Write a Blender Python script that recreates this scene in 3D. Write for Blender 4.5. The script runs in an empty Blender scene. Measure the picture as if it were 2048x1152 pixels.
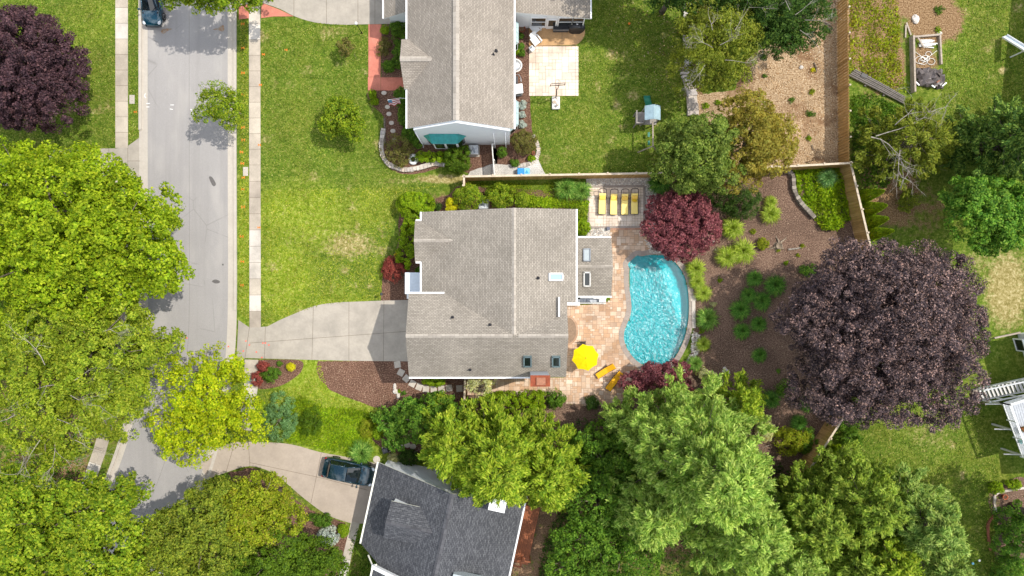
import bpy, math, random
import numpy as np
from mathutils import Vector, Matrix
R = math.radians
scene = bpy.context.scene
COL = scene.collection
H, F = 62.0, 1364.0          # camera height above the ground (m), focal length in photo pixels
rng = np.random.default_rng(7)
random.seed(7)

def W(px, py, z=0.0):        # photo pixel + known height -> metres
    s = (H - z) / F
    return Vector(((px - 1024) * s, (576 - py) * s, z))
def WL(pts, z=0.0): return [W(x, y, z) for x, y in pts]
def S(r, z=0.0): return r * (H - z) / F

# ---------------------------------------------------------------- mesh builder
class MB:
    def __init__(s): s.v, s.f, s.uv, s.m = [], [], [], []
    def poly(s, pts, uv=None, m=0):
        i = len(s.v); s.v += [tuple(p) for p in pts]
        s.f.append(list(range(i, i + len(pts)))); s.uv.append(uv); s.m.append(m)
    def add(s, verts, faces, m=0):
        i = len(s.v); s.v += [tuple(p) for p in verts]
        for f in faces: s.f.append([i + k for k in f]); s.uv.append(None); s.m.append(m)
    def obox(s, c, a, b, d, m=0):     # centre and three half vectors
        c, a, b, d = Vector(c), Vector(a), Vector(b), Vector(d)
        P = [c + a * i + b * j + d * k for k in (-1, 1) for j in (-1, 1) for i in (-1, 1)]
        s.add(P, [(0, 2, 3, 1), (4, 5, 7, 6), (0, 1, 5, 4), (2, 6, 7, 3), (0, 4, 6, 2), (1, 3, 7, 5)], m)
    def box(s, c, size, rz=0, m=0):
        ca, sa = math.cos(rz), math.sin(rz)
        s.obox(c, Vector((ca, sa, 0)) * size[0] / 2, Vector((-sa, ca, 0)) * size[1] / 2, Vector((0, 0, size[2] / 2)), m)
    def box2(s, x0, y0, z0, x1, y1, z1, m=0):
        s.box(((x0 + x1) / 2, (y0 + y1) / 2, (z0 + z1) / 2), (x1 - x0, y1 - y0, z1 - z0), 0, m)
    def bar(s, p, q, w, h, m=0, up=(0, 0, 1)):
        p, q = Vector(p), Vector(q); d = q - p
        if d.length < 1e-6: return
        u = Vector(up); x = d.normalized().cross(u)
        if x.length < 1e-3: x = Vector((1, 0, 0))
        x.normalize(); y = x.cross(d.normalized())
        s.obox((p + q) / 2, d / 2, x * w / 2, y * h / 2, m)
    def prism(s, pts, z0, z1, m=0, bottom=True):
        n = len(pts); P = [(p[0], p[1], z0) for p in pts] + [(p[0], p[1], z1) for p in pts]
        a = sum(pts[i][0] * pts[(i + 1) % n][1] - pts[(i + 1) % n][0] * pts[i][1] for i in range(n))
        fs = [[i, (i + 1) % n, n + (i + 1) % n, n + i] for i in range(n)] + [list(range(n, 2 * n))]
        if bottom: fs.append(list(range(n - 1, -1, -1)))
        if a < 0: fs = [f[::-1] for f in fs]
        s.add(P, fs, m)
    def tube(s, path, radii, n=6, m=0, closed=False):
        path = [Vector(p) for p in path]; k = len(path)
        if not hasattr(radii, '__len__'): radii = [radii] * k
        rings = []; ref = None
        for i in range(k):
            if closed: d = path[(i + 1) % k] - path[i - 1]
            else: d = path[min(i + 1, k - 1)] - path[max(i - 1, 0)]
            if d.length < 1e-9: d = Vector((0, 0, 1))
            d.normalize()
            if ref is None: ref = Vector((0, 0, 1)) if abs(d.z) < .9 else Vector((1, 0, 0))
            x = d.cross(ref)
            if x.length < 1e-4: x = d.cross(Vector((0.3, 1, 0.2)))
            x.normalize(); y = x.cross(d); ref = y.copy() if abs(y.dot(d)) < .5 else ref
            ref = d.cross(x) * -1
            rings.append([path[i] + (x * math.cos(2 * math.pi * j / n) + y * math.sin(2 * math.pi * j / n)) * radii[i] for j in range(n)])
        V = [p for r in rings for p in r]; Fs = []
        for i in range(k if closed else k - 1):
            a, b = i * n, ((i + 1) % k) * n
            for j in range(n): Fs.append((a + j, a + (j + 1) % n, b + (j + 1) % n, b + j))
        if not closed: Fs.append(list(range(n - 1, -1, -1))); Fs.append([(k - 1) * n + j for j in range(n)])
        s.add(V, Fs, m)
    def lathe(s, prof, c=(0, 0, 0), n=20, m=0, ax='z', sx=1, sy=1):
        V = []; c = Vector(c)
        for r, z in prof:
            for j in range(n):
                a = 2 * math.pi * j / n; p = Vector((r * math.cos(a) * sx, r * math.sin(a) * sy, z))
                if ax == 'y': p = Vector((p.x, p.z, p.y))
                V.append(c + p)
        Fs = []
        for i in range(len(prof) - 1):
            for j in range(n): Fs.append((i * n + j, i * n + (j + 1) % n, (i + 1) * n + (j + 1) % n, (i + 1) * n + j))
        Fs.append(list(range(n - 1, -1, -1))); Fs.append([(len(prof) - 1) * n + j for j in range(n)])
        if ax == 'y': Fs = [f[::-1] if isinstance(f, list) else tuple(reversed(f)) for f in Fs]
        s.add(V, Fs, m)
    def sphere(s, c, r, n=10, k=6, m=0):
        r = r if hasattr(r, '__len__') else (r, r, r)
        V = [(c[0], c[1], c[2] - r[2])]
        for i in range(1, k):
            t = math.pi * i / k
            for j in range(n):
                a = 2 * math.pi * j / n
                V.append((c[0] + r[0] * math.sin(t) * math.cos(a), c[1] + r[1] * math.sin(t) * math.sin(a), c[2] - r[2] * math.cos(t)))
        V.append((c[0], c[1], c[2] + r[2])); e = len(V) - 1; Fs = []
        for j in range(n):
            Fs.append((0, 1 + (j + 1) % n, 1 + j)); b = 1 + (k - 2) * n
            Fs.append((e, b + j, b + (j + 1) % n))
            for i in range(k - 2):
                a = 1 + i * n; Fs.append((a + j, a + (j + 1) % n, a + n + (j + 1) % n, a + n + j))
        s.add(V, Fs, m)
    def build(s, name, mat, parent=None, smooth=False, bevel=0, fixn=False):
        me = bpy.data.meshes.new(name)
        off = Vector((0, 0, 0)); p = parent
        while p is not None: off = off + p.location; p = p.parent
        me.from_pydata([(a[0] - off.x, a[1] - off.y, a[2] - off.z) for a in s.v], [], s.f)
        for mm in (mat if isinstance(mat, (list, tuple)) else [mat]): me.materials.append(mm)
        if any(s.m): me.polygons.foreach_set('material_index', s.m)
        if any(u is not None for u in s.uv):
            ul = me.uv_layers.new(name='UVMap'); d = []
            for f, u in zip(s.f, s.uv): d += [c for q in (u or [(0, 0)] * len(f)) for c in q]
            ul.data.foreach_set('uv', d)
        if smooth: me.polygons.foreach_set('use_smooth', [True] * len(me.polygons))
        if fixn:
            import bmesh
            bm = bmesh.new(); bm.from_mesh(me); bmesh.ops.recalc_face_normals(bm, faces=bm.faces); bm.to_mesh(me); bm.free()
        me.update()
        o = bpy.data.objects.new(name, me); COL.objects.link(o); o.parent = parent
        if bevel:
            b = o.modifiers.new('bevel', 'BEVEL'); b.width = bevel; b.segments = 2; b.limit_method = 'ANGLE'
        return o

def npmesh(name, V, nper, mat, parent=None, sub=None):
    """V: (N*nper,3) array of separate n-gons"""
    off = Vector((0, 0, 0)); p = parent
    while p is not None: off = off + p.location; p = p.parent
    V = np.asarray(V, dtype=np.float32) - np.array(off, dtype=np.float32)
    me = bpy.data.meshes.new(name); n = len(V) // nper
    me.vertices.add(len(V)); me.vertices.foreach_set('co', V.ravel())
    me.loops.add(len(V)); me.loops.foreach_set('vertex_index', np.arange(len(V), dtype=np.int32))
    me.polygons.add(n); me.polygons.foreach_set('loop_start', np.arange(0, len(V), nper, dtype=np.int32))
    me.polygons.foreach_set('loop_total', np.full(n, nper, dtype=np.int32))
    for mm in (mat if isinstance(mat, (list, tuple)) else [mat]): me.materials.append(mm)
    me.update(calc_edges=True)
    o = bpy.data.objects.new(name, me); COL.objects.link(o); o.parent = parent
    return o

def tag(o, label=None, cat=None, group=None, kind=None):
    if label: o['label'] = label
    if cat: o['category'] = cat
    if group: o['group'] = group
    if kind: o['kind'] = kind
    return o
def thing(name, label, cat, loc=(0, 0, 0), rz=0, group=None):
    o = bpy.data.objects.new(name, None); COL.objects.link(o); o.empty_display_size = .3
    o.location = loc; o.rotation_euler = (0, 0, rz)
    return tag(o, label, cat, group)
def struct(o): o['kind'] = 'structure'; return o
def kids(o): return [c for c in bpy.data.objects if c.parent == o]
def dup(root, loc, rz=0, label=None, group=None, scale=None):
    def cp(o, par):
        c = o.copy(); COL.objects.link(c); c.parent = par
        for ch in kids(o): cp(ch, c)
        return c
    r = cp(root, None); r.location = loc; r.rotation_euler = (0, 0, rz)
    if scale: r.scale = scale
    if label: r['label'] = label
    if group: r['group'] = group
    return r

# ---------------------------------------------------------------- 2-D helpers
def cr(pts, n=5, closed=True):       # Catmull-Rom
    out = []; k = len(pts)
    for i in range(k if closed else k - 1):
        g = (lambda j: pts[j % k]) if closed else (lambda j: pts[max(0, min(k - 1, j))])
        a, b, c, d = g(i - 1), g(i), g(i + 1), g(i + 2)
        for t in [q / n for q in range(n)]:
            out.append(tuple(.5 * (2 * b[e] + (c[e] - a[e]) * t + (2 * a[e] - 5 * b[e] + 4 * c[e] - d[e]) * t * t + (3 * b[e] - a[e] - 3 * c[e] + d[e]) * t ** 3) for e in (0, 1)))
    if not closed: out.append(tuple(pts[-1]))
    return out
def inside(P, poly):
    P = np.asarray(P); x, y = P[:, 0], P[:, 1]; r = np.zeros(len(P), bool)
    q = np.array([(p[0], p[1]) for p in poly]); j = len(q) - 1
    for i in range(len(q)):
        xi, yi, xj, yj = q[i, 0], q[i, 1], q[j, 0], q[j, 1]
        c = ((yi > y) != (yj > y)) & (x < (xj - xi) * (y - yi) / (yj - yi + 1e-12) + xi)
        r ^= c; j = i
    return r
def jag(pts, step=.35, amp=.05):     # metres; ragged organic edge
    out = []; n = len(pts)
    for i in range(n):
        a, b = Vector(pts[i][:2]), Vector(pts[(i + 1) % n][:2]); L = (b - a).length; k = max(1, int(L / step))
        nv = Vector((-(b - a).y, (b - a).x)) / max(L, 1e-6)
        for j in range(k):
            p = a + (b - a) * j / k
            if j: p = p + nv * random.uniform(-amp, amp)
            out.append((p.x, p.y))
    return out
def offset(pts, d):                  # closed polygon of (x,y), outward for ccw
    n = len(pts); out = []
    A = sum(pts[i][0] * pts[(i + 1) % n][1] - pts[(i + 1) % n][0] * pts[i][1] for i in range(n))
    sg = 1 if A > 0 else -1
    for i in range(n):
        a, b = Vector(pts[i - 1][:2]), Vector(pts[(i + 1) % n][:2]); t = (b - a).normalized()
        out.append((pts[i][0] + t.y * d * sg, pts[i][1] - t.x * d * sg))
    return out
def tri_sheet(mb, pts, z, m=0):      # flat polygon (tessellated so concave outlines are safe)
    from mathutils.geometry import tessellate_polygon
    V = [Vector((p[0], p[1], z)) for p in pts]
    for t in tessellate_polygon([V]):
        a, b, c = (V[i] for i in t)
        if (b - a).cross(c - a).z < 0: b, c = c, b
        mb.poly([a, b, c], m=m)
def sheet(name, px, z, mat, ragged=0, smooth=0):
    if smooth: px = cr(px, smooth)
    pts = [(p.x, p.y) for p in WL(px)]
    if ragged: pts = jag(pts, .3, ragged)
    mb = MB(); tri_sheet(mb, pts, z); return struct(mb.build(name, mat))
def strip_poly(center, w0, w1):      # px centreline, offsets in px -> polygon left/right
    L, Rr = [], []
    for i, p in enumerate(center):
        a, b = center[max(0, i - 1)], center[min(len(center) - 1, i + 1)]
        d = Vector((b[0] - a[0], b[1] - a[1])).normalized(); nx, ny = -d.y, d.x
        L.append((p[0] + nx * w0, p[1] + ny * w0)); Rr.append((p[0] + nx * w1, p[1] + ny * w1))
    return L, Rr

# ---------------------------------------------------------------- materials
class NT:
    def __init__(s, name):
        s.m = bpy.data.materials.new(name); s.m.use_nodes = True; s.t = s.m.node_tree; s.t.nodes.clear()
        s.out = s.n('ShaderNodeOutputMaterial')
    def n(s, t, **k):
        o = s.t.nodes.new(t)
        for a, b in k.items():
            if a in o.inputs: s.set(o.inputs[a], b)
            else: setattr(o, a, b)
        return o
    def set(s, i, v):
        if hasattr(v, 'is_linked') or isinstance(v, bpy.types.NodeSocket): s.t.links.new(v, i)
        elif hasattr(v, '__len__') and len(v) == 3 and i.type == 'RGBA': i.default_value = (*v, 1)
        else: i.default_value = v
    def coord(s, w='Object', sc=None, rot=None):
        o = s.n('ShaderNodeTexCoord').outputs[w]
        if sc is not None or rot is not None:
            mp = s.n('ShaderNodeMapping'); s.set(mp.inputs[0], o)
            if sc is not None: mp.inputs['Scale'].default_value = sc
            if rot is not None: mp.inputs['Rotation'].default_value = rot
            o = mp.outputs[0]
        return o
    def noise(s, scale, detail=3, rough=.6, vec=None, dist=0):
        o = s.n('ShaderNodeTexNoise'); o.inputs['Scale'].default_value = scale; o.inputs['Detail'].default_value = detail
        o.inputs['Roughness'].default_value = rough; o.inputs['Distortion'].default_value = dist
        s.set(o.inputs['Vector'], vec if vec is not None else s.coord()); return o.outputs['Fac']
    def ramp(s, fac, stops, interp='LINEAR'):
        o = s.n('ShaderNodeValToRGB'); s.set(o.inputs[0], fac); e = o.color_ramp.elements; o.color_ramp.interpolation = interp
        while len(e) < len(stops): e.new(.5)
        for q, (p, c) in zip(e, stops):
            q.position = p; q.color = (*c, 1) if hasattr(c, '__len__') else (c, c, c, 1)
        return o.outputs[0]
    def mix(s, f, a, b, mode='MIX'):
        o = s.n('ShaderNodeMix', data_type='RGBA', blend_type=mode)
        s.set(o.inputs[0], f); s.set(o.inputs[6], a); s.set(o.inputs[7], b); return o.outputs[2]
    def math(s, op, a, b=0., clamp=False):
        o = s.n('ShaderNodeMath', operation=op, use_clamp=clamp); s.set(o.inputs[0], a); s.set(o.inputs[1], b); return o.outputs[0]
    def rand(s): return s.n('ShaderNodeNewGeometry').outputs['Random Per Island']
    def bump(s, h, st=.3, d=.02):
        o = s.n('ShaderNodeBump'); s.set(o.inputs['Height'], h); o.inputs['Strength'].default_value = st; o.inputs['Distance'].default_value = d
        return o.outputs[0]
    def bsdf(s, col, rough=.8, metal=0, spec=.3, normal=None, **k):
        o = s.n('ShaderNodeBsdfPrincipled'); s.set(o.inputs['Base Color'], col); s.set(o.inputs['Roughness'], rough)
        o.inputs['Metallic'].default_value = metal; o.inputs['Specular IOR Level'].default_value = spec
        if normal is not None: s.set(o.inputs['Normal'], normal)
        for a, b in k.items(): o.inputs[a].default_value = b
        return o.outputs[0]
    def done(s, sh): s.t.links.new(sh, s.out.inputs[0]); return s.m
    def vol(s, v): s.t.links.new(v, s.out.inputs[1])

def mix3(a, k): return tuple(x * k for x in a)
def plain(name, col, rough=.6, metal=0, spec=.3, var=.15, scale=6, **k):
    t = NT(name); n = t.noise(scale, 4)
    c = t.ramp(n, [(.3, mix3(col, 1 - var)), (.7, mix3(col, 1 + var))])
    return t.done(t.bsdf(c, rough, metal, spec, **k))
def speckle(name, cols, scale=20, rough=.9, big=.6, bumpst=.4, patch=None, spec=.15):
    """fine mottling through cols, with slow large-scale variation"""
    t = NT(name); n = t.noise(scale, 5, .75); k = len(cols)
    c = t.ramp(n, [(.37 + .26 * i / (k - 1), cc) for i, cc in enumerate(cols)])
    b = t.ramp(t.noise(big, 4), [(.3, .78), (.7, 1.2)]); c = t.mix(1., c, b, 'MULTIPLY')
    if patch: c = t.mix(t.ramp(t.noise(patch[1], 5, .65), [(patch[2], 0.), (patch[2] + .12, 1.)]), c, patch[0])
    return t.done(t.bsdf(c, rough, 0, spec, t.bump(n, bumpst, .03)))
GAIN = 1.8
def leafmat(name, cols, trans=.48, rough=.55, clump=.5, spec=.15, vary=.3, gain=GAIN):
    t = NT(name); k = len(cols); cols = [tuple(min(.75, x * gain) for x in q) for q in cols]
    c = t.ramp(t.rand(), [(i / (k - 1), cc) for i, cc in enumerate(cols)])
    b = t.ramp(t.noise(clump, 3), [(.3, 1 - vary), (.7, 1 + vary)])
    c = t.mix(1., c, b, 'MULTIPLY')
    c = t.mix(t.ramp(t.noise(1.7, 3, .6), [(.44, 0.), (.62, .55)]), c, t.mix(1., c, (1.16, 1.0, .85), 'MULTIPLY'))      # drier, yellower sprays
    d = t.bsdf(c, rough, 0, spec)
    if not trans: return t.done(d)
    tr = t.n('ShaderNodeBsdfTranslucent'); t.set(tr.inputs[0], t.mix(1., c, (1.15, 1.1, .6), 'MULTIPLY'))
    mx = t.n('ShaderNodeMixShader'); mx.inputs[0].default_value = trans
    t.t.links.new(d, mx.inputs[1]); t.t.links.new(tr.outputs[0], mx.inputs[2]); return t.done(mx.outputs[0])
def islandmat(name, cols, rough=.8, spec=.2, scale=25, var=.15, bumpst=.2, big=None):
    t = NT(name); k = len(cols)
    c = t.ramp(t.rand(), [(i / (k - 1), cc) for i, cc in enumerate(cols)])
    n = t.noise(scale, 4, .7); c = t.mix(1., c, t.ramp(n, [(.3, 1 - var), (.7, 1 + var)]), 'MULTIPLY')
    if big: c = t.mix(1., c, t.ramp(t.noise(big, 5, .6), [(.32, .72), (.62, 1.08)]), 'MULTIPLY')
    return t.done(t.bsdf(c, rough, 0, spec, t.bump(n, bumpst, .01)))
def shingle(name, c1, c2, mortar, w=.3, h=.14, rnd=None):
    t = NT(name); uv = t.coord('UV')
    b = t.n('ShaderNodeTexBrick'); t.set(b.inputs['Vector'], uv); b.offset = .5
    b.inputs['Color1'].default_value = (*c1, 1); b.inputs['Color2'].default_value = (*c2, 1); b.inputs['Mortar'].default_value = (*mortar, 1)
    b.inputs['Scale'].default_value = 1; b.inputs['Brick Width'].default_value = w; b.inputs['Row Height'].default_value = h
    b.inputs['Mortar Size'].default_value = .022; b.inputs['Mortar Smooth'].default_value = .3; b.inputs['Bias'].default_value = -.1
    c = t.mix(1., b.outputs[0], t.ramp(t.noise(.35, 5, .6), [(.3, .84), (.7, 1.13)]), 'MULTIPLY')
    c = t.mix(1., c, t.ramp(t.noise(14, 3, .7), [(.3, .88), (.7, 1.12)]), 'MULTIPLY')
    c = t.mix(t.ramp(t.noise(.9, 4, .6, t.coord('UV', (1, .12, 1))), [(.5, 0.), (.75, .16)]), c, mix3(c1, .55))      # run-off streaks
    if rnd: c = t.mix(t.ramp(t.noise(3.2, 2, .5, t.coord('UV', (1, 2.1, 1))), [(.56, 0.), (.64, rnd[1])]), c, rnd[0])
    return t.done(t.bsdf(c, .9, 0, .15, t.bump(t.math('SUBTRACT', 1., b.outputs['Fac']), .5, .02)))
M = {}
# ================================================================ materials
def grass_mat():
    t = NT('lawn_grass'); a = t.n('ShaderNodeAttribute', attribute_name='mask'); sp = t.n('ShaderNodeSeparateColor'); t.set(sp.inputs[0], a.outputs['Color'])
    dry, lush, soil = sp.outputs[0], sp.outputs[1], sp.outputs[2]
    fine = t.noise(5, 5, .8); mid = t.noise(1.9, 6, .8); big = t.noise(.22, 4, .6)
    n = t.math('ADD', t.math('MULTIPLY', fine, .5), t.math('MULTIPLY', mid, .5))
    c = t.ramp(n, [(.39, (.036, .062, .008)), (.47, (.074, .128, .012)), (.53, (.122, .172, .020)), (.61, (.25, .26, .07))])
    c = t.mix(t.ramp(big, [(.45, 0.), (.65, .45)]), c, t.ramp(n, [(.40, (.055, .078, .007)), (.50, (.14, .15, .018)), (.60, (.27, .25, .06))]))
    lu = t.ramp(n, [(.39, (.07, .13, .004)), (.5, (.185, .25, .018)), (.61, (.36, .385, .085))])
    c = t.mix(t.ramp(t.math('ADD', lush, t.math('MULTIPLY', t.math('SUBTRACT', mid, .5), .8)), [(.2, 0.), (.8, 1.)]), c, lu)
    d = t.ramp(n, [(.39, (.12, .10, .022)), (.5, (.28, .23, .085)), (.61, (.52, .44, .24))])
    f = t.math('ADD', dry, t.math('MULTIPLY', t.math('SUBTRACT', t.noise(2.6, 6, .75), .5), 1.5))
    c = t.mix(t.ramp(f, [(.38, 0.), (.7, 1.)]), c, d)
    # scattered clippings and bare dots
    c = t.mix(t.ramp(t.noise(2.7, 6, .85), [(.635, 0.), (.70, .85)]), c, (.47, .42, .25))
    so = t.ramp(t.noise(9, 5, .75), [(.38, (.09, .05, .025)), (.5, (.21, .125, .06)), (.62, (.40, .28, .16))])
    f = t.math('ADD', soil, t.math('MULTIPLY', t.math('SUBTRACT', t.noise(1.3, 6, .75), .5), 1.2))
    c = t.mix(t.ramp(f, [(.4, 0.), (.62, 1.)]), c, so)
    return t.done(t.bsdf(c, .95, 0, .08, t.bump(fine, .8, .06)))
def concrete(name, a, b, crack=.35, sc=5):
    t = NT(name); n = t.noise(sc, 6, .7); w = t.noise(.7, 5, .65)
    c = t.ramp(n, [(.3, mix3(a, .86)), (.7, a)]); c = t.mix(t.ramp(w, [(.4, 0.), (.72, crack)]), c, b)
    c = t.mix(t.ramp(t.noise(40, 2), [(.3, .12), (.5, 0.)]), c, mix3(b, .6))
    return t.done(t.bsdf(c, .85, 0, .2, t.bump(t.noise(60, 2), .25, .005)))
M['grass'] = grass_mat()
M['concrete'] = concrete('driveway_concrete', (.41, .365, .305), (.25, .225, .19), .75)
M['concrete2'] = concrete('old_driveway_concrete', (.44, .365, .295), (.29, .24, .195), .6)
M['kerb'] = concrete('kerb_concrete', (.50, .45, .385), (.33, .285, .235))
M['slab'] = islandmat('sidewalk_concrete', [(.37, .315, .255), (.44, .38, .305), (.49, .43, .35), (.56, .51, .45)], .85, .2, 12, .1, .15, .5)
M['joint'] = plain('joint_dirt', (.13, .10, .07), .95)
M['grout'] = plain('paver_sand', (.25, .17, .115), .95, var=.2)
M['paver'] = islandmat('tan_pavers', [(.44, .275, .17), (.56, .38, .255), (.49, .30, .175), (.63, .46, .335), (.52, .36, .245), (.67, .53, .41), (.42, .29, .20)], .8, .25, 14, .14, .2, .45)
M['paver_pale'] = islandmat('pale_pavers', [(.66, .54, .43), (.75, .63, .51), (.70, .58, .47), (.72, .63, .54), (.64, .50, .38)], .8, .25, 14, .08, .15, .6)
M['tan_slab'] = islandmat('tan_stamped_concrete', [(.46, .27, .12), (.52, .32, .16)], .8, .25, 9, .12, .1, .8)
M['brick_walk'] = islandmat('red_stamped_concrete', [(.50, .165, .11), (.56, .20, .14), (.53, .18, .13)], .85, .2, 10, .1, .1, .7)
def asphalt():
    t = NT('asphalt'); fine = t.noise(30, 4, .8); w = t.noise(.35, 5, .6)
    c = t.ramp(fine, [(.3, (.24, .225, .215)), (.7, (.38, .36, .345))]); c = t.mix(t.ramp(w, [(.45, 0.), (.75, .3)]), c, (.25, .235, .225))
    sp = t.noise(.55, 3, .5, t.coord('Object', (1, .35, 1))); c = t.mix(t.ramp(sp, [(.52, 0.), (.70, .35)]), c, (.43, .40, .365))
    tk = t.noise(.9, 4, .6, t.coord('Object', (1.3, .05, 1))); c = t.mix(t.ramp(tk, [(.52, 0.), (.66, .30)]), c, (.24, .225, .215))
    vo = t.n('ShaderNodeTexVoronoi', feature='DISTANCE_TO_EDGE'); vo.inputs['Scale'].default_value = .16; t.set(vo.inputs['Vector'], t.coord())
    ck = t.ramp(vo.outputs['Distance'], [(.0, .45), (.006, 0.)]); c = t.mix(t.math('MULTIPLY', ck, t.ramp(t.noise(.25, 2), [(.5, 0.), (.56, 1.)])), c, (.16, .15, .14))
    return t.done(t.bsdf(c, .9, 0, .2, t.bump(fine, .3, .01)))
M['asphalt'] = asphalt()
M['mulch'] = speckle('brown_mulch', [(.045, .02, .013), (.11, .056, .037), (.165, .093, .063), (.30, .19, .135)], 11, .95, .5, .7)
M['mulch_dark'] = speckle('old_mulch', [(.050, .029, .020), (.118, .071, .050), (.178, .112, .08), (.32, .23, .16)], 10, .95, .45, .7)
M['litter'] = speckle('dry_leaf_litter', [(.13, .08, .04), (.28, .185, .10), (.40, .28, .165), (.55, .43, .30)], 9, .95, .45, .7, ((.20, .115, .06), .35, .52))
M['gravel'] = speckle('pale_gravel', [(.25, .23, .20), (.50, .47, .43), (.66, .63, .58)], 16, .9, .5, .6)
M['soil'] = speckle('bare_soil', [(.08, .045, .025), (.17, .105, .06), (.26, .17, .10)], 9, .95, .4, .5, ((.10, .12, .02), 1.5, .55))
M['stone'] = islandmat('garden_stone', [(.30, .26, .22), (.48, .42, .36), (.60, .55, .48), (.40, .36, .33), (.56, .46, .36)], .85, .2, 9, .2, .3)
M['darkstone'] = islandmat('dark_fieldstone', [(.14, .12, .10), (.24, .21, .17), (.33, .29, .24)], .9, .15, 9, .2, .3)  # darker stone mix for the retaining wall
M['pebble'] = islandmat('river_pebble', [(.30, .26, .22), (.62, .58, .52), (.72, .68, .62), (.42, .33, .24), (.55, .50, .45), (.22, .21, .20)], .7, .3, 15, .12, .1)
M['coping'] = islandmat('pool_coping', [(.26, .21, .18), (.33, .28, .24), (.30, .25, .215)], .8, .25, 12, .12, .15)
M['flag'] = islandmat('flagstone', [(.40, .36, .31), (.50, .44, .37), (.46, .42, .38)], .85, .2, 7, .14, .2)
M['shingle'] = shingle('tan_shingles', (.268, .237, .196), (.362, .322, .27), (.172, .15, .122), .27, .135)
M['shingle_n'] = shingle('tan_shingles_weathered', (.285, .248, .205), (.385, .337, .283), (.19, .162, .132), .27, .135)
M['shingle_dk'] = shingle('charcoal_shingles', (.062, .064, .071), (.112, .114, .122), (.042, .043, .048), .34, .16, ((.17, .175, .18), .4))
M['cap'] = islandmat('ridge_shingle', [(.29, .255, .215), (.40, .355, .30), (.34, .30, .255)], .9, .15, 14, .15)
M['cap_dk'] = islandmat('ridge_shingle_dark', [(.06, .06, .066), (.10, .10, .108)], .9, .15, 14, .15)
def siding(name, col):
    t = NT(name); w = t.n('ShaderNodeTexWave', wave_type='BANDS', bands_direction='Z', wave_profile='SAW'); t.set(w.inputs[0], t.coord()); w.inputs['Scale'].default_value = 1.6
    c = t.mix(1., t.ramp(t.noise(1.2, 4), [(.3, mix3(col, .93)), (.7, col)]), t.ramp(w.outputs[1], [(0., .82), (.08, 1.)]), 'MULTIPLY')
    return t.done(t.bsdf(c, .6, 0, .3, t.bump(w.outputs[1], .3, .01)))
M['siding'] = siding('white_lap_siding', (.82, .83, .84)); M['siding_tan'] = siding('cream_lap_siding', (.60, .58, .54))
M['white'] = plain('white_paint', (.80, .80, .79), .45, var=.04)
M['offwhite'] = plain('weathered_white_wood', (.62, .60, .56), .7, var=.12)
M['cream'] = plain('cream_gutter', (.78, .76, .66), .5, var=.04)
M['deckgrey'] = plain('grey_deck_boards', (.42, .44, .47), .7, var=.15)
M['teal'] = plain('teal_metal_roof', (.045, .30, .29), .35, .3, .5, var=.2, scale=3)
M['teal_pale'] = plain('pale_green_metal', (.46, .58, .58), .4, .2, .5, var=.1)
M['black'] = plain('black_metal', (.012, .012, .013), .45, var=.2)
M['pipe'] = plain('dark_vent_pipe', (.03, .03, .035), .5)
M['cover'] = plain('black_vinyl_cover', (.017, .018, .021), .42, 0, .5, var=.25)
M['rust'] = plain('rusted_metal', (.24, .055, .022), .7, .1, .3, var=.3, scale=2.5); M['rust2'] = plain('rusted_flue', (.30, .13, .075), .8, var=.25, scale=4)
M['grey'] = plain('grey_metal', (.32, .34, .36), .4, .5, .4); M['dkgrey'] = plain('dark_grey_plastic', (.06, .062, .066), .6)
M['terracotta'] = plain('terracotta', (.36, .10, .045), .85, var=.2); M['orange'] = plain('orange_paint', (.75, .22, .03), .8); M['redpaint'] = plain('red_paint', (.75, .12, .08), .8)
M['paint_white'] = plain('white_paint_mark', (.75, .74, .72), .8)
M['stain'] = speckle('rust_stain', [(.33, .15, .05), (.28, .21, .15), (.31, .29, .27)], 5, .9); M['tar'] = plain('tar_patch', (.12, .11, .105), .8)
M['yellow'] = plain('yellow_canvas', (.90, .68, .008), .75, var=.05, scale=3); M['cushion'] = plain('yellow_cushion', (.92, .72, .22), .85, var=.05); M['pillow'] = plain('gold_pillow', (.86, .55, .10), .85, var=.07)
M['sling'] = plain('amber_cushion', (.85, .42, .012), .8, var=.08)
M['bronze'] = plain('bronze_frame', (.045, .035, .032), .4, .3, .5)
M['green_slide'] = plain('green_plastic', (.004, .16, .10), .35, 0, .5); M['bluegrey'] = plain('blue_grey_roof_boards', (.30, .42, .47), .6, var=.14, scale=3)
M['playwood'] = plain('weathered_play_wood', (.30, .27, .24), .8, var=.2); M['bluebox'] = plain('blue_plastic', (.012, .24, .58), .4, 0, .5, var=.1)
M['skyblue'] = plain('light_blue_plastic', (.20, .50, .72), .5)
M['tarp'] = plain('black_plastic_tarp', (.10, .082, .076), .42, 0, .5, var=.3, scale=3)
M['bark'] = speckle('bark', [(.06, .045, .032), (.15, .12, .09), (.26, .22, .18)], 7, .95, .7, .5)
M['deadwood'] = speckle('bare_grey_branches', [(.17, .15, .12), (.28, .25, .21), (.40, .36, .31)], 6, .95, .7, .3)
M['timber'] = plain('weathered_timber', (.36, .30, .24), .9, var=.25, scale=5); M['oldrail'] = plain('old_grey_rails', (.17, .15, .13), .9, var=.3, scale=6)
def fencemat(name, cols, ax):
    t = NT(name); k = len(cols); c = t.ramp(t.rand(), [(i / (k - 1), q) for i, q in enumerate(cols)])
    g = t.noise(9, 4, .6, t.coord('Object', (1, 1, .12))); c = t.mix(1., c, t.ramp(g, [(.3, .75), (.7, 1.2)]), 'MULTIPLY')
    return t.done(t.bsdf(c, .85, 0, .15))
M['fence'] = fencemat('cedar_fence_boards', [(.36, .21, .075), (.48, .29, .11), (.42, .25, .09), (.53, .34, .14)], 0)
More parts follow.
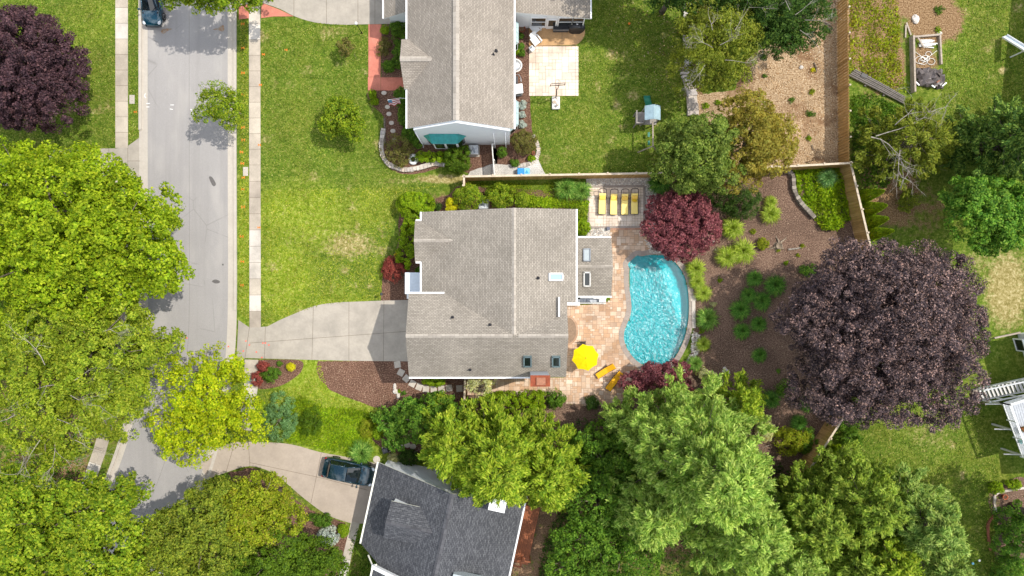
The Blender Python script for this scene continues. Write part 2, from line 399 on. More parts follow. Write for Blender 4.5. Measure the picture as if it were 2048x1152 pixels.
M['rail'] = plain('fence_cap_rail', (.52, .43, .32), .85, var=.18, scale=5)
M['redwood'] = plain('redwood_deck_boards', (.24, .075, .028), .6, var=.25, scale=4)
def glass(name, col, rough=.04): t = NT(name); return t.done(t.bsdf(col, rough, 0, .7))
M['window'] = glass('window_glass', (.012, .016, .018)); M['skylight'] = glass('skylight_glass', (.25, .36, .45), .12); M['skydark'] = glass('dark_skylight_glass', (.008, .013, .012), .15)
M['skycover'] = plain('skylight_cover', (.38, .42, .43), .5, var=.06)
def carpaint(name, col):
    t = NT(name); return t.done(t.bsdf(col, .25, .35, .5, **{'Coat Weight': 1., 'Coat Roughness': .03}))
M['car'] = carpaint('dark_teal_car_paint', (.004, .026, .040)); M['car2'] = carpaint('deep_teal_car_paint', (.003, .042, .070))
M['carglass'] = glass('car_glass', (.006, .010, .011), .02); M['tyre'] = plain('tyre_rubber', (.018, .018, .018), .8); M['rim'] = plain('wheel_rim', (.40, .41, .42), .3, .8, .5)
M['lamp'] = plain('clear_lamp_lens', (.55, .58, .60), .15, .3, .5); M['tail'] = plain('red_lamp_lens', (.25, .008, .008), .2)
M['hose'] = plain('white_hose', (.70, .68, .62), .5); M['brickred'] = plain('brick_edging', (.33, .12, .07), .9, var=.3)
M['flagred'] = plain('flag_red_stripes', (.50, .04, .05), .8); M['flagblue'] = plain('flag_blue_field', (.10, .25, .40), .8)

# ================================================================ ground
POOL = cr([(1100 + u / 3.6, 440 + v / 3.6) for u, v in [(556, 318), (590, 282), (628, 252), (662, 258), (720, 248), (790, 246), (850, 266), (905, 305), (950, 362), (980, 430), (998, 520), (1003, 620), (998, 720), (980, 820), (945, 915), (895, 1000), (840, 1045), (785, 1065), (725, 1066), (672, 1048), (622, 1015), (582, 972), (548, 920), (530, 860), (532, 800), (552, 745), (574, 690), (583, 630), (578, 560), (567, 480), (564, 410), (566, 350)]], 3)
POOLW = [(p.x, p.y) for p in WL(POOL)]
BLOB = dict(dry=[], lush=[], soil=[])
_r = random.Random(12)
for k, b in (('lush', [(600, 430, 110, 70, .75), (570, 560, 60, 90, .8), (680, 620, 70, 50, .6), (730, 420, 60, 50, .5), (487, 520, 14, 200, .7), (640, 760, 90, 60, .9), (690, 860, 110, 70, .9), (150, 60, 70, 60, .4), (1900, 120, 60, 160, .35), (1716, 60, 18, 100, .8), (1730, 20, 30, 40, .6), (1100, 400, 80, 25, .4), (600, 70, 60, 40, .2), (205, 40, 30, 60, .5)]),
             ('dry', [(700, 490, 62, 32, .68), (640, 470, 90, 60, .36), (590, 470, 40, 25, .4), (885, 358, 60, 9, .95), (800, 362, 60, 7, .55), (740, 335, 60, 22, .3), (560, 375, 60, 15, .3), (1240, 70, 30, 60, .3), (1115, 325, 50, 80, .28), (1200, 250, 60, 60, .2), (2015, 580, 50, 85, .85), (1960, 520, 50, 40, .5), (1860, 860, 70, 60, .45), (1740, 950, 60, 60, .28), (1960, 900, 40, 50, .3), (2005, 140, 9, 9, .9), (190, 222, 22, 10, .6), (200, 190, 20, 50, .3), (1940, 40, 40, 40, .3), (680, 65, 25, 14, .5), (660, 150, 70, 90, .22), (1240, 310, 60, 20, .3), (700, 430, 90, 60, .24), (620, 420, 80, 60, .2), (740, 560, 50, 50, .2), (600, 200, 70, 120, .16), (1150, 240, 60, 60, .2)]),
             ('soil', [(1790, 400, 60, 60, .8), (1870, 40, 55, 45, 1.2), (1840, 10, 70, 30, 1.1), (1735, 70, 45, 100, .95), (1790, 130, 22, 60, .9), (1770, 60, 60, 70, .55), (1760, 180, 60, 30, .5), (1720, 300, 30, 70, .5), (1780, 350, 60, 70, .9), (1850, 420, 60, 70, .5), (1800, 470, 60, 20, .4), (1870, 170, 20, 30, .4), (1850, 120, 26, 40, .8), (1390, 120, 26, 120, .8), (1400, 30, 60, 60, .5), (1960, 870, 50, 40, .3), (120, 800, 160, 120, .7), (80, 1000, 150, 150, .7), (120, 480, 90, 90, .4), (480, 1050, 160, 100, .7), (1250, 950, 250, 200, .9), (1000, 880, 150, 70, .9), (1700, 1080, 200, 90, .8), (900, 395, 60, 16, .5), (700, 1130, 30, 60, .4), (2030, 40, 30, 60, .3)])):  # first soil spot also paints in the brown tree shade there
    BLOB[k] = b
    if k == 'dry': BLOB[k] = b + [(x0 + _r.random() * w, y0 + _r.random() * h, _r.uniform(4, 22), _r.uniform(4, 18), _r.uniform(.25, .62)) for x0, y0, w, h, m in ((524, 60, 240, 300, 38), (524, 370, 260, 270, 46), (1070, 60, 290, 280, 40), (0, 0, 230, 300, 22), (1900, 0, 140, 240, 16), (1700, 840, 270, 280, 26)) for _ in range(m)]
def ground():
    st = .3; x0, x1, y0, y1 = -70., 70., -45., 45.
    xs, ys = np.arange(x0, x1 + st / 2, st), np.arange(y0, y1 + st / 2, st)
    X, Y = np.meshgrid(xs, ys); nx, ny = len(xs), len(ys)
    PX, PY = X * F / H + 1024, 576 - Y * F / H
    mk = []
    for k in ('dry', 'lush', 'soil'):
        a = np.zeros_like(X)
        for bx, by, rx, ry, v in BLOB[k]: a = np.maximum(a, v * np.exp(-(((PX - bx) / rx) ** 2 + ((PY - by) / ry) ** 2) ** 1.5 * .7))
        mk.append(a)
    Z = np.zeros_like(X)
    idx = (np.arange(ny - 1)[:, None] * nx + np.arange(nx - 1)[None, :]).ravel()
    cen = np.stack([X[:-1, :-1].ravel() + st / 2, Y[:-1, :-1].ravel() + st / 2], 1)
    keep = ~inside(cen, offset(POOLW, .02)); idx = idx[keep]
    # far apron out to the horizon: eight big quads round the grid
    V = np.stack([X.ravel(), Y.ravel(), Z.ravel()], 1); Q = np.stack([idx, idx + 1, idx + nx + 1, idx + nx], 1)
    E = 900.; xe = [-E, xs[0], xs[-1], E]; ye = [-E, ys[0], ys[-1], E]
    base = len(V); ex = [(a, b, 0) for b in ye for a in xe]; V = np.concatenate([V, np.array(ex)])
    q2 = [[base + j * 4 + i, base + j * 4 + i + 1, base + j * 4 + i + 5, base + j * 4 + i + 4] for j in range(3) for i in range(3) if not (i == 1 and j == 1)]
    Q = np.concatenate([Q, np.array(q2)])
    me = bpy.data.meshes.new('lawn_ground'); me.from_pydata(V.tolist(), [], Q.tolist()); me.materials.append(M['grass'])
    a = me.color_attributes.new('mask', 'FLOAT_COLOR', 'POINT'); C = np.zeros((len(V), 4), np.float32); C[:, 3] = 1
    for i in range(3): C[:nx * ny, i] = mk[i].ravel()
    a.data.foreach_set('color', C.ravel()); me.update()
    o = bpy.data.objects.new('lawn_ground', me); COL.objects.link(o); return struct(o)
ground()

# ---------------------------------------------------------------- road, kerbs, pavements
RC = cr([(375.5, -140), (375.5, 60), (375.5, 260), (376, 460), (376, 600), (372, 700), (358, 800), (334, 900), (298, 1000), (250, 1100), (180, 1220), (110, 1310)], 6, False)
def ribbon(name, w0, w1, z, mat):
    L, Rr = strip_poly(RC, w0, w1); mb = MB(); L, Rr = WL(L, 0), WL(Rr, 0)
    for i in range(len(L) - 1):
        mb.poly([(L[i].x, L[i].y, z), (L[i + 1].x, L[i + 1].y, z), (Rr[i + 1].x, Rr[i + 1].y, z), (Rr[i].x, Rr[i].y, z)])
    return struct(mb.build(name, mat))
ribbon('road', -80, 80, .012, M['asphalt'])
def gutter(name, w0, w1, side, gaps):
    """gutter pan in 3 m slabs, with an upstand kerb that drops away at driveways"""
    mb = MB(); L, Rr = strip_poly(RC, w0, w1); K, K2 = strip_poly(RC, w1, w1 + side * 6)
    for i in range(len(L) - 1):
        a, b, c, d = (W(*p) for p in (L[i], L[i + 1], Rr[i + 1], Rr[i]))
        mb.poly([(p.x, p.y, .017) for p in ((a, b, c, d) if side < 0 else (d, c, b, a))])
        e, f = (W(*K2[i]), W(*K2[i + 1])); y = (Rr[i][1] + Rr[i + 1][1]) / 2
        low = any(g0 < y < g1 for g0, g1 in gaps); h = .025 if low else .13
        mb.prism([(d.x, d.y), (c.x, c.y), (f.x, f.y), (e.x, e.y)] if side < 0 else [(e.x, e.y), (f.x, f.y), (c.x, c.y), (d.x, d.y)], .0, h)
    return struct(mb.build(name, M['kerb']))
gutter('kerb_west', 80, 91, 1, [(262, 372)])
gutter('kerb_east', -80, -92, -1, [(625, 735), (880, 980), (-60, 40)])
def centre_seam():
    mb = MB()
    for a, b in zip(RC[:-1], RC[1:]):
        p, q = W(a[0] + 3, a[1]), W(b[0] + 3, b[1]); mb.poly([(p.x - .015, p.y, .016), (q.x - .015, q.y, .016), (q.x + .015, q.y, .016), (p.x + .015, p.y, .016)])
    return struct(mb.build('road_seam', plain('seam_tar', (.20, .185, .175), .9)))
centre_seam()
def walk(name, line, w, step=1.45, z=.03):
    mb = MB(); L, Rr = strip_poly(line, w / 2, -w / 2); L, Rr = WL(L), WL(Rr)
    base = MB(); tri_sheet(base, [(p.x, p.y) for p in L] + [(p.x, p.y) for p in Rr[::-1]], z - .008)
    for i in range(len(L) - 1):
        k = max(1, int(round((L[i + 1] - L[i]).length / step)))
        for j in range(k):
            e = .008; e = .014 / max(.1, (L[i + 1] - L[i]).length); t0, t1 = j / k + e, (j + 1) / k - e
            P = [L[i].lerp(L[i + 1], t0), L[i].lerp(L[i + 1], t1), Rr[i].lerp(Rr[i + 1], t1), Rr[i].lerp(Rr[i + 1], t0)]
            mb.prism([(p.x, p.y) for p in P], 0.0, z, bottom=False)
    o = struct(mb.build(name, M['slab']))
    b = struct(base.build(name + '_joints', M['joint'])); return o
walk('sidewalk_west', [(243.5, -140), (243.5, 296)], 25)
walk('sidewalk_west', [(243.5, 360), (243, 600), (238, 720), (222, 820), (200, 900), (172, 980), (130, 1080), (60, 1220)], 25)
walk('sidewalk_east', [(509, -140), (510, 330), (510.5, 655)], 22.5)
walk('sidewalk_east', [(503, 719), (502, 775), (490, 860)], 27)
walk('side_path', [(711, 1044), (693, 1118), (680, 1180)], 17)
def slabbed(name, px, joints, mat, z=.024, w=.03):
    mb = MB(); pts = [(p.x, p.y) for p in WL(px)]; tri_sheet(mb, pts, z)
    for a, b in joints:
        p, q = W(*a), W(*b); d = (q - p).normalized(); n = Vector((-d.y, d.x, 0)) * w / 2
        mb.poly([(v.x, v.y, z + .004) for v in (p - n, q - n, q + n, p + n)], m=1)
    return struct(mb.build(name, [mat, M['joint']]))
DRV = [(477, 640), (499, 655), (535, 653)] + cr([(535, 653), (560, 640), (590, 627), (628, 612), (672, 605), (720, 603), (770, 601), (850, 599)], 3, False)[1:] + [(850, 723), (700, 721.5), (600, 719), (491, 716), (473, 727)]
slabbed('driveway', DRV, [((499, 655), (490, 718)), ((531, 654), (529, 717)), ((627, 613), (624, 719)), ((698, 604), (698, 721)), ((768, 602), (767, 722)), ((499, 686), (850, 660))], M['concrete'])
slabbed('neighbour_driveway', cr([(440, 895), (470, 884), (520, 884), (580, 888), (640, 904), (700, 915), (770, 930)], 3, False) + [(745, 1048), (701, 1046)] + cr([(701, 1046), (655, 1030), (610, 998), (575, 968), (545, 945), (500, 932), (455, 944), (415, 958)], 3, False)[1:] + [(400, 930)],
        [((497, 884), (500, 932)), ((643, 905), (622, 1006)), ((500, 925), (640, 955)), ((640, 955), (735, 980)), ((470, 884), (452, 945))], M['concrete2'])
slabbed('opposite_driveway', [(-40, 318), (20, 309), (80, 302), (156, 297), (232, 297), (256, 292), (281, 274), (281, 368), (256, 352), (200, 352), (120, 360), (-40, 380)], [((256, 292), (256, 352)), ((218, 297), (218, 352)), ((256, 322), (281, 322)), ((160, 297), (160, 356))], M['concrete'])
slabbed('north_driveway', [(478, -60), (478, 10), (525, 6)] + cr([(525, 6), (560, 18), (590, 33), (630, 45), (680, 49.5), (740, 48.5), (800, 48)], 3, False)[1:] + [(830, 46), (830, -140), (600, -140)], [((588, -80), (588, 32)), ((653, -80), (653, 48)), ((716, -80), (716, 49)), ((750, -80), (750, 48))], M['concrete'])
def brick_bits():
    mb = MB()
    for P in ([(478, 14), (498, 8), (498, 37), (478, 39)], [(522.5, 8), (527, 7), (558, 19), (588, 33), (548, 33), (522.5, 36.5)]):
        tri_sheet(mb, [(p.x, p.y) for p in WL(P)], .034)
    for P in ([(737, 49), (763, 49), (763, 100), (737, 100)], [(737, 100.4), (762, 100.4), (761, 154), (737, 154)], [(736, 154.4), (761.5, 154.4), (761.5, 181), (736, 181)], [(762, 155), (808, 155), (808, 181), (762, 181)]):
        tri_sheet(mb, [(p.x, p.y) for p in WL(P)], .036)
    return struct(mb.build('red_walkway', M['brick_walk']))
brick_bits()

# ---------------------------------------------------------------- planting beds
sheet('mulch_bed', [(636, 722), (850, 720), (850, 760), (935, 755), (935, 900), (800, 930), (770, 900), (745, 880), (752, 850), (770, 822), (740, 812), (700, 797), (660, 780), (640, 758), (633, 738)], .009, M['mulch'], .05)
sheet('mulch_bed', cr([(508, 722), (560, 719), (603, 722), (604, 740), (590, 755), (560, 772), (520, 778), (503, 765), (502, 740)], 4), .009, M['mulch'], .04)
sheet('mulch_bed', [(764, 560), (769, 535), (788, 508), (797, 482), (797, 440), (800, 425), (860, 425), (866, 398), (896, 390), (915, 372), (1180, 385), (1180, 440), (850, 440), (850, 602), (762, 603), (764, 580)], .008, M['mulch'], .05)
sheet('mulch_bed', [(930, 757), (1140, 757), (1140, 810), (1300, 770), (1300, 860), (1000, 900), (930, 900)], .007, M['mulch_dark'], .05)
BED = cr([(1290, 375), (1400, 330), (1500, 335), (1570, 340), (1600, 352), (1690, 330), (1700, 330), (1733, 478), (1745, 560), (1720, 700), (1690, 830), (1640, 880), (1590, 960), (1480, 930), (1400, 800), (1370, 760), (1385, 690), (1388, 600), (1376, 545), (1350, 510), (1300, 500)], 3)
sheet('mulch_bed', BED, .008, M['mulch_dark'], .06)
sheet('mulch_bed', [(763, 50), (815, 45), (815, 165), (763, 155)], .008, M['mulch'], .04)
sheet('mulch_bed', cr([(738, 182), (800, 182), (830, 260), (880, 292), (985, 285), (988, 345), (945, 350), (900, 330), (850, 345), (805, 348), (775, 333), (763, 310), (765, 270), (768, 235), (748, 214), (738, 200)], 3), .008, M['mulch'], .04)
sheet('mulch_bed', [(1025, 40), (1058, 45), (1060, 180), (1063, 250), (1066, 268), (1078, 290), (1076, 315), (1062, 333), (1030, 336), (988, 330), (984, 284), (1010, 270)], .008, M['mulch'], .05)
sheet('leaf_litter', [(1470, 180), (1490, 120), (1540, 90), (1620, 30), (1650, -30), (1700, -60), (1692, 326), (1540, 333), (1450, 330), (1400, 250), (1390, 190)], .007, M['litter'], .1)
sheet('gravel_path', [(985, 328), (1040, 330), (1076, 318), (1084, 335), (1092, 350), (935, 353), (940, 343)], .012, M['gravel'], .04)
sheet('bare_ground', [(1040, 1040), (1120, 1020), (1130, 1152), (1100, 1230), (1000, 1230)], .006, M['soil'], .08)
sheet('mulch_bed', [(690, 1045), (640, 1030), (590, 1000), (560, 965), (505, 935), (455, 946), (480, 985), (560, 1060), (620, 1200), (680, 1180), (700, 1090)], .006, M['mulch'], .08)
sheet('mulch_bed', cr([(1975, 1000), (1995, 975), (2060, 960), (2100, 1100), (2010, 1130), (1985, 1090), (1992, 1050)], 3), .008, M['mulch_dark'], .06)

# ---------------------------------------------------------------- pavers laid one by one over a sand sheet
def paving(name, px, mat, unit=.21, z=.045, hole=None, sizes=((1, 1), (1, 2), (2, 1), (2, 2), (2, 2), (2, 3), (3, 2)), gap=.024, rot=0):
    pts = [(p.x, p.y) for p in WL(px)]; xs = [p[0] for p in pts]; ys = [p[1] for p in pts]
    ca, sa = math.cos(rot), math.sin(rot); mb = MB()
    nx, ny = int((max(xs) - min(xs)) / unit) + 2, int((max(ys) - min(ys)) / unit) + 2
    used = np.zeros((nx + 4, ny + 4), bool); rn = random.Random(len(name) + nx)
    rects = []
    for i in range(nx):
        for j in range(ny):
            if used[i, j]: continue
            opt = [s for s in sizes if not used[i:i + s[0], j:j + s[1]].any()]
            a, b = rn.choice(opt or [(1, 1)]); used[i:i + a, j:j + b] = True
            rects.append((min(xs) + i * unit, min(ys) + j * unit, a * unit, b * unit))
    C = np.array([(r[0] + r[2] / 2, r[1] + r[3] / 2) for r in rects]); ok = inside(C, offset(pts, -.08))
    if hole: ok &= ~inside(C, hole)
    big = offset(pts, .03); R2 = []
    for r in rects:
        q = np.array([(r[0], r[1]), (r[0] + r[2], r[1]), (r[0] + r[2], r[1] + r[3]), (r[0], r[1] + r[3])]); q = q * .98 + q.mean(0) * .02
        if inside(q, big).all(): R2.append(r)
        else:
            for i in range(int(round(r[2] / unit))):
                for j in range(int(round(r[3] / unit))): R2.append((r[0] + i * unit, r[1] + j * unit, unit, unit))
    C = np.array([(r[0] + r[2] / 2, r[1] + r[3] / 2) for r in R2]); ok = inside(C, big)
    if hole: ok &= ~inside(C, hole)
    for r, k in zip(R2, ok):
        if not k: continue
        h = z + rn.uniform(-.002, .002); g = gap / 2
        mb.prism([(r[0] + g, r[1] + g), (r[0] + r[2] - g, r[1] + g), (r[0] + r[2] - g, r[1] + r[3] - g), (r[0] + g, r[1] + r[3] - g)], z - .02, h, bottom=False)
    o = struct(mb.build(name, mat)); b = MB(); tri_sheet(b, pts, z - .012); struct(b.build(name + '_joints', M['grout'])); return o
# left edge of the pool is the right edge of the patio
i0 = min(range(len(POOL)), key=lambda i: abs(POOL[i][0] - 1275) + abs(POOL[i][1] - 509)); i1 = min(range(len(POOL)), key=lambda i: abs(POOL[i][0] - 1280) + abs(POOL[i][1] - 730))
edge = [POOL[j % len(POOL)] for j in range(i1, i0 + len(POOL) + 1)] if i1 > i0 else POOL[i1:i0 + 1]
edge = [(x + (-4 if x < 1290 else 0), y) for x, y in edge]
PATIO = [(1130, 757), (1130, 610), (1160, 612), (1222, 602), (1222, 453), (1300, 453), (1300, 505)] + edge[::-1] + [(1290, 735), (1290, 765), (1235, 812), (1131, 808), (1130, 792), (934, 790), (934, 756)]
paving('pool_patio', PATIO, M['paver'], .2)
paving('lounger_terrace', [(1178, 375), (1286, 374), (1286, 452), (1178, 454)], M['paver_pale'], .26, z=.12)
paving('neighbour_patio', [(1058, 91.5), (1155, 91.5), (1155, 192), (1058, 192)], M['paver_pale'], .3)
def rim(name, px, w, h, mat, z0=0., L=.3):      # border course laid along a line
    mb = MB(); P = WL(px)
    for a, b in zip(P[:-1], P[1:]):
        d = b - a; k = max(1, int(d.length / L)); n = Vector((-d.y, d.x, 0)).normalized() * w / 2; u = d.normalized()
        for i in range(k):
            p, q = a + d * i / k + u * .006, a + d * (i + 1) / k - u * .006
            mb.prism([((v).x, (v).y) for v in (p - n, q - n, q + n, p + n)], z0, h)
    return struct(mb.build(name, mat))
rim('terrace_border', [(1176, 374), (1288, 373), (1288, 453.5), (1176, 455), (1176, 374)], .2, .125, M['coping'])
rim('terrace_step', [(1222, 457), (1290, 456)], .3, .075, islandmat('brick_step', [(.38, .20, .13), (.44, .26, .18)], .85))
slabbed('stamped_terrace', [(1058, 50), (1166, 50)] + cr([(1166, 50), (1170, 62), (1167, 76), (1158, 86), (1152, 90)], 3, False)[1:] + [(1058, 92)], [((1124, 52), (1124, 91))], M['tan_slab'], .04, .025)
tri = MB(); tri_sheet(tri, [(W(1134, 661).x + 1.02 * math.cos(a), W(1134, 661).y + 1.32 * math.sin(a)) for a in [i * math.pi / 16 for i in range(32)]], .056)
struct(tri.build('round_paving', M['grout']))
rr = [(1134 + 20.5 * math.cos(a), 661 + 28 * math.sin(a)) for a in [-math.pi / 2 + i * math.pi / 14 for i in range(15)]]
rim('round_paving_edge', rr, .17, .068, islandmat('edge_brick', [(.36, .22, .14), (.46, .30, .20)], .85), 0, .2)

# ---------------------------------------------------------------- pool
def pool():
    pts = POOLW; n = len(pts); cx, cy = W(1318, 640).x, W(1318, 640).y
    root = thing('swimming_pool', 'kidney shaped swimming pool of turquoise water with white ripples beside the paver patio', 'pool', (cx, cy, 0))
    # basin
    mb = MB(); rings = []; K = 10
    A, B2 = W(1376, 600), W(1258, 660)
    for k in range(K + 1):
        t = k / K; ring = []
        for x, y in pts:
            px, py = x + (cx - x) * t, y + (cy - y) * t
            if k == 0: z = .0
            else:
                q = ((px - B2.x) * (A.x - B2.x) + (py - B2.y) * (A.y - B2.y)) / ((A - B2).length_squared); q = max(-.3, min(1.2, q))
                dep = .20 + .42 * max(0, q) ** 1.2; e = math.hypot(px - x, py - y)
                z = -.24 - dep * min(1, .93 + e / 8)
            ring.append((px, py, z))
        rings.append(ring)
    rings.insert(1, [(x + (cx - x) * .004, y + (cy - y) * .004, -.24) for x, y in pts])
    V = [p for r in rings for p in r]; Fs = []
    for k in range(len(rings) - 1):
        for j in range(n):
            a, b = k * n, (k + 1) * n; f = (a + j, a + (j + 1) % n, b + (j + 1) % n, b + j)
            Fs.append(f)
    mb.add(V, Fs)
    t = NT('pool_plaster'); c = t.ramp(t.noise(5, 4, .6), [(.35, (.60, .76, .77)), (.65, (.74, .86, .86))])
    M['plaster'] = t.done(t.bsdf(c, .7)); ba = mb.build('basin', M['plaster'], root, True)
    # steps in the upper left corner
    st = MB()
    for i, (g, z) in enumerate(((0, -.16), (7, -.34))):
        P = WL([(1253 + g * .6, 528 + g * .2), (1263 + g * .6, 517 + g * .3), (1275 + g, 508 + g * .9), (1284, 512 + g), (1272 + g * .4, 526 + g * .4), (1262 + g * .4, 537 + g * .2)])
        st.prism([(p.x, p.y) for p in P], -.9 - i * .02, z)
    st.build('pool_step', M['white'], root, False, .03)
    # water: one surface sheet, even tint in place of absorption, rippled
    w = MB(); wz = -.10; V = [(x, y, wz) for x, y in pts] + [(cx, cy, wz)]
    top = [((j + 1) % n, j, n) for j in range(n)]      # facing up (the outline runs clockwise)
    w.add(V, top)
    t = NT('pool_water'); co = t.coord()
    # breeze ripples on the open side, calm water in the lee of the right bank
    ge = t.n('ShaderNodeSeparateXYZ'); t.set(ge.inputs[0], co)
    lee = t.math('ADD', t.math('ADD', t.math('MULTIPLY', ge.outputs[0], 1.), t.math('MULTIPLY', t.math('MAXIMUM', ge.outputs[1], 0.), .42)), t.math('MULTIPLY', t.math('SUBTRACT', t.noise(1.6, 4, .7, co), .5), 3.2))
    calm = t.ramp(t.math('ADD', t.math('MULTIPLY', lee, .12), .5), [(.66, 1.), (.80, .0)])
    rp = t.math('MULTIPLY', t.math('ADD', t.noise(4.8, 1, .5, co, .8), t.math('MULTIPLY', t.noise(9., 1, .5, co, .4), .4)), calm)
    nb = t.bump(rp, 1., .09)
    gl = t.n('ShaderNodeBsdfGlossy'); gl.inputs['Roughness'].default_value = .25; t.set(gl.inputs['Normal'], nb); gl.inputs[0].default_value = (1, 1, 1, 1)
    tp = t.n('ShaderNodeBsdfTransparent'); tp.inputs[0].default_value = (.12, .76, .80, 1)
    fr = t.n('ShaderNodeFresnel'); fr.inputs[0].default_value = 1.6; t.set(fr.inputs['Normal'], nb)
    mx = t.n('ShaderNodeMixShader'); t.set(mx.inputs[0], fr.outputs[0]); t.t.links.new(tp.outputs[0], mx.inputs[1]); t.t.links.new(gl.outputs[0], mx.inputs[2])
    M['water'] = t.done(mx.outputs[0])
    w.build('pool_water', M['water'], root)
    # coping, brick by brick
    cp = MB(); out = offset(pts, .42); inn = offset(pts, -.04); acc = 0
    for j in range(n):
        a, b, c, d = inn[j], inn[(j + 1) % n], out[(j + 1) % n], out[j]
        L = math.hypot(b[0] - a[0], b[1] - a[1]); k = max(1, int(L / .22))
        for i in range(k):
            t0, t1 = i / k + .02, (i + 1) / k - .02
            lp = lambda p, q, t: (p[0] + (q[0] - p[0]) * t, p[1] + (q[1] - p[1]) * t)
            cp.prism([lp(a, b, t0), lp(d, c, t0), lp(d, c, t1), lp(a, b, t1)], -.16, .065)
    cp.build('coping', M['coping'], root)
    sk = MB(); p = W(1386, 597); sk.box((p.x, p.y, .0), (.5, .5, .16), .1); p2 = W(1388, 655)
    sk.prism([(q.x, q.y) for q in WL([(1383, 602), (1390, 602), (1391, 656), (1384, 656)])], 0, .12)
    sk.build('stone_edge', M['flag'], root, False, .02)
pool()
# ---------------------------------------------------------------- pebbles and stones
def stones(name, px, n, r0, r1, mat, z=.0, label=None, cat=None):
    pts = [(p.x, p.y) for p in WL(px)]; xs = [p[0] for p in pts]; ys = [p[1] for p in pts]
    P = np.stack([rng.uniform(min(xs), max(xs), n * 4), rng.uniform(min(ys), max(ys), n * 4)], 1); P = P[inside(P, pts)][:n]
    mb = MB()
    for x, y in P:
        r = random.uniform(r0, r1); a = random.uniform(0, 3.1); e = random.uniform(.6, 1); V = []
        for k, (rr, zz) in enumerate(((1, 0), (.85, .45), (.4, .7))):
            for j in range(6):
                th = a + j * math.pi / 3; q = random.uniform(.85, 1.15) * rr * r
                V.append((x + q * math.cos(th), y + q * e * math.sin(th), z + zz * r))
        Fs = [(k * 6 + j, k * 6 + (j + 1) % 6, k * 6 + 6 + (j + 1) % 6, k * 6 + 6 + j) for k in (0, 1) for j in range(6)] + [tuple(range(12, 18))]
        mb.add(V, Fs)
    o = mb.build(name, mat); return tag(o, label, cat, kind='stuff')
sheet('pebble_bed', [(1172, 356), (1312, 350), (1314, 440), (1292, 500), (1286, 456), (1290, 374), (1174, 376)], .010, M['gravel'], .04)
stones('pebbles', [(1176, 360), (1310, 354), (1310, 440), (1292, 445), (1290, 372), (1176, 373)], 1500, .035, .085, M['pebble'], .01, 'grey and white pebbles along the north and east edge of the lounger terrace', 'pebbles')
sheet('pebble_bed', [(1178, 456), (1220, 456), (1220, 476), (1174, 476)], .013, M['gravel'], .03)
stones('pebbles', [(1178, 457), (1219, 457), (1219, 475), (1176, 475)], 260, .05, .12, M['pebble'], .01, 'bed of pale pebbles between the lounger terrace and the sunroom roof', 'pebbles')
stones('pebbles', [(1386, 662), (1400, 672), (1398, 700), (1384, 735), (1366, 748), (1360, 742), (1380, 710)], 260, .05, .14, M['pebble'], .01, 'loose stones along the right bank of the pool below the stone edge', 'pebbles')
stones('pebbles', [(1290, 480), (1312, 478), (1320, 510), (1300, 506)], 110, .05, .12, M['pebble'], .01, 'stones at the top of the pool under the red maple', 'pebbles')
# ================================================================ vegetation
def unit(v): return v / (np.linalg.norm(v, axis=1, keepdims=True) + 1e-9)
def leaf_quads(C, N, size, asp, rg, axis=None, droop=.0):
    """rhombic leaves: centres C, normals N, optional long axis"""
    n = len(C); N = unit(N)
    T = axis if axis is not None else rg.normal(size=(n, 3))
    T = unit(T - N * (T * N).sum(1, keepdims=True)); B = np.cross(N, T)
    a = (size * rg.uniform(.5, 1.45, n))[:, None]; b = a * asp
    V = np.empty((n, 4, 3)); V[:, 0] = C - T * a * .5; V[:, 2] = C + T * a * .5 - N * a * droop
    V[:, 1] = C + B * b * .5 + N * b * .18 + T * a * .06; V[:, 3] = C - B * b * .5 + N * b * .18 + T * a * .06
    return V.reshape(-1, 3)
def sph(n, rg, zmin=-1.):
    z = rg.uniform(zmin, 1, n); a = rg.uniform(0, 2 * math.pi, n); r = np.sqrt(1 - z * z)
    return np.stack([r * np.cos(a), r * np.sin(a), z], 1)

LM = {}
def lm(key, cols, **k): LM[key] = leafmat(key, cols, **k); return LM[key]
lm('maple_leaves', [(.065, .12, .004), (.125, .195, .006), (.195, .265, .009), (.27, .32, .02)])
lm('lime_leaves', [(.10, .165, .004), (.18, .245, .005), (.25, .30, .007), (.33, .345, .012)], gain=1.85)
lm('mixed_leaves', [(.06, .105, .009), (.125, .185, .011), (.195, .25, .016), (.26, .29, .035)], gain=1.8)
lm('grove_leaves', [(.045, .092, .007), (.10, .17, .008), (.175, .24, .013), (.25, .285, .025)])
lm('olive_leaves', [(.05, .08, .010), (.105, .15, .014), (.165, .21, .018), (.22, .24, .03)])
lm('green_leaves', [(.022, .06, .006), (.05, .11, .010), (.085, .165, .015), (.12, .20, .02)])
lm('dark_leaves', [(.012, .034, .006), (.026, .062, .010), (.045, .09, .014), (.075, .125, .02)])
lm('emerald_leaves', [(.022, .07, .008), (.05, .125, .013), (.095, .19, .02), (.16, .245, .035)], gain=2.1)
lm('purple_leaves', [(.022, .012, .016), (.042, .022, .029), (.072, .037, .045), (.115, .062, .066)], trans=.15, vary=.25, gain=1.2)
lm('beech_leaves', [(.015, .012, .016), (.028, .021, .025), (.048, .034, .037), (.10, .068, .064), (.22, .145, .125)], trans=.15, vary=.35, gain=1.7)
lm('red_leaves', [(.035, .009, .012), (.085, .021, .027), (.145, .043, .05), (.20, .076, .078)], trans=.2, vary=.25)
lm('bright_red_leaves', [(.08, .016, .013), (.155, .03, .024), (.21, .06, .04)], trans=.2)
lm('larch_needles', [(.06, .115, .008), (.13, .21, .012), (.215, .29, .020), (.31, .36, .042)], vary=.25, gain=1.75)
lm('pine_needles', [(.06, .12, .016), (.12, .20, .030), (.20, .28, .055), (.29, .36, .095)], vary=.25, gain=2.1)
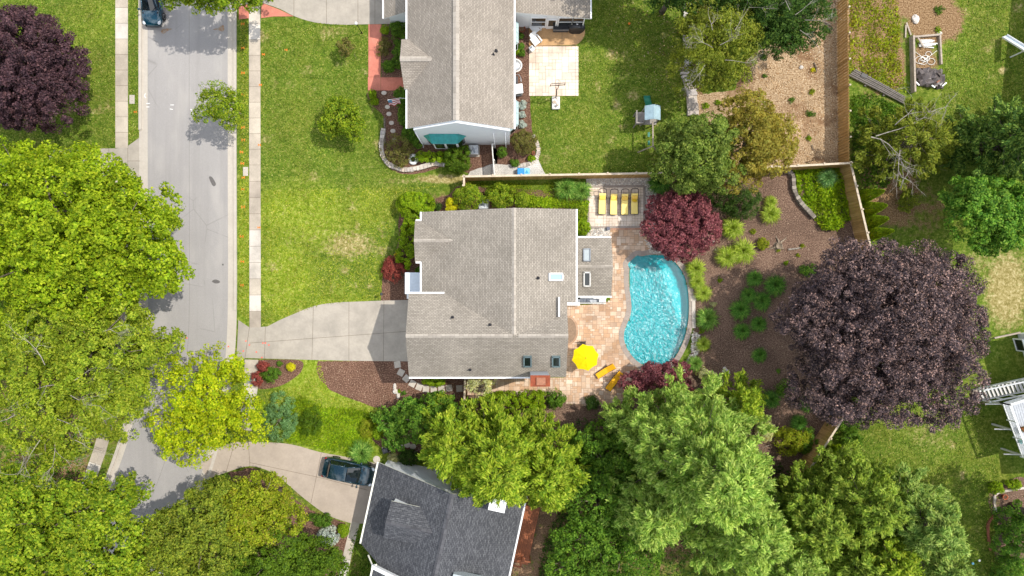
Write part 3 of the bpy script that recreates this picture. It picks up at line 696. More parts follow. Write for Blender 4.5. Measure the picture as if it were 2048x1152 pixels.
lm('blue_pine_needles', gain=1.9, cols=[(.055, .11, .02), (.11, .185, .036), (.19, .265, .06), (.27, .335, .095)], vary=.2)
lm('cedar_needles', [(.05, .09, .011), (.10, .16, .018), (.165, .23, .028), (.23, .28, .05)], gain=2.1)
lm('spruce_needles', [(.016, .045, .008), (.04, .085, .013), (.085, .15, .02), (.16, .22, .04)], trans=.3, gain=1.8)
lm('golden_leaves', [(.11, .095, .014), (.18, .155, .022), (.25, .21, .038), (.16, .18, .03)])
lm('ash_leaves', [(.04, .07, .012), (.075, .12, .018), (.125, .175, .026), (.18, .225, .05)])
lm('moss_needles', [(.05, .075, .008), (.10, .132, .012), (.155, .188, .018), (.21, .225, .035)], gain=1.75)
lm('box_leaves', [(.06, .12, .005), (.12, .20, .006), (.18, .27, .008), (.24, .31, .014)])
lm('boxdark_leaves', [(.03, .065, .005), (.06, .11, .007), (.095, .155, .010)])
lm('yellow_leaves', [(.34, .30, .008), (.48, .42, .010), (.56, .48, .02)])
lm('juniper_leaves', [(.035, .085, .022), (.07, .14, .045), (.11, .19, .07)], trans=.15)
lm('ivy_leaves', [(.08, .12, .006), (.155, .205, .009), (.24, .28, .016), (.15, .13, .02)])
lm('brownish_leaves', [(.05, .06, .012), (.10, .10, .025), (.16, .13, .05), (.13, .16, .02)])
lm('cream_leaves', [(.28, .30, .12), (.42, .42, .20), (.50, .49, .28), (.26, .32, .06)])
lm('silver_leaves', [(.13, .17, .14), (.22, .26, .23), (.32, .35, .31)], trans=.1)
lm('lime_grass', [(.12, .20, .012), (.20, .29, .022), (.29, .36, .045), (.38, .42, .11)], trans=.35, gain=1.6)
lm('green_grass', [(.03, .085, .012), (.065, .145, .02), (.11, .20, .032), (.19, .26, .06)], trans=.35, gain=2.1)
lm('blue_grass', [(.03, .10, .025), (.07, .17, .045), (.12, .23, .07), (.22, .31, .12)], trans=.35)
lm('emerald_grass', [(.02, .075, .010), (.042, .125, .016), (.078, .18, .025), (.15, .235, .045)], trans=.35, gain=2.0)

def limb_path(a, b, rg, sag=.12, k=5):
    a, b = np.array(a, float), np.array(b, float); L = np.linalg.norm(b - a)
    return [tuple(a + (b - a) * t + rg.normal(size=3) * L * .035 * (0 < i < k - 1) + np.array([0, 0, L * sag * math.sin(math.pi * t)])) for i, t in enumerate(np.linspace(0, 1, k))]
def twigs(mb, p, d, L, r, rg, depth=3):
    p = np.array(p, float); d = np.array(d, float); d /= np.linalg.norm(d)
    path = [p]; k = 4
    for i in range(k): d = d + rg.normal(size=3) * .16; d /= np.linalg.norm(d); path.append(path[-1] + d * L / k)
    mb.tube(path, [r * (1 - .18 * i) for i in range(k + 1)], 4 if depth < 3 else 5)
    if depth:
        for _ in range(rg.integers(2, 5)):
            i = rg.integers(1, k + 1); e = d + rg.normal(size=3) * .7; e[2] *= .6
            twigs(mb, path[i], e, L * rg.uniform(.45, .7), r * .55, rg, depth - 1)

def crown_clumps(c, rad, rg, cl, cover, zmin=-.35, lobes=.16, core=.25):
    """clump centres over a lumpy ellipsoid, plus a few inside"""
    c = np.array(c, float); rad = np.array(rad, float)
    area = 4 * math.pi * ((rad[0] * rad[1]) ** 1.6 / 3 + (rad[0] * rad[2]) ** 1.6 / 3 + (rad[1] * rad[2]) ** 1.6 / 3) ** (1 / 1.6) * (1 - zmin) / 2
    n = max(6, int(area * cover / (math.pi * cl * cl)))
    d = sph(n, rg, zmin); ph = rg.normal(size=(7, 3)) * 2.6; of = rg.uniform(0, 6.3, 7)
    f = 1 + lobes * np.sin(d @ ph.T + of).sum(1) / 2.2
    f *= rg.uniform(.86, 1.03, n)
    P = c + d * rad * f[:, None]; O = d
    m = int(n * core); di = sph(m, rg, -.5); Q = c + di * rad * rg.uniform(.35, .75, m)[:, None]
    return np.concatenate([P, Q]), np.concatenate([O, di])
def fill_clumps(P, O, rg, cl, per, leaf, asp, flat=.7, outw=.55, rnd=.55):
    leaf = leaf * .86; per = per * 1.3; n = len(P); k = rg.integers(int(per * .6), int(per * 1.4) + 1, n); idx = np.repeat(np.arange(n), k)
    d = sph(len(idx), rg, -.6); rr = cl * rg.uniform(.6, 1.35, n)[idx] * rg.uniform(.35, 1., len(idx)) ** .6
    off = d * rr[:, None]; off[:, 2] *= flat
    C = P[idx] + off; N = d * outw + O[idx] * .35 + np.array([0, 0, .55]) + rg.normal(size=d.shape) * rnd
    return leaf_quads(C, N, leaf, asp, rg, None, .12)

def tree(name, label, lobes, mat, leaf=.24, asp=.6, cl=.65, per=70, cover=1.1, base=None, trunk=.22, cat='tree', group=None, zmin=-.35, twig=None, seed=0, lob=.16, core=.3, bark='bark', inner=None, flat=.7, rnd=.55):
    """lobes: (px, py, z centre, rx px, ry px, rz m) as seen in the photo"""
    rg = np.random.default_rng(1000 + seed)
    L = [(np.array(W(x, y, z)), np.array((S(rx, z), S(ry, z), rz))) for x, y, z, rx, ry, rz in lobes]
    if base is None: w = np.array([r[0] * r[1] for _, r in L]); b = sum(c * q for (c, _), q in zip(L, w)) / w.sum(); b = Vector((b[0], b[1], 0))
    else: b = W(*base)
    root = thing(name, label, cat, b, 0, group); V = []; mb = MB()
    top = max(c[2] for c, _ in L); fork = np.array((b.x, b.y, top * .35 + .2))
    mb.tube([(b.x, b.y, -.05), (b.x + .03, b.y, fork[2] * .5), tuple(fork)], [trunk * 1.25, trunk * .95, trunk * .8], 9)
    for c, r in L:
        P, O = crown_clumps(c, r, rg, cl, cover, zmin, lob, core)
        V.append(fill_clumps(P, O, rg, cl, per, leaf, asp, flat, .55, rnd))
        hub = c - np.array((0, 0, r[2] * .45)); hub = fork + (hub - fork) * .8
        if np.linalg.norm(hub - fork) > .4: mb.tube(limb_path(fork, hub, rg), np.linspace(trunk * .75, trunk * .4, 5), 7)
        for i in rg.choice(len(P), min(len(P), 9), replace=False):
            mb.tube(limb_path(hub, P[i] - O[i] * cl * .4, rg), np.linspace(trunk * .36, .02, 5), 5)
    mb.build('trunk', M[bark], root, True)
    npmesh('crown', np.concatenate(V), 4, mat, root)
    if twig:
        tw = MB()
        for (x, y, z, dx, dy, dz, ln) in twig: twigs(tw, W(x, y, z + 1.0), (dx, dy, dz * .5), ln * .8, .024 if ln < 3 else .032, rg, 4); tw.build('bare_branch', M['deadwood'], root); tw = MB()
    return root

def conifer(name, label, base, h, rad, mat, z0=.12, n=90, power=.75, up=.25, leaf=.34, asp=.3, tuft=.42, per=60, seed=0, cat='tree', group=None, trunk=.26, lean=(0, 0), top=.04, sprays=9, spread=.34, bark='bark', twig=None, mat2=None):
    rg = np.random.default_rng(2000 + seed); b = W(*base); root = thing(name, label, cat, b, 0, group); mb = MB(); CC, NN, AX = [], [], []
    B = np.array(b); lean = np.array((lean[0], lean[1], 0.))
    ax = lambda t: B + lean * t + np.array((0, 0, h * t))
    mb.tube([tuple(ax(t) - (np.array((0, 0, .05)) if t == 0 else 0)) for t in (0, .25, .5, .75, .97)], [trunk, trunk * .8, trunk * .55, trunk * .3, .03], 8)
    for i in range(n):
        t = z0 + (1 - z0 - top) * (i + rg.uniform(0, 1)) / n; az = i * 2.39996 + rg.normal() * .35
        L = rad * max(.1, (1 - (t - z0) / (1 - z0))) ** power * rg.uniform(.7, 1.12); p = ax(t)
        d = np.array((math.cos(az), math.sin(az), up * rg.uniform(.4, 1.5))); e = p + d * L
        path = limb_path(p, e, rg, -.06, 5); mb.tube(path, np.linspace(max(.02, trunk * .28 * (1 - t) + .015), .012, 5), 4)
        # sprays along the outer part of the limb
        ns = max(3, int(sprays * L / rad + 2))
        u = rg.uniform(.22, 1.0, ns) ** .8; side = np.cross(d, (0, 0, 1.)); side /= np.linalg.norm(side)
        for q in u:
            c = p + (e - p) * q + side * rg.normal() * L * spread * (1.05 - q) + np.array((0, 0, rg.normal() * .12 + tuft * .3))
            m = rg.integers(int(per * .7), int(per * 1.3)); off = sph(m, rg, -.4) * (tuft * rg.uniform(.6, 1.2)) * rg.uniform(.25, 1, (m, 1))
            out = d + side * rg.normal() * .5 + np.array((0, 0, .35)); out /= np.linalg.norm(out)
            C = c + off * .75 + out * (rg.uniform(-.2, .95, m) * tuft)[:, None]
            CC.append(C); AX.append(out + off / tuft * .55 + rg.normal(size=(m, 3)) * .25); NN.append(np.array((0, 0, .8)) + off / tuft * .5 + rg.normal(size=(m, 3)) * .5)
    for q in np.linspace(.86, 1.0, 7):                # leading shoot hides the stem tip
        m = per; off = sph(m, rg, -.2) * tuft * (1.35 - q + .25) * 1.3; CC.append(ax(q) + off); AX.append(off + np.array((0, 0, .3))); NN.append(off + np.array((0, 0, .8)) + rg.normal(size=(m, 3)) * .4)
    CC, NN, AX = map(np.concatenate, (CC, NN, AX))
    mb.build('trunk', M[bark], root, True)
    npmesh('crown', leaf_quads(CC, NN, leaf, asp, rg, AX, .1), 4, mat, root)
    if twig:
        tw = MB()
        for (x, y, z, dx, dy, dz, ln) in twig: twigs(tw, W(x, y, z), (dx, dy, dz), ln, .05, rg, 3); tw.build('bare_branch', M['deadwood'], root); tw = MB()
    return root

def bush(name, label, px, py, rx, ry, h, mat, leaf=.13, asp=.6, rot=0, cl=.22, per=46, seed=0, cat='shrub', group=None, cover=1.5, lob=.07, zc=None, parts=True, box=False, rnd=.5, fuzz=.5):
    """dense shrub; rx, ry in photo px, height in m"""
    rg = np.random.default_rng(3000 + seed + int(px)); z = h * .5; c = W(px, py, z); root = thing(name, label, cat, (c.x, c.y, 0), 0, group)
    a, b = S(rx, z), S(ry, z); area = 4 * math.pi * (a * b + a * h * .5 + b * h * .5) / 3 * .75; n = max(8, int(area * cover / (math.pi * cl * cl)))
    d = sph(n, rg, -.45); ph = rg.normal(size=(5, 3)) * 3; f = (1 + lob * np.sin(d @ ph.T + rg.uniform(0, 6, 5)).sum(1)) * rg.uniform(.9, 1.02, n)
    if box: d2 = np.sign(d) * np.abs(d) ** .6
    else: d2 = d
    P = d2 * np.array((a - cl * .6, b - cl * .6, h * .5 - cl * .3)) * f[:, None]
    ca, sa = math.cos(rot), math.sin(rot); Rm = np.array(((ca, -sa, 0), (sa, ca, 0), (0, 0, 1)))
    P = P @ Rm.T + np.array((c.x, c.y, h * .52)); O = d @ Rm.T
    m = max(4, n // 4); Q = sph(m, rg) * np.array((a, b, h * .5)) * .5 @ Rm.T + np.array((c.x, c.y, h * .5))
    V = fill_clumps(np.concatenate([P, Q]), np.concatenate([O, sph(m, rg)]), rg, cl, per, leaf, asp, .85, .7, rnd)
    V[:, 2] = np.maximum(V[:, 2], .01)
    mb = MB()
    for k in range(5):
        e = P[rg.integers(len(P))]; mb.tube([(c.x, c.y, -.02), (c.x * .5 + e[0] * .5, c.y * .5 + e[1] * .5, e[2] * .55), tuple(e)], [.045, .03, .012], 5)
    mb.build('stem', M['bark'], root); npmesh('foliage', V, 4, mat, root); return root

def grass_proto(key, mat, h, spread, nb, seed, wid=.028):
    """fountain grass: arching blades of four segments from one root"""
    rg = np.random.default_rng(seed); root = thing('ornamental_grass', key, 'grass clump'); n = nb
    az = rg.uniform(0, 2 * math.pi, n); L = rg.uniform(.55, 1.08, n); lean = rg.uniform(.02, 1, n) ** .62
    r0 = rg.uniform(0, .16, n) * spread; bx, by = r0 * np.cos(az + rg.normal(size=n) * .5), r0 * np.sin(az + rg.normal(size=n) * .5)
    ts = np.linspace(0, 1, 5); rr = spread * lean[:, None] * L[:, None] * ts ** 1.35; zz = h * L[:, None] * ((1 - .25 * lean[:, None]) * np.sin(ts * (1.6 + .9 * lean[:, None])))
    zz = np.maximum(zz, .02 * ts); tw = rg.normal(size=n)[:, None] * .42 * ts
    X = bx[:, None] + rr * np.cos(az[:, None] + tw); Y = by[:, None] + rr * np.sin(az[:, None] + tw)
    w = wid * np.array([1, 1.1, 1., .75, .15]) * rg.uniform(.7, 1.3, n)[:, None]; px, py = -np.sin(az)[:, None] * w, np.cos(az)[:, None] * w
    A = np.stack([X - px, Y - py, zz], 2); B = np.stack([X + px, Y + py, zz + .012], 2)
    Q = np.stack([A[:, :-1], B[:, :-1], B[:, 1:], A[:, 1:]], 2)       # n,4,4,3
    me_v = Q.reshape(-1, 3); npmesh('blades', me_v, 4, mat, root)
    mb = MB(); mb.lathe([(.16 * spread, .0), (.13 * spread, .06), (.03, .12)], (0, 0, 0), 10); mb.build('root_crown', M['soil'], root)
    return root

def cover_leaves(name, label, cat, px, n, leaf, asp, z0, z1, mat, seed=0, up=.8, ragged=.2, smooth=0):
    rg = np.random.default_rng(4000 + seed); pts = [(p.x, p.y) for p in WL(cr(px, 3) if smooth else px)]; xs = [p[0] for p in pts]; ys = [p[1] for p in pts]
    P = np.stack([rg.uniform(min(xs), max(xs), n * 3), rg.uniform(min(ys), max(ys), n * 3)], 1); P = P[inside(P, pts)][:n]
    ph = rg.normal(size=(6, 2)) * 2.2; q = .5 + .5 * np.sin(P @ ph.T + rg.uniform(0, 6, 6)).mean(1) * 1.6
    keep = rg.uniform(0, 1, len(P)) < .35 + q * .8; P = P[keep]; q = q[keep]
    P = P + rg.normal(size=P.shape) * ragged * .4
    C = np.concatenate([P, (z0 + (z1 - z0) * np.clip(q, .1, 1.2) * rg.uniform(.3, 1, len(P)))[:, None]], 1)
    N = rg.normal(size=C.shape) * .6 + np.array((0, 0, up)); return tag(npmesh(name, leaf_quads(C, N, leaf, asp, rg), 4, mat), label, cat, kind='stuff')
# ---------------------------------------------------------------- the trees
tree('purple_maple', 'round dark purple maple on the lawn by the sidewalk, upper left', [(66, 130, 6.2, 76, 84, 3.6), (88, 190, 5.4, 66, 58, 3.0), (22, 170, 5.2, 66, 80, 3.0), (58, 62, 5.4, 56, 44, 2.8), (130, 128, 5.2, 40, 34, 2.3), (40, 222, 4.6, 44, 34, 2.2)], LM['purple_leaves'], .18, .62, .40, 70, 1.35, trunk=.28, seed=1)
tree('maple_tree', 'large bright green street maple reaching over the road from the left edge', [(130, 440, 9.5, 150, 120, 4.2), (220, 500, 8.6, 140, 100, 3.6), (60, 400, 8.4, 110, 100, 3.6), (150, 560, 7.5, 140, 78, 3.2), (40, 540, 8, 100, 100, 3.6), (245, 420, 7.2, 82, 72, 2.8), (170, 350, 7, 92, 60, 2.6), (310, 535, 7.2, 62, 50, 2.0), (60, 330, 6.6, 70, 44, 2.2)], LM['maple_leaves'], .25, .62, .5, 56, 1.15, base=(205, 520), trunk=.4, seed=2)
tree('grove_tree', 'sparse green tree with bare grey twigs left of the road, below the big bright maple', [(200, 690, 8, 112, 70, 3.2), (120, 660, 7, 100, 66, 2.8), (60, 740, 7.2, 84, 80, 3.0), (165, 785, 7.6, 108, 66, 3.0), (248, 765, 6.4, 54, 50, 2.2), (105, 855, 6.8, 86, 58, 2.8), (236, 832, 5.6, 34, 50, 1.8), (245, 640, 6.2, 50, 48, 2.0)], LM['mixed_leaves'], .22, .6, .44, 52, 1.1, base=(190, 720), trunk=.3, seed=3,
     twig=[(90, 730, 9.2, -.3, .9, .3, 3.4), (110, 770, 9.2, -1, -.2, .2, 3.6), (140, 790, 9, .8, -.6, .2, 3.0), (60, 800, 8.6, -.9, -.7, .2, 3.8), (100, 830, 8.8, .9, -.3, .3, 3.2), (150, 760, 9.2, .6, .3, .3, 2.6), (80, 880, 8.2, -.5, -.9, .2, 3.4), (150, 880, 8, .8, -.7, .2, 2.8), (110, 885, 8, 0, -1, .2, 3.0), (200, 665, 9.5, .9, .4, .2, 2.4), (30, 830, 8, -.8, -.5, .3, 3.0), (40, 890, 7.5, .3, -1, .2, 3.)])
tree('young_oak', 'small loose green tree hanging over the left lane, right of the grey twigged tree', [(315, 690, 5.5, 54, 30, 1.7), (285, 720, 5, 50, 34, 1.5), (340, 682, 5.4, 32, 24, 1.2)], LM['mixed_leaves'], .22, .6, .40, 36, .8, base=(268, 712), trunk=.13, seed=4)
tree('lime_tree', 'yellow green street tree in front of the two driveways', [(420, 790, 6.6, 82, 66, 2.7), (450, 840, 6.2, 78, 56, 2.5), (390, 850, 6.2, 84, 66, 2.5), (415, 745, 5.6, 60, 40, 2.0), (375, 885, 5.4, 54, 36, 1.7), (490, 830, 5.2, 42, 46, 1.7), (356, 848, 5, 46, 30, 1.5), (440, 740, 5.2, 50, 30, 1.5)], LM['lime_leaves'], .20, .62, .38, 34, .78, base=(468, 812), trunk=.2, seed=5, lob=.26)
tree('maple_tree', 'broad bright green tree filling the bottom left corner', [(110, 1050, 9.5, 130, 82, 4.2), (45, 990, 8, 88, 62, 3.4), (190, 1020, 8, 84, 66, 3.2), (60, 1110, 9, 110, 82, 4.), (210, 1090, 9, 92, 82, 3.6), (248, 985, 6.0, 42, 30, 1.8), (10, 1040, 8, 70, 100, 3.6), (130, 1150, 9, 120, 60, 3.6)], LM['grove_leaves'], .25, .62, .5, 54, 1.1, base=(160, 985), trunk=.38, seed=6)
tree('redbud_tree', 'olive green spreading tree below the bend of the road', [(405, 1045, 6.4, 100, 60, 2.8), (335, 1095, 6.2, 76, 60, 2.6), (465, 990, 5.4, 74, 38, 2.0), (420, 1090, 6.6, 102, 62, 2.8), (330, 1140, 6.2, 100, 50, 2.6)], LM['olive_leaves'], .2, .66, .42, 56, 1.15, base=(410, 985), trunk=.25, seed=7)
tree('golden_locust', 'yellow green tree touching the lower driveway, right of the olive tree', [(525, 1000, 6.2, 66, 48, 2.2), (550, 1035, 5.6, 58, 44, 2.0), (490, 1040, 6.2, 66, 42, 2.1), (470, 1000, 5.6, 40, 34, 1.7)], LM['ivy_leaves'], .2, .62, .42, 54, 1.15, trunk=.18, seed=8)
tree('hornbeam_tree', 'deep green tree at the bottom edge beside the concrete side path', [(540, 1110, 5.8, 92, 58, 2.6), (620, 1120, 5.2, 66, 44, 2.2), (640, 1150, 5, 50, 50, 2.0), (490, 1140, 5.4, 70, 50, 2.4)], LM['boxdark_leaves'], .2, .6, .4, 54, 1.1, trunk=.2, seed=9)
tree('street_tree', 'leafy branches of a street tree overhanging the road at the top edge', [(430, -34, 6.6, 88, 40, 2.4), (380, -24, 6, 50, 28, 1.5), (480, -8, 6, 48, 30, 1.6), (415, 10, 5.8, 30, 16, .9), (520, -12, 5.6, 30, 22, 1.2), (350, -4, 5.6, 32, 14, .9), (430, -110, 7, 120, 60, 3)], LM['grove_leaves'], .22, .6, .4, 40, .9, base=(484, -50), trunk=.2, seed=10)
tree('street_tree', 'thin airy young street tree leaning over the right kerb', [(444, 210, 4.2, 38, 32, 1.5), (425, 228, 3.6, 32, 22, 1.1), (458, 232, 3.8, 32, 24, 1.2), (436, 186, 4.2, 30, 20, 1.0), (470, 208, 3.6, 24, 20, .9)], LM['grove_leaves'], .2, .4, .34, 36, .95, base=(487, 232), trunk=.09, seed=11, core=.15)
tree('small_tree', 'small round bright green tree in the middle of the upper front lawn', [(685, 235, 2.6, 38, 34, 1.3), (700, 255, 2.2, 28, 24, 1.0), (665, 250, 2.0, 26, 22, .9), (680, 215, 2.2, 28, 20, .9)], LM['grove_leaves'], .19, .6, .3, 36, 1.1, trunk=.08, seed=12)
tree('sapling', 'tiny staked sapling with bronze leaves beside the red walkway', [(691, 95, 1.5, 16, 16, .7)], LM['brownish_leaves'], .15, .6, .22, 34, 1.1, trunk=.04, seed=13)
conifer('larch_tree', 'wide yellow green feathery conifer between the tan house and the charcoal roof', (1000, 880), 13.0, 4.6, LM['larch_needles'], .14, 120, .55, .22, .30, .34, .46, 58, 14, trunk=.32, sprays=11, spread=.42)
conifer('larch_tree', 'lower feathery yellow green conifer against the right of the charcoal roof ridge', (1086, 902), 11.0, 4.2, LM['larch_needles'], .14, 80, .55, .22, .30, .34, .44, 54, 15, trunk=.25, sprays=9, spread=.42)
conifer('larch_tree', 'feathery yellow green conifer nearest the white gable of the charcoal roofed house', (922, 860), 10.0, 3.9, LM['larch_needles'], .14, 76, .55, .22, .30, .34, .44, 54, 65, trunk=.24, sprays=9, spread=.42)
conifer('white_pine', 'tall feathery pale green pine below the pool, biggest of the conifers', (1345, 868), 17.5, 6.6, LM['pine_needles'], .12, 190, .62, .38, .34, .26, .48, 66, 16, trunk=.36, sprays=12, spread=.40)
conifer('white_pine', 'pale green pine at the bottom edge, in front of the biggest pine', (1420, 990), 13.5, 5.2, LM['pine_needles'], .12, 120, .62, .38, .34, .26, .46, 60, 17, trunk=.3, sprays=10, spread=.42)
conifer('white_pine', 'pale pine at the left flank of the biggest pine, above the bottom edge', (1266, 965), 11.5, 4.4, LM['pine_needles'], .12, 100, .62, .38, .34, .26, .46, 58, 64, trunk=.26, sprays=9, spread=.40)
conifer('white_pine', 'slim pine left of the biggest pine, close to the patio corner', (1262, 838), 10.5, 3.6, LM['pine_needles'], .12, 80, .62, .4, .32, .26, .42, 54, 18, trunk=.22, sprays=8)
conifer('white_pine', 'young loose pine on the mulch slope, right of the biggest pine', (1448, 790), 7.5, 2.7, LM['larch_needles'], .15, 46, .65, .4, .30, .28, .4, 46, 19, trunk=.15, sprays=7)
conifer('red_cedar', 'yellowish cedar at the bottom, between the pale pine and the bluish pine', (1655, 960), 10.5, 4.6, LM['cedar_needles'], .12, 110, .62, .35, .28, .34, .42, 52, 20, trunk=.26, sprays=9)
conifer('red_cedar', 'cedar standing just below the short slanting fence', (1580, 985), 8.5, 3.8, LM['cedar_needles'], .12, 80, .62, .35, .28, .34, .42, 50, 21, trunk=.22, sprays=8)
conifer('red_cedar', 'cedar standing lowest at the bottom edge, right of the pale pine', (1690, 1060), 10, 4.2, LM['larch_needles'], .12, 90, .62, .35, .28, .34, .42, 50, 22, trunk=.24, sprays=8)
conifer('blue_pine', 'bluish green pine at the edge of the lower right lawn', (1745, 990), 11.5, 4.1, LM['blue_pine_needles'], .12, 130, .62, .4, .32, .26, .44, 60, 23, trunk=.28, sprays=9)
conifer('red_cedar', 'green cedar filling the gap in the middle of the lower right conifers', (1575, 1008), 9, 4.4, LM['cedar_needles'], .12, 100, .6, .35, .28, .34, .44, 52, 61, trunk=.22, sprays=9)
conifer('red_cedar', 'green cedar cut by the bottom edge, left of the smaller bluish pine', (1655, 1078), 9, 4.2, LM['cedar_needles'], .12, 90, .6, .35, .28, .34, .44, 52, 62, trunk=.22, sprays=9)
conifer('white_pine', 'pale pine cut by the bottom edge, between the biggest pine and the cedars', (1508, 1070), 10, 4.4, LM['pine_needles'], .12, 90, .6, .35, .34, .26, .46, 56, 63, trunk=.22, sprays=9)
conifer('blue_pine', 'smaller bluish pine at the bottom edge beside the shaded lawn', (1782, 1068), 9.5, 3.5, LM['blue_pine_needles'], .12, 80, .62, .4, .32, .26, .42, 54, 24, trunk=.22, sprays=8)
tree('copper_beech', 'huge dark purple copper beech right of the mulch slope', [(1770, 640, 9.6, 150, 120, 4.4), (1700, 610, 8.2, 118, 96, 3.6), (1700, 720, 8.2, 112, 92, 3.6), (1825, 600, 8.2, 108, 94, 3.6), (1835, 710, 8.2, 108, 94, 3.6), (1770, 770, 8, 120, 72, 3.4), (1770, 555, 8, 120, 62, 3.2), (1878, 655, 7.4, 72, 88, 3.0), (1642, 655, 7.0, 62, 90, 2.8), (1650, 780, 6.4, 62, 52, 2.4)], LM['beech_leaves'], .18, .5, .42, 78, 1.4, base=(1640, 640), trunk=.5, seed=25, flat=.75, lob=.26, zmin=-.45)
tree('japanese_maple', 'wine red japanese maple at the head of the pool', [(1362, 440, 3.6, 56, 52, 1.7), (1330, 460, 3.1, 42, 42, 1.4), (1398, 455, 3.1, 42, 42, 1.4), (1360, 490, 2.9, 50, 26, 1.3), (1370, 405, 3.1, 52, 28, 1.4), (1320, 420, 2.8, 30, 28, 1.1)], LM['red_leaves'], .17, .55, .3, 54, 1.35, base=(1368, 452), trunk=.14, seed=26)
tree('japanese_maple', 'low wine red japanese maple half hidden under the pines at the lower pool bank', [(1310, 752, 2.4, 44, 24, 1.1), (1270, 768, 2.1, 34, 22, .9), (1352, 742, 2.1, 34, 18, .9), (1350, 775, 2, 34, 22, .9)], LM['red_leaves'], .17, .55, .28, 50, 1.3, trunk=.1, seed=27)
tree('ash_tree', 'mid green tree overhanging the wooden fence north of the red maple', [(1385, 300, 6.4, 60, 52, 2.6), (1420, 345, 5.6, 52, 40, 2.2), (1352, 320, 5.4, 44, 40, 2.0), (1355, 275, 5.6, 46, 36, 2.0), (1425, 275, 6, 50, 44, 2.4), (1385, 360, 5, 50, 28, 1.8)], LM['ash_leaves'], .2, .6, .38, 52, 1.1, base=(1410, 335), trunk=.2, seed=28)
tree('golden_tree', 'golden olive tree at the corner of the dry leaf litter', [(1505, 270, 6.2, 56, 56, 2.6), (1530, 310, 5.6, 48, 44, 2.2), (1490, 340, 5.2, 42, 38, 2.0), (1490, 225, 5.6, 46, 40, 2.0), (1545, 270, 5.2, 40, 46, 1.8)], LM['golden_leaves'], .2, .6, .38, 48, 1.0, trunk=.18, seed=29)
tree('locust_tree', 'yellow green tree with bare grey branches over the stone border of the upper lawn', [(1430, 90, 6.6, 72, 58, 2.8), (1400, 130, 6, 56, 50, 2.4), (1470, 70, 6, 56, 44, 2.2), (1420, 45, 6, 60, 34, 2.2), (1385, 85, 5.6, 44, 44, 2.0), (1440, 150, 5.6, 50, 32, 1.9)], LM['moss_needles'], .22, .42, .42, 44, .95, base=(1425, 135), trunk=.2, seed=30,
     twig=[(1425, 60, 8.4, -.2, .8, .3, 2.2), (1440, 90, 9, .8, .4, .3, 2.4), (1425, 95, 8.5, -1, .3, .2, 2.2), (1450, 120, 8.6, .9, -.2, .2, 2.8), (1410, 130, 8, -.6, -.9, .1, 2.6), (1470, 60, 8, .4, .9, .2, 2.4)])
tree('elm_tree', 'dark green tree with bare grey twigs at the top edge beside the dry leaf litter', [(1570, 35, 6.4, 66, 44, 2.6), (1540, 75, 5.6, 52, 34, 2.1), (1610, 45, 5.4, 44, 44, 2.0), (1530, 10, 6, 66, 46, 2.4), (1580, 85, 4.8, 38, 22, 1.5), (1590, -30, 6, 70, 40, 2.4)], LM['dark_leaves'], .2, .5, .4, 48, 1.0, trunk=.2, seed=31,
     twig=[(1590, 30, 8.4, .7, .5, .3, 2.6), (1610, 40, 7.6, .9, -.2, .3, 2.4), (1580, 20, 8.5, -.3, .9, .3, 2.2), (1600, 60, 7, .6, -.8, .2, 2.)])
tree('oak_tree', 'shady oak branches at the top edge above the upper lawn', [(1330, -40, 6, 70, 50, 2.4), (1400, -20, 6.5, 66, 44, 2.4), (1290, -70, 7, 80, 50, 2.6), (1465, -20, 6.4, 60, 40, 2.2)], LM['dark_leaves'], .22, .6, .44, 48, 1.05, trunk=.24, seed=32)
tree('plum_tree', 'tree just beyond the top edge that shades the upper lawn', [(1230, -140, 8, 90, 60, 3), (1320, -130, 8, 90, 60, 3)], LM['dark_leaves'], .26, .6, .55, 44, 1.0, trunk=.24, seed=33)
conifer('red_cedar', 'spreading cedar with long bare grey limbs beyond the tall board fence', (1768, 302), 6.2, 4.6, LM['moss_needles'], .2, 70, .45, .16, .26, .34, .40, 44, 34, trunk=.2, sprays=8, spread=.5,
        twig=[(1752, 272, 5.6, 1, .35, .05, 3.6), (1742, 274, 5.4, 1, -.5, 0, 3.2), (1790, 250, 5.6, .9, .5, .1, 2.6), (1800, 300, 5.4, .2, -1, 0, 2.4), (1830, 240, 5, .8, .6, .1, 2.6), (1795, 310, 5, .7, -.8, 0, 2.2)])
conifer('spruce_tree', 'dark green spruce at the right edge above the emerald tree', (1925, 310), 11, 4.3, LM['spruce_needles'], .12, 110, .62, .28, .30, .3, .42, 54, 35, trunk=.26, sprays=9)
conifer('spruce_tree', 'second dark spruce cut by the right edge of the photo', (1985, 290), 9, 3.8, LM['spruce_needles'], .12, 90, .62, .28, .30, .3, .42, 52, 36, trunk=.24, sprays=8)
tree('magnolia_tree', 'glossy emerald green tree at the right edge above the copper beech', [(1960, 410, 5.6, 62, 52, 2.4), (1995, 445, 5.2, 50, 48, 2.2), (1930, 400, 4.8, 40, 42, 1.8), (1995, 395, 5.2, 52, 44, 2.1), (2020, 420, 5, 46, 52, 2.1), (1985, 480, 4.4, 44, 26, 1.6)], LM['emerald_leaves'], .25, .5, .36, 46, 1.15, base=(1930, 430), trunk=.18, seed=37)
tree('understory_tree', 'dark green tree in the shade between the two conifer groups at the bottom', [(1195, 1000, 5, 62, 72, 2.2), (1180, 1090, 5, 62, 72, 2.2), (1230, 930, 4.4, 62, 60, 2.0), (1260, 1090, 5, 70, 72, 2.2), (1150, 1140, 4.6, 52, 50, 2.0), (1190, 890, 3.6, 56, 44, 1.6)], LM['green_leaves'], .22, .6, .42, 52, 1.05, trunk=.2, seed=38)
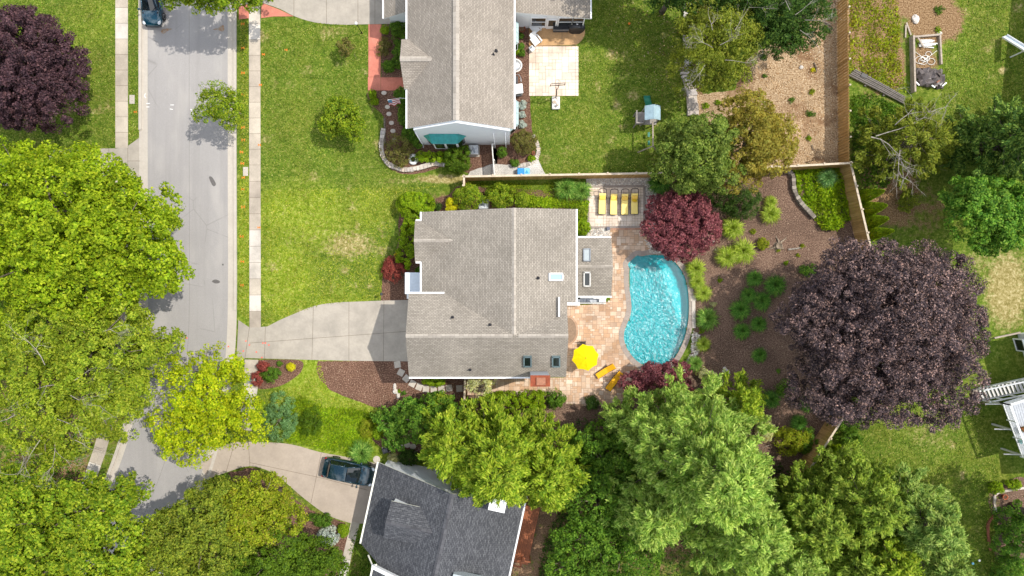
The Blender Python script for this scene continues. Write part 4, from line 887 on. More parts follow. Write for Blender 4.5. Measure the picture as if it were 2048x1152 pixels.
tree('understory_tree', 'green broad leaved tree below the mulch bed, left of the feathery conifer', [(850, 845, 3.4, 44, 42, 1.7), (880, 820, 3.0, 34, 30, 1.4), (878, 885, 3.2, 36, 34, 1.5), (905, 870, 3.6, 40, 60, 1.6)], LM['green_leaves'], .2, .6, .34, 50, 1.15, trunk=.12, seed=39)
tree('dogwood', 'bright green broad leaved dogwood on the lower mulch bed edge', [(805, 828, 2.2, 30, 24, 1.0), (785, 850, 1.9, 24, 24, .9), (822, 812, 1.9, 18, 16, .8), (795, 880, 1.7, 22, 22, .8), (765, 833, 1.4, 22, 14, .6)], LM['emerald_leaves'], .2, .6, .28, 40, 1.15, trunk=.07, seed=40)
tree('birch_sapling', 'slender multi stemmed sapling beside the narrow side patio', [(962, 768, 3.6, 24, 20, 1.1), (945, 765, 3.2, 14, 12, .7), (978, 760, 3.4, 14, 12, .7)], LM['cream_leaves'], .14, .5, .26, 28, .75, base=(953, 806), trunk=.05, seed=41, bark='deadwood', core=.1)

# ---------------------------------------------------------------- shrubs (px, py, rx, ry, height)
BR, BD = LM['box_leaves'], LM['boxdark_leaves']
bush('round_shrub', 'big clipped round green shrub at the front corner of the tan roofed house', 827, 412, 37, 34, 2.3, BR, .12, .6, 0, .2, 54, 1)
bush('shrub', 'loose green shrub under the short fence end, left of the air conditioner', 937, 394, 27, 26, 2.4, LM['grove_leaves'], .14, .6, 0, .26, 44, 2, lob=.1)
bush('shrub', 'loose green shrub right of the air conditioner beside the tan roofed house', 1000, 393, 31, 25, 2.3, LM['grove_leaves'], .14, .6, 0, .26, 44, 3, lob=.1)
bush('shrub', 'green shrub touching the roof edge, right of the two loose shrubs', 1043, 400, 16, 17, 1.8, LM['grove_leaves'], .14, .6, 0, .24, 40, 4)
bush('golden_shrub', 'small golden yellow shrub between the round shrub and the loose green shrub', 902, 409, 13, 15, 1.3, LM['yellow_leaves'], .1, .5, 0, .16, 40, 5)
bush('shrub', 'tiny dark shrub in the mulch left of the golden shrub', 876, 413, 9, 8, .8, LM['dark_leaves'], .1, .6, 0, .15, 30, 6)
bush('hedge', 'long clipped hedge along the front wall of the tan roofed house', 815, 483, 18, 46, 1.7, BR, .12, .6, -.16, .2, 50, 7, 'hedge', box=True)
bush('golden_shrub', 'small yellow shrub at the top end of the clipped front hedge', 813, 451, 5, 8, 1.2, LM['yellow_leaves'], .1, .5, 0, .14, 40, 8)
bush('golden_shrub', 'low yellow tuft at the bottom end of the clipped front hedge', 795, 510, 5, 6, .8, LM['yellow_leaves'], .1, .5, 0, .13, 36, 9)
bush('lace_maple', 'weeping red lace leaf maple beside the white porch roof', 789, 537, 23, 23, 1.5, LM['bright_red_leaves'], .15, .4, 0, .22, 50, 10)
bush('shrub', 'small dark green shrub behind the white porch roof', 838, 541, 7, 7, 1.0, LM['green_leaves'], .1, .6, 0, .15, 34, 11)
bush('shrub', 'round bright shrub between the house corner and the lounger terrace', 1164, 452, 16, 17, 1.4, BR, .11, .6, 0, .18, 48, 12)
bush('shrub', 'leafy shrub by the house corner, above the round bright one', 1163, 428, 15, 17, 1.2, LM['grove_leaves'], .12, .6, 0, .2, 40, 13)
cover_leaves('hosta_bed', 'low bright leafy ground cover along the north side of the tan roofed house', 'ground cover', [(1050, 392), (1110, 398), (1175, 402), (1175, 418), (1150, 416), (1050, 414)], 3800, .16, .6, .05, .6, LM['box_leaves'], 1)
cover_leaves('rough_grass', 'rough green grass strip inside the fence north of the tan roofed house', 'grass', [(930, 366), (1110, 366), (1180, 384), (1170, 398), (1030, 398), (960, 372)], 7000, .14, .3, .0, .18, LM['grove_leaves'], 2)
bush('round_shrub', 'big round green shrub below the grey house gable', 914, 318, 27, 27, 2.2, BD, .13, .6, 0, .22, 52, 14)
bush('hedge', 'low hedge in front of the teal bay window roof', 862, 314, 29, 11, 1.1, BR, .12, .6, 0, .2, 44, 15, 'hedge', box=True)
bush('shrub', 'loose mixed shrub at the round end of the stone edged bed', 797, 303, 27, 30, 1.6, LM['brownish_leaves'], .13, .5, 0, .24, 34, 16, lob=.14)
bush('shrub', 'brownish green dome shrub below the grey house corner', 1047, 285, 26, 26, 1.8, LM['brownish_leaves'], .12, .5, 0, .22, 42, 17)
bush('shrub', 'small green shrub in the mulch island beside the wooden gate', 1003, 305, 10, 11, .8, LM['green_leaves'], .1, .6, 0, .16, 34, 18)
bush('shrub', 'tiny yellow green shrub next to the terracotta pots', 1063, 316, 8, 7, .5, LM['box_leaves'], .1, .6, 0, .13, 30, 19)
bush('shrub', 'small dark shrub by the gravel path near the blue bin', 1030, 326, 10, 8, .6, LM['green_leaves'], .1, .6, 0, .14, 30, 20)
for i, (x, y, rx, ry, h, lb) in enumerate([(797, 60, 16, 24, 1.5, 'dark shrub in the front bed beside the upper garage wall'), (798, 110, 14, 22, 1.3, 'dark shrub under the porch gable of the grey walled house'), (778, 133, 12, 13, 1.2, 'round dark shrub beside the red walkway bend'), (804, 198, 16, 20, 1.5, 'dark shrub under the roof edge, just below the flag'), (810, 232, 16, 22, 1.5, 'dark shrub under the roof edge beside the stepping stone path'), (818, 266, 16, 18, 1.4, 'dark shrub at the house corner, left of the teal bay roof'), (835, 285, 14, 12, 1.0, 'small dark shrub at the foot of the gable wall')]):
    bush('evergreen_shrub', lb, x, y, rx, ry, h, LM['green_leaves'], .12, .6, 0, .2, 44, 30 + i, lob=.1, group='dark shrubs along the grey walled house')
bush('shrub', 'bright little shrub at the top of the red walkway bed', 770, 60, 9, 9, .8, LM['box_leaves'], .1, .6, 0, .15, 34, 40)
bush('shrub', 'bronze spiky shrub in the bed beside the red walkway', 769, 95, 14, 20, 1.0, LM['brownish_leaves'], .16, .25, 0, .22, 34, 41, lob=.15)
bush('shrub', 'round lime shrub at the end of the red walkway', 745, 189, 9, 9, .8, BR, .1, .6, 0, .15, 40, 42)
bush('shrub', 'round lime shrub touching the other lime shrub below the walkway', 749, 203, 9, 8, .7, BR, .1, .6, 0, .15, 40, 43)
for i, (x, y, r, c, lb) in enumerate([(1042, 72, 6, 'emerald_leaves', 'small bright plant below the rusty pot'), (1042, 93, 7, 'emerald_leaves', 'green plant beside the white side table'), (1034, 103, 6, 'box_leaves', 'lime plant closest to the roof edge by the side table'), (1043, 106, 7, 'green_leaves', 'dark green plant in the bed beside the paver patio'), (1045, 210, 9, 'silver_leaves', 'greyish plant in the strip bed below the white bin'), (1044, 229, 7, 'silver_leaves', 'middle greyish plant in the strip bed east of the grey walled house'), (1045, 248, 8, 'silver_leaves', 'lowest greyish plant in the strip bed near the house corner')]):
    bush('bed_plant', lb, x, y, r, r, .5, LM[c], .11, .5, 0, .13, 26, 50 + i, 'plant', 'small plants in the strip bed')
bush('red_shrub', 'round red shrub at the driveway corner, upper of the two', 527, 733, 13, 11, .9, LM['bright_red_leaves'], .1, .5, 0, .17, 44, 60)
bush('red_shrub', 'round red shrub beside the sidewalk, lower of the two', 514, 757, 12, 15, .9, LM['bright_red_leaves'], .1, .5, .2, .17, 44, 61)
bush('shrub', 'green shrub between the two red shrubs and the yellow ball', 542, 749, 20, 15, .9, LM['green_leaves'], .11, .5, .3, .18, 44, 62)
bush('golden_shrub', 'small lemon yellow ball shrub near the driveway edge', 582, 734, 9.5, 9, .7, LM['yellow_leaves'], .09, .5, 0, .14, 40, 63)
bush('shrub', 'tiny green shrub beside the lemon yellow ball', 560, 727, 6, 6, .5, LM['green_leaves'], .09, .5, 0, .13, 26, 64)
bush('juniper', 'spreading blue green juniper on the verge between the two driveways', 560, 838, 36, 46, 1.1, LM['juniper_leaves'], .14, .35, .15, .26, 46, 65, lob=.1)
bush('juniper', 'darker low juniper right of the blue green one', 620, 845, 24, 30, .9, LM['boxdark_leaves'], .14, .35, .3, .24, 40, 66, lob=.12)
cover_leaves('rough_grass', 'tall yellow green grass and weeds along the lower driveway', 'grass', [(560, 830), (600, 790), (650, 815), (700, 815), (760, 830), (745, 870), (745, 905), (720, 920), (690, 908), (600, 888), (575, 884)], 15000, .24, .22, .02, .42, LM['box_leaves'], 3, .6)
bush('shrub', 'leafy yellow green shrub on the rough bank beside the dogwood', 733, 855, 15, 17, .9, LM['ivy_leaves'], .13, .5, 0, .2, 36, 67)
bush('shrub', 'rounded lime shrub next to the mulch path by the dogwood', 756, 865, 12, 15, .9, BR, .12, .5, 0, .18, 40, 68)
bush('shrub', 'round green shrub under the south eave inside the stepping stone arc', 869, 763, 23, 10, 1.1, BR, .11, .6, 0, .18, 46, 69)
bush('hedge', 'wide clipped hedge below the narrow side patio', 1035, 802, 60, 21, 1.7, BR, .12, .6, 0, .22, 52, 70, 'hedge', box=True)
bush('shrub', 'dark green shrub at the right end of the clipped patio hedge', 1112, 798, 19, 17, 1.6, LM['green_leaves'], .14, .5, 0, .24, 40, 71, lob=.12)
bush('shrub', 'dark shrub at the bottom edge of the patio near the pines', 1182, 805, 16, 14, 1.2, LM['dark_leaves'], .14, .5, 0, .22, 40, 72, lob=.12)
bush('shrub', 'green shrub beside the wooden side gate', 935, 818, 12, 14, 1.2, LM['green_leaves'], .14, .5, 0, .2, 36, 73)
bush('silver_shrub', 'silvery blue dwarf spruce by the lower side path', 658, 1073, 23, 22, 1.0, LM['silver_leaves'], .13, .35, 0, .2, 44, 74)
bush('shrub', 'green shrub between the silvery spruce and the lower driveway', 640, 1040, 26, 16, .9, LM['green_leaves'], .13, .5, -.4, .22, 38, 75, lob=.12)
bush('shrub', 'green shrub right of the silvery spruce, at the driveway corner', 686, 1060, 12, 14, .8, LM['box_leaves'], .12, .5, 0, .18, 36, 76)
bush('shrub', 'pale yellow shrub beside the black mailbox shaped lantern', 787, 917, 12, 11, .7, LM['cream_leaves'], .12, .4, 0, .17, 34, 77)
bush('shrub', 'dark bluish shrub under the feathery conifer near the white gable wall', 818, 915, 22, 18, 1.1, LM['dark_leaves'], .13, .5, 0, .22, 38, 78)
bush('shrub', 'dark evergreen shrub between the red maple and the grass clumps', 1478, 402, 52, 38, 2.4, LM['dark_leaves'], .14, .4, 0, .28, 44, 79, lob=.12)
bush('shrub', 'leafy yellow green shrub in the open mulch near the stump', 1525, 488, 13, 13, .6, LM['ivy_leaves'], .14, .4, 0, .18, 36, 80)
bush('shrub', 'dark leafy shrub on the shaded mulch under the copper beech', 1574, 778, 22, 20, .9, LM['emerald_leaves'], .16, .4, 0, .24, 30, 81)
bush('shrub', 'dark low shrub at the beech edge, upper left of its crown', 1618, 541, 20, 13, .7, LM['emerald_leaves'], .14, .4, 0, .2, 34, 82)
bush('shrub', 'cream variegated shrub beside the biggest pine', 1529, 858, 18, 24, 1.6, LM['cream_leaves'], .13, .5, 0, .2, 40, 83)
bush('shrub', 'yellow green shrub right of the cream variegated shrub', 1580, 880, 36, 28, 1.4, LM['ivy_leaves'], .15, .5, 0, .26, 40, 84, lob=.12)
bush('shrub', 'cream yellow shrub at the lower pool bank', 1420, 752, 24, 12, .9, LM['cream_leaves'], .13, .5, -.3, .2, 34, 85, lob=.14)
bush('shrub', 'dark green shrub left of the short lower fence', 1612, 880, 20, 24, 1.2, LM['green_leaves'], .15, .5, 0, .24, 36, 86, lob=.12)
bush('shrub', 'dark green shrub behind the short lower fence on the lawn edge', 1700, 875, 24, 18, 1.1, LM['green_leaves'], .15, .5, 0, .24, 36, 87, lob=.14)
bush('shrub', 'sunlit green shrub on the lawn edge below the dark one', 1676, 905, 20, 17, 1.0, LM['box_leaves'], .14, .5, 0, .22, 36, 88, lob=.12)
bush('shrub', 'greyish shrub with pink tips at the top of the lower cedars', 1668, 930, 24, 20, 1.1, LM['brownish_leaves'], .14, .5, 0, .24, 34, 89, lob=.14)
bush('shrub', 'leafy shrub at the foot of the copper beech near the lower fence', 1690, 845, 34, 20, 1.6, LM['green_leaves'], .17, .5, 0, .28, 36, 90, lob=.14)
bush('shrub', 'small airy shrub in the shade right of the clipped cones', 1815, 402, 20, 22, 1.3, LM['olive_leaves'], .14, .4, 0, .2, 30, 91, lob=.12)
bush('shrub', 'round lime shrub at the tip of the lower right bed', 1990, 977, 15, 13, .9, BR, .12, .5, 0, .18, 40, 92)
bush('shrub', 'lime plant beside the terracotta pot in the lower right bed', 2028, 968, 17, 12, .7, LM['box_leaves'], .13, .5, 0, .18, 32, 93)
bush('rhododendron', 'glossy emerald rhododendron in the bottom right corner', 2030, 1065, 44, 60, 2.4, LM['emerald_leaves'], .2, .4, 0, .28, 40, 94, lob=.1)
bush('rhododendron', 'lower part of the hedge in the bottom right corner, cut by the frame', 2020, 1150, 40, 44, 2.2, LM['emerald_leaves'], .2, .4, 0, .28, 38, 95, lob=.1)
for i, (x, y, r, c, lb) in enumerate([(1506, 464, 8, 'ivy_leaves', 'small weed tuft above the stump'), (1556, 500, 6, 'ivy_leaves', 'weed tuft right of the tree stump'), (1604, 492, 6, 'ivy_leaves', 'weed tuft in the sunny mulch below the ivy corner'), (1572, 525, 6, 'box_leaves', 'tiny lime plant at the shadow edge of the beech'), (1597, 510, 5, 'ivy_leaves', 'tiny weed on the mulch near the beech'), (1440, 560, 6, 'box_leaves', 'tiny green plant between the pool grasses and the dark clumps'), (1435, 500, 7, 'cream_leaves', 'pale flowering plant below the upper lime grasses'), (1428, 608, 8, 'cream_leaves', 'pale flowering plant at the stone pool edge'), (1405, 660, 9, 'box_leaves', 'small lime plant between the pool edge grasses'), (1412, 118, 12, 'box_leaves', 'lime plant on the upper litter near the stone border'), (1436, 205, 9, 'box_leaves', 'upper lime plant beside the stone border'), (1412, 212, 10, 'box_leaves', 'lower lime plant touching the stone border'), (1624, 183, 8, 'ivy_leaves', 'small green weed on the dry litter near the fence'), (1626, 140, 6, 'yellow_leaves', 'yellowish weed beside the dark stick on the litter'), (1584, 200, 7, 'green_leaves', 'dark weed in the middle of the dry litter'), (1622, 228, 10, 'green_leaves', 'flat weed patch on the lower dry litter'), (1619, 276, 7, 'box_leaves', 'small lime weed near the fence corner'), (1530, 152, 6, 'green_leaves', 'small weed near the elm on the litter'), (1878, 20, 12, 'green_leaves', 'green weed on the bare earth at the top right'), (1876, 60, 8, 'box_leaves', 'small weed right of the triangular stone'), (797, 783, 6, 'box_leaves', 'small plant by the pale rock on the mulch'), (807, 786, 6, 'emerald_leaves', 'small plant right of the pale rock'), (843, 803, 7, 'emerald_leaves', 'green plant on the lower mulch bed'), (1556, 742, 6, 'emerald_leaves', 'tiny plant in the dark mulch near the beech')]):
    bush('bed_plant', lb, x, y, r * .85, r * .75, .22, LM[c], .14, .3, 0, .10, 9, 100 + i, 'plant', lob=.2)
# clipped cone topiaries in a row: narrow cones, tips displaced by perspective
def cone(label, x, y, h, r, seed):
    rg = np.random.default_rng(seed); b = W(x, y); root = thing('cone_topiary', label, 'topiary', b, 0, 'clipped yew cones beyond the fence'); n = 2600
    t = rg.uniform(0, 1, n) ** 1.25; a = rg.uniform(0, 6.283, n); rr = r * np.sqrt(1 - t) * (1 - .25 * t) * rg.uniform(.88, 1.03, n)
    C = np.stack([b.x + rr * np.cos(a), b.y + rr * np.sin(a), .1 + t * h], 1); N = np.stack([np.cos(a), np.sin(a), np.full(n, .5)], 1) + rg.normal(size=(n, 3)) * .4
    npmesh('foliage', leaf_quads(C, N, .15, .6, rg), 4, LM['box_leaves'], root); mb = MB(); mb.tube([(b.x, b.y, -.03), (b.x, b.y, h * .8)], [.06, .03], 6); mb.build('stem', M['bark'], root)
for i, (x, y, h, r, lb) in enumerate([(1728, 392, 3.3, .62, 'topmost clipped cone in the row beyond the fence'), (1735, 419, 3.1, .68, 'second clipped cone from the top beyond the fence'), (1738, 444, 3.1, .68, 'third clipped cone from the top beyond the fence'), (1742, 468, 3.6, .6, 'lowest clipped cone, just above the copper beech')]): cone(lb, x, y, h, r, 900 + i)

# ---------------------------------------------------------------- ornamental grasses
G = {}
for key, mat, h, sp, nb, w in (('lime', 'lime_grass', .95, 1.0, 1300, .02), ('green', 'green_grass', .9, 1.0, 1400, .02), ('blue', 'blue_grass', .95, 1.0, 1300, .019), ('emerald', 'emerald_grass', .95, 1.0, 1500, .021)):
    G[key] = grass_proto(key, LM[mat], h, sp, nb, 50 + len(G), w)
first = {}
def grass(key, x, y, r, label, group):
    z = .45; c = W(x, y, z); s = S(r, z) * 1.06; ra = random.uniform(0, 6.28)
    if key not in first: o = G[key]; first[key] = o; o.location = (c.x, c.y, 0); o.rotation_euler.z = ra; o['label'] = label; o['group'] = group
    else: o = dup(G[key], (c.x, c.y, 0), ra, label, group)
    o.scale = (s, s, s * .9 + .12); o['category'] = 'grass clump'
gp = 'ornamental grass clumps around the pool'
for a in [('green', 1131, 377, 26, 'large fine green grass clump left of the lounger terrace, below the fence'), ('green', 1163, 382, 22, 'fine green grass clump touching the lounger terrace corner'), ('emerald', 1318, 367, 26, 'dark green grass clump right of the lounger terrace under the fence'), ('blue', 1655, 355, 22, 'bluish grass clump in the fence corner'),
          ('lime', 1542, 403, 14, 'small lime grass tuft, topmost on the open mulch'), ('lime', 1540, 428, 22, 'lime grass clump just below the small topmost tuft'), ('lime', 1464, 456, 25, 'lime grass clump right of the red maple'), ('lime', 1453, 514, 24, 'lime grass clump below the red maple, left of a pair'), ('lime', 1485, 502, 27, 'widest lime grass clump, right of a pair below the red maple'),
          ('lime', 1391, 537, 22, 'lime grass clump at the upper right bank of the pool'), ('lime', 1394, 563, 18, 'lime grass clump squeezed between two others on the pool bank'), ('lime', 1406, 586, 19, 'third lime grass clump going down the pool bank'),
          ('green', 1414, 638, 25, 'big round green grass clump beside the stone pool edge'), ('lime', 1406, 688, 17, 'small green grass clump below the stone pool edge'), ('green', 1390, 727, 18, 'green grass clump at the lower right end of the pool'),
          ('emerald', 1509, 557, 18, 'topmost dark green clump of the shaded cluster'), ('emerald', 1549, 571, 24, 'spiky green clump at the right of the shaded cluster'), ('emerald', 1497, 590, 18, 'dark green clump in the middle left of the shaded cluster'), ('emerald', 1523, 602, 21, 'dark green clump in the middle right of the shaded cluster'), ('emerald', 1480, 619, 23, 'large dark green clump at the left of the shaded cluster'),
          ('emerald', 1517, 648, 18, 'right of the two dark clumps below the shaded cluster'), ('emerald', 1484, 662, 19, 'left of the two dark clumps below the shaded cluster'), ('emerald', 1519, 710, 17, 'lone dark green clump in the middle of the shaded mulch'), ('emerald', 1542, 798, 20, 'lone green clump at the bottom of the shaded mulch'), ('emerald', 1614, 808, 18, 'shaded clump under the lower left edge of the beech'), ('emerald', 1598, 845, 18, 'grass clump above the short lower fence'),
          ('green', 724, 905, 27, 'large pale green grass clump beside the parked suv'), ]: grass(*a, gp)
cover_leaves('ivy', 'glossy green ground cover in the fence corner right of the mulch', 'ground cover', [(1586, 342), (1690, 336), (1712, 400), (1722, 440), (1690, 440), (1668, 462), (1640, 458), (1625, 430), (1600, 405), (1590, 370)], 9500, .26, .4, .02, .85, LM['box_leaves'], 4, .4)
cover_leaves('ivy', 'yellow green weeds covering the slope right of the tall board fence', 'ground cover', [(1699, -20), (1790, -20), (1800, 40), (1795, 110), (1815, 180), (1780, 190), (1745, 175), (1699, 148)], 6500, .2, .55, .0, .25, LM['ivy_leaves'], 5, .3)
cover_leaves('ivy', 'green ground cover along the foot of the board fence below the old rails', 'ground cover', [(1702, 190), (1750, 190), (1800, 215), (1800, 330), (1770, 375), (1730, 380), (1705, 330)], 7500, .2, .55, .0, .35, LM['green_leaves'], 6, .3)
cover_leaves('ivy', 'green weeds between the charcoal roofed house and the side path', 'ground cover', [(703, 1085), (716, 1050), (724, 1090), (760, 1120), (745, 1180), (690, 1180)], 2600, .16, .4, .0, .2, LM['green_leaves'], 7, .2)
cover_leaves('ivy', 'undergrowth along the right edge of the bare yard at the bottom', 'ground cover', [(1088, 1080), (1125, 1010), (1150, 1000), (1150, 1180), (1070, 1180)], 4500, .2, .5, .02, .5, LM['dark_leaves'], 8, .3)
cover_leaves('undergrowth', 'dark undergrowth below the pines at the bottom', 'ground cover', [(1130, 850), (1240, 810), (1480, 880), (1560, 930), (1700, 980), (1750, 1180), (1130, 1180)], 16000, .26, .5, .05, .9, LM['dark_leaves'], 9, .4)
cover_leaves('undergrowth', 'dark undergrowth beneath the trees left of the road', 'ground cover', [(-40, 600), (225, 560), (225, 720), (205, 830), (180, 900), (150, 970), (90, 1120), (-60, 1180)], 14000, .26, .5, .05, .7, LM['green_leaves'], 10, .4)

tree('shade_tree', 'tree just beyond the right edge that shades the lower right lawn', [(2190, 1045, 9, 105, 90, 3.4), (2180, 1130, 8.4, 90, 80, 3.0)], LM['green_leaves'], .26, .6, .5, 46, 1.05, trunk=.3, seed=60)
# grass blades and clippings standing out of the lawns
def blades(px, n, seed, mat, label):
    rg = np.random.default_rng(seed); pts = [(p.x, p.y) for p in WL(px)]; xs = [p[0] for p in pts]; ys = [p[1] for p in pts]
    n = int(n * .5); P = np.stack([rg.uniform(min(xs), max(xs), n), rg.uniform(min(ys), max(ys), n)], 1); P = P[inside(P, pts)]
    PX, PY = P[:, 0] * F / H + 1024, 576 - P[:, 1] * F / H; m = np.zeros(len(P))
    for bx, by, rx, ry, v in BLOB['dry'] + BLOB['soil']: m = np.maximum(m, v * np.exp(-(((PX - bx) / rx) ** 2 + ((PY - by) / ry) ** 2) ** 1.5 * .7))
    P = P[rg.uniform(.1, .75, len(P)) > m]
    C = np.concatenate([P, rg.uniform(.01, .04, (len(P), 1))], 1); N = rg.normal(size=C.shape) * .42 + np.array((0, 0, .8))
    tag(npmesh('lawn_grass', leaf_quads(C, N, .15, .4, rg), 4, mat), label, 'grass', kind='stuff')
lm('lawn_blades', [(.05, .09, .006), (.075, .14, .009), (.115, .178, .014), (.155, .19, .025), (.26, .26, .07)], trans=.2, gain=1.45)
lm('lush_blades', [(.08, .14, .005), (.14, .20, .008), (.20, .26, .012), (.25, .27, .03), (.33, .32, .08)], trans=.2, gain=1.3)
blades([(524, 40), (735, 52), (735, 210), (760, 300), (800, 352), (900, 350), (880, 372), (524, 380)], 62000, 1, LM['lawn_blades'], 'green blades of the upper front lawn')
blades([(524, 380), (880, 372), (800, 390), (765, 560), (762, 598), (640, 610), (524, 650)], 52000, 2, LM['lush_blades'], 'bright blades of the middle front lawn')
blades([(1060, 195), (1160, 192), (1154, 90), (1180, 40), (1200, -10), (1360, -10), (1365, 230), (1330, 344), (1090, 348), (1068, 300)], 60000, 3, LM['lawn_blades'], 'green blades of the upper back lawn')
blades([(480, 40), (497, 40), (498, 640), (478, 625)], 9000, 4, LM['lush_blades'], 'green blades of the verge right of the road')
blades([(-10, -10), (230, -10), (230, 295), (-10, 320)], 42000, 5, LM['lawn_blades'], 'green blades of the lawn left of the sidewalk')
blades([(258, -10), (279, -10), (279, 272), (258, 288)], 5000, 6, LM['lawn_blades'], 'green blades of the verge left of the road')
blades([(1900, -10), (2060, -10), (2060, 260), (1890, 260), (1880, 180)], 32000, 7, LM['lawn_blades'], 'green blades of the upper right lawn')
blades([(1700, 840), (1960, 800), (2000, 960), (1990, 1152), (1850, 1152), (1700, 930)], 42000, 8, LM['lawn_blades'], 'green blades of the lower right lawn')
blades([(640, 725), (660, 790), (760, 815), (740, 850), (560, 830), (510, 790), (600, 770)], 16000, 9, LM['lush_blades'], 'bright blades of the strip between the two mulch beds')

LM['chip'] = islandmat('wood_chip', [(.10, .05, .03), (.22, .13, .08), (.34, .23, .15), (.46, .35, .25)], .9, .1)
cover_leaves('wood_chips', 'loose wood chips and dead leaves on the mulch slope beside the pool', 'wood chips', BED, 3500, .12, .45, .01, .03, LM['chip'], 21, 1.6)
cover_leaves('wood_chips', 'loose wood chips on the mulch bed below the driveway', 'wood chips', [(640, 724), (808, 724), (850, 760), (930, 760), (925, 850), (800, 880), (770, 815), (700, 795), (650, 770)], 1600, .10, .45, .01, .03, LM['chip'], 22, 1.6)
LM['litterleaf'] = islandmat('fallen_leaf', [(.16, .08, .035), (.34, .20, .09), (.50, .34, .19), (.62, .50, .34)], .9, .1)
cover_leaves('fallen_leaves', 'dry fallen leaves on the litter between the trees and the tall board fence', 'fallen leaves', [(1480, 180), (1550, 95), (1650, -20), (1692, -20), (1692, 324), (1560, 330), (1480, 300)], 5000, .15, .55, .01, .05, LM['litterleaf'], 23, 1.2)
cover_leaves('fallen_leaves', 'yellow and brown leaves fallen on the shaded side of the upper lawn', 'fallen leaves', [(1190, 0), (1370, 0), (1365, 230), (1230, 120)], 420, .12, .6, .03, .06, LM['litterleaf'], 24, 1.2)
# ================================================================ houses
def roof_plane(mb, pts, th=.14, m=0, under=1):
    """roof slab from its top outline (ccw from above); UV: u along the eave, v up the slope"""
    P = [Vector(p) for p in pts]; n = Vector((0, 0, 0))
    for i in range(1, len(P) - 1): n += (P[i] - P[0]).cross(P[i + 1] - P[0])
    if n.z < 0: P = P[::-1]; n = -n
    n.normalize(); u = Vector((0, 0, 1)).cross(n)
    u = u.normalized() if u.length > 1e-4 else Vector((1, 0, 0)); v = n.cross(u)
    mb.poly(P, [(p.dot(u), p.dot(v)) for p in P], m)
    D = [p - Vector((0, 0, th)) for p in P]; mb.poly(D[::-1], m=under)
    for i in range(len(P)): j = (i + 1) % len(P); mb.poly([P[i], D[i], D[j], P[j]], m=under)
def ridge_caps(mb, a, b, w=.32, L=.34):
    a, b = Vector(a), Vector(b); d = (b - a); k = max(1, int(d.length / L)); u = d.normalized(); n = Vector((-u.y, u.x, 0)).normalized()
    for i in range(k):
        p, q = a + d * i / k, a + d * (i + 1) / k - u * .012; h = Vector((0, 0, .055 + .008 * (i % 2)))
        lo = Vector((0, 0, -.05))
        A = [p - n * w / 2 + lo, q - n * w / 2 + lo, q + h, p + h]; B = [p + h, q + h, q + n * w / 2 + lo, p + n * w / 2 + lo]
        mb.poly(A[::-1]) if (A[1] - A[0]).cross(A[2] - A[0]).z < 0 else mb.poly(A)
        mb.poly(B[::-1]) if (B[1] - B[0]).cross(B[2] - B[0]).z < 0 else mb.poly(B)
def pipe(parent, p, r=.07, h=.32):
    mb = MB(); mb.lathe([(r * 2.1, -.05), (r * 1.9, .03), (r, .06), (r, h), (r * .7, h), (r * .7, h - .1)], p, 12); mb.build('vent_pipe', M['pipe'], parent, True)
def skylight(parent, quad, glassm, framem, h=.14, w=.09):
    """quad: four corner points on the roof surface"""
    Q = [Vector(q) for q in quad]; n = (Q[1] - Q[0]).cross(Q[2] - Q[0]).normalized()
    if n.z < 0: n = -n
    fr = MB()
    for i in range(4): a, b = Q[i], Q[(i + 1) % 4]; u = (b - a).normalized() * w / 2; fr.bar(a - u + n * h / 2, b + u + n * h / 2, w, h + .1, up=n)
    f = fr.build('skylight', framem, parent)
    g = MB(); g.poly([q + n * (h - .02) for q in Q]); g.build('pane', glassm, f); return f
def window(parent, p, u, w, h, n, cols=1, frame=None, sill=True, rows=1):
    """window in a vertical wall: centre p, horizontal u, outward n"""
    p, u, n = Vector(p), Vector(u).normalized(), Vector(n).normalized(); z = Vector((0, 0, 1)); fr = MB(); t = .09
    for s in (-1, 1):
        fr.obox(p + u * s * (w / 2 + t / 2) + n * .03, u * t / 2, n * .06, z * (h / 2 + t)); fr.obox(p + z * s * (h / 2 + t / 2) + n * .03, u * w / 2, n * .055, z * t / 2)
    for c in range(1, cols): fr.obox(p + u * (-w / 2 + w * c / cols) + n * .025, u * .035, n * .04, z * h / 2)
    for r in range(1, rows): fr.obox(p + z * (-h / 2 + h * r / rows) + n * .024, u * w / 2, n * .035, z * .03)
    f = fr.build('window', frame or M['white'], parent)
    g = MB(); g.obox(p + n * .005, u * w / 2, n * .012, z * h / 2); g.build('pane', M['window'], f); return f
def door(parent, p, u, w, h, n, mat, glassy=False):
    p, u, n = Vector(p), Vector(u).normalized(), Vector(n).normalized(); z = Vector((0, 0, 1)); d = MB(); d.obox(p + n * .03, u * w / 2, n * .035, z * h / 2)
    o = d.build('door', mat, parent, bevel=.008); k = MB(); c = p + u * (w / 2 - .08) + n * .1; k.sphere(c, .035); k.build('handle', M['grey'], o, True)
    if glassy: g = MB(); g.obox(p + n * .07 + z * h * .12, u * w * .33, n * .01, z * h * .3); g.build('pane', M['window'], o)
    return o
def gutter_bar(parent, pts, mat, w=.13, name='gutter'):
    mb = MB()
    for a, b in zip(pts[:-1], pts[1:]): mb.bar(a, b, w, .13)
    return mb.build(name, mat, parent)

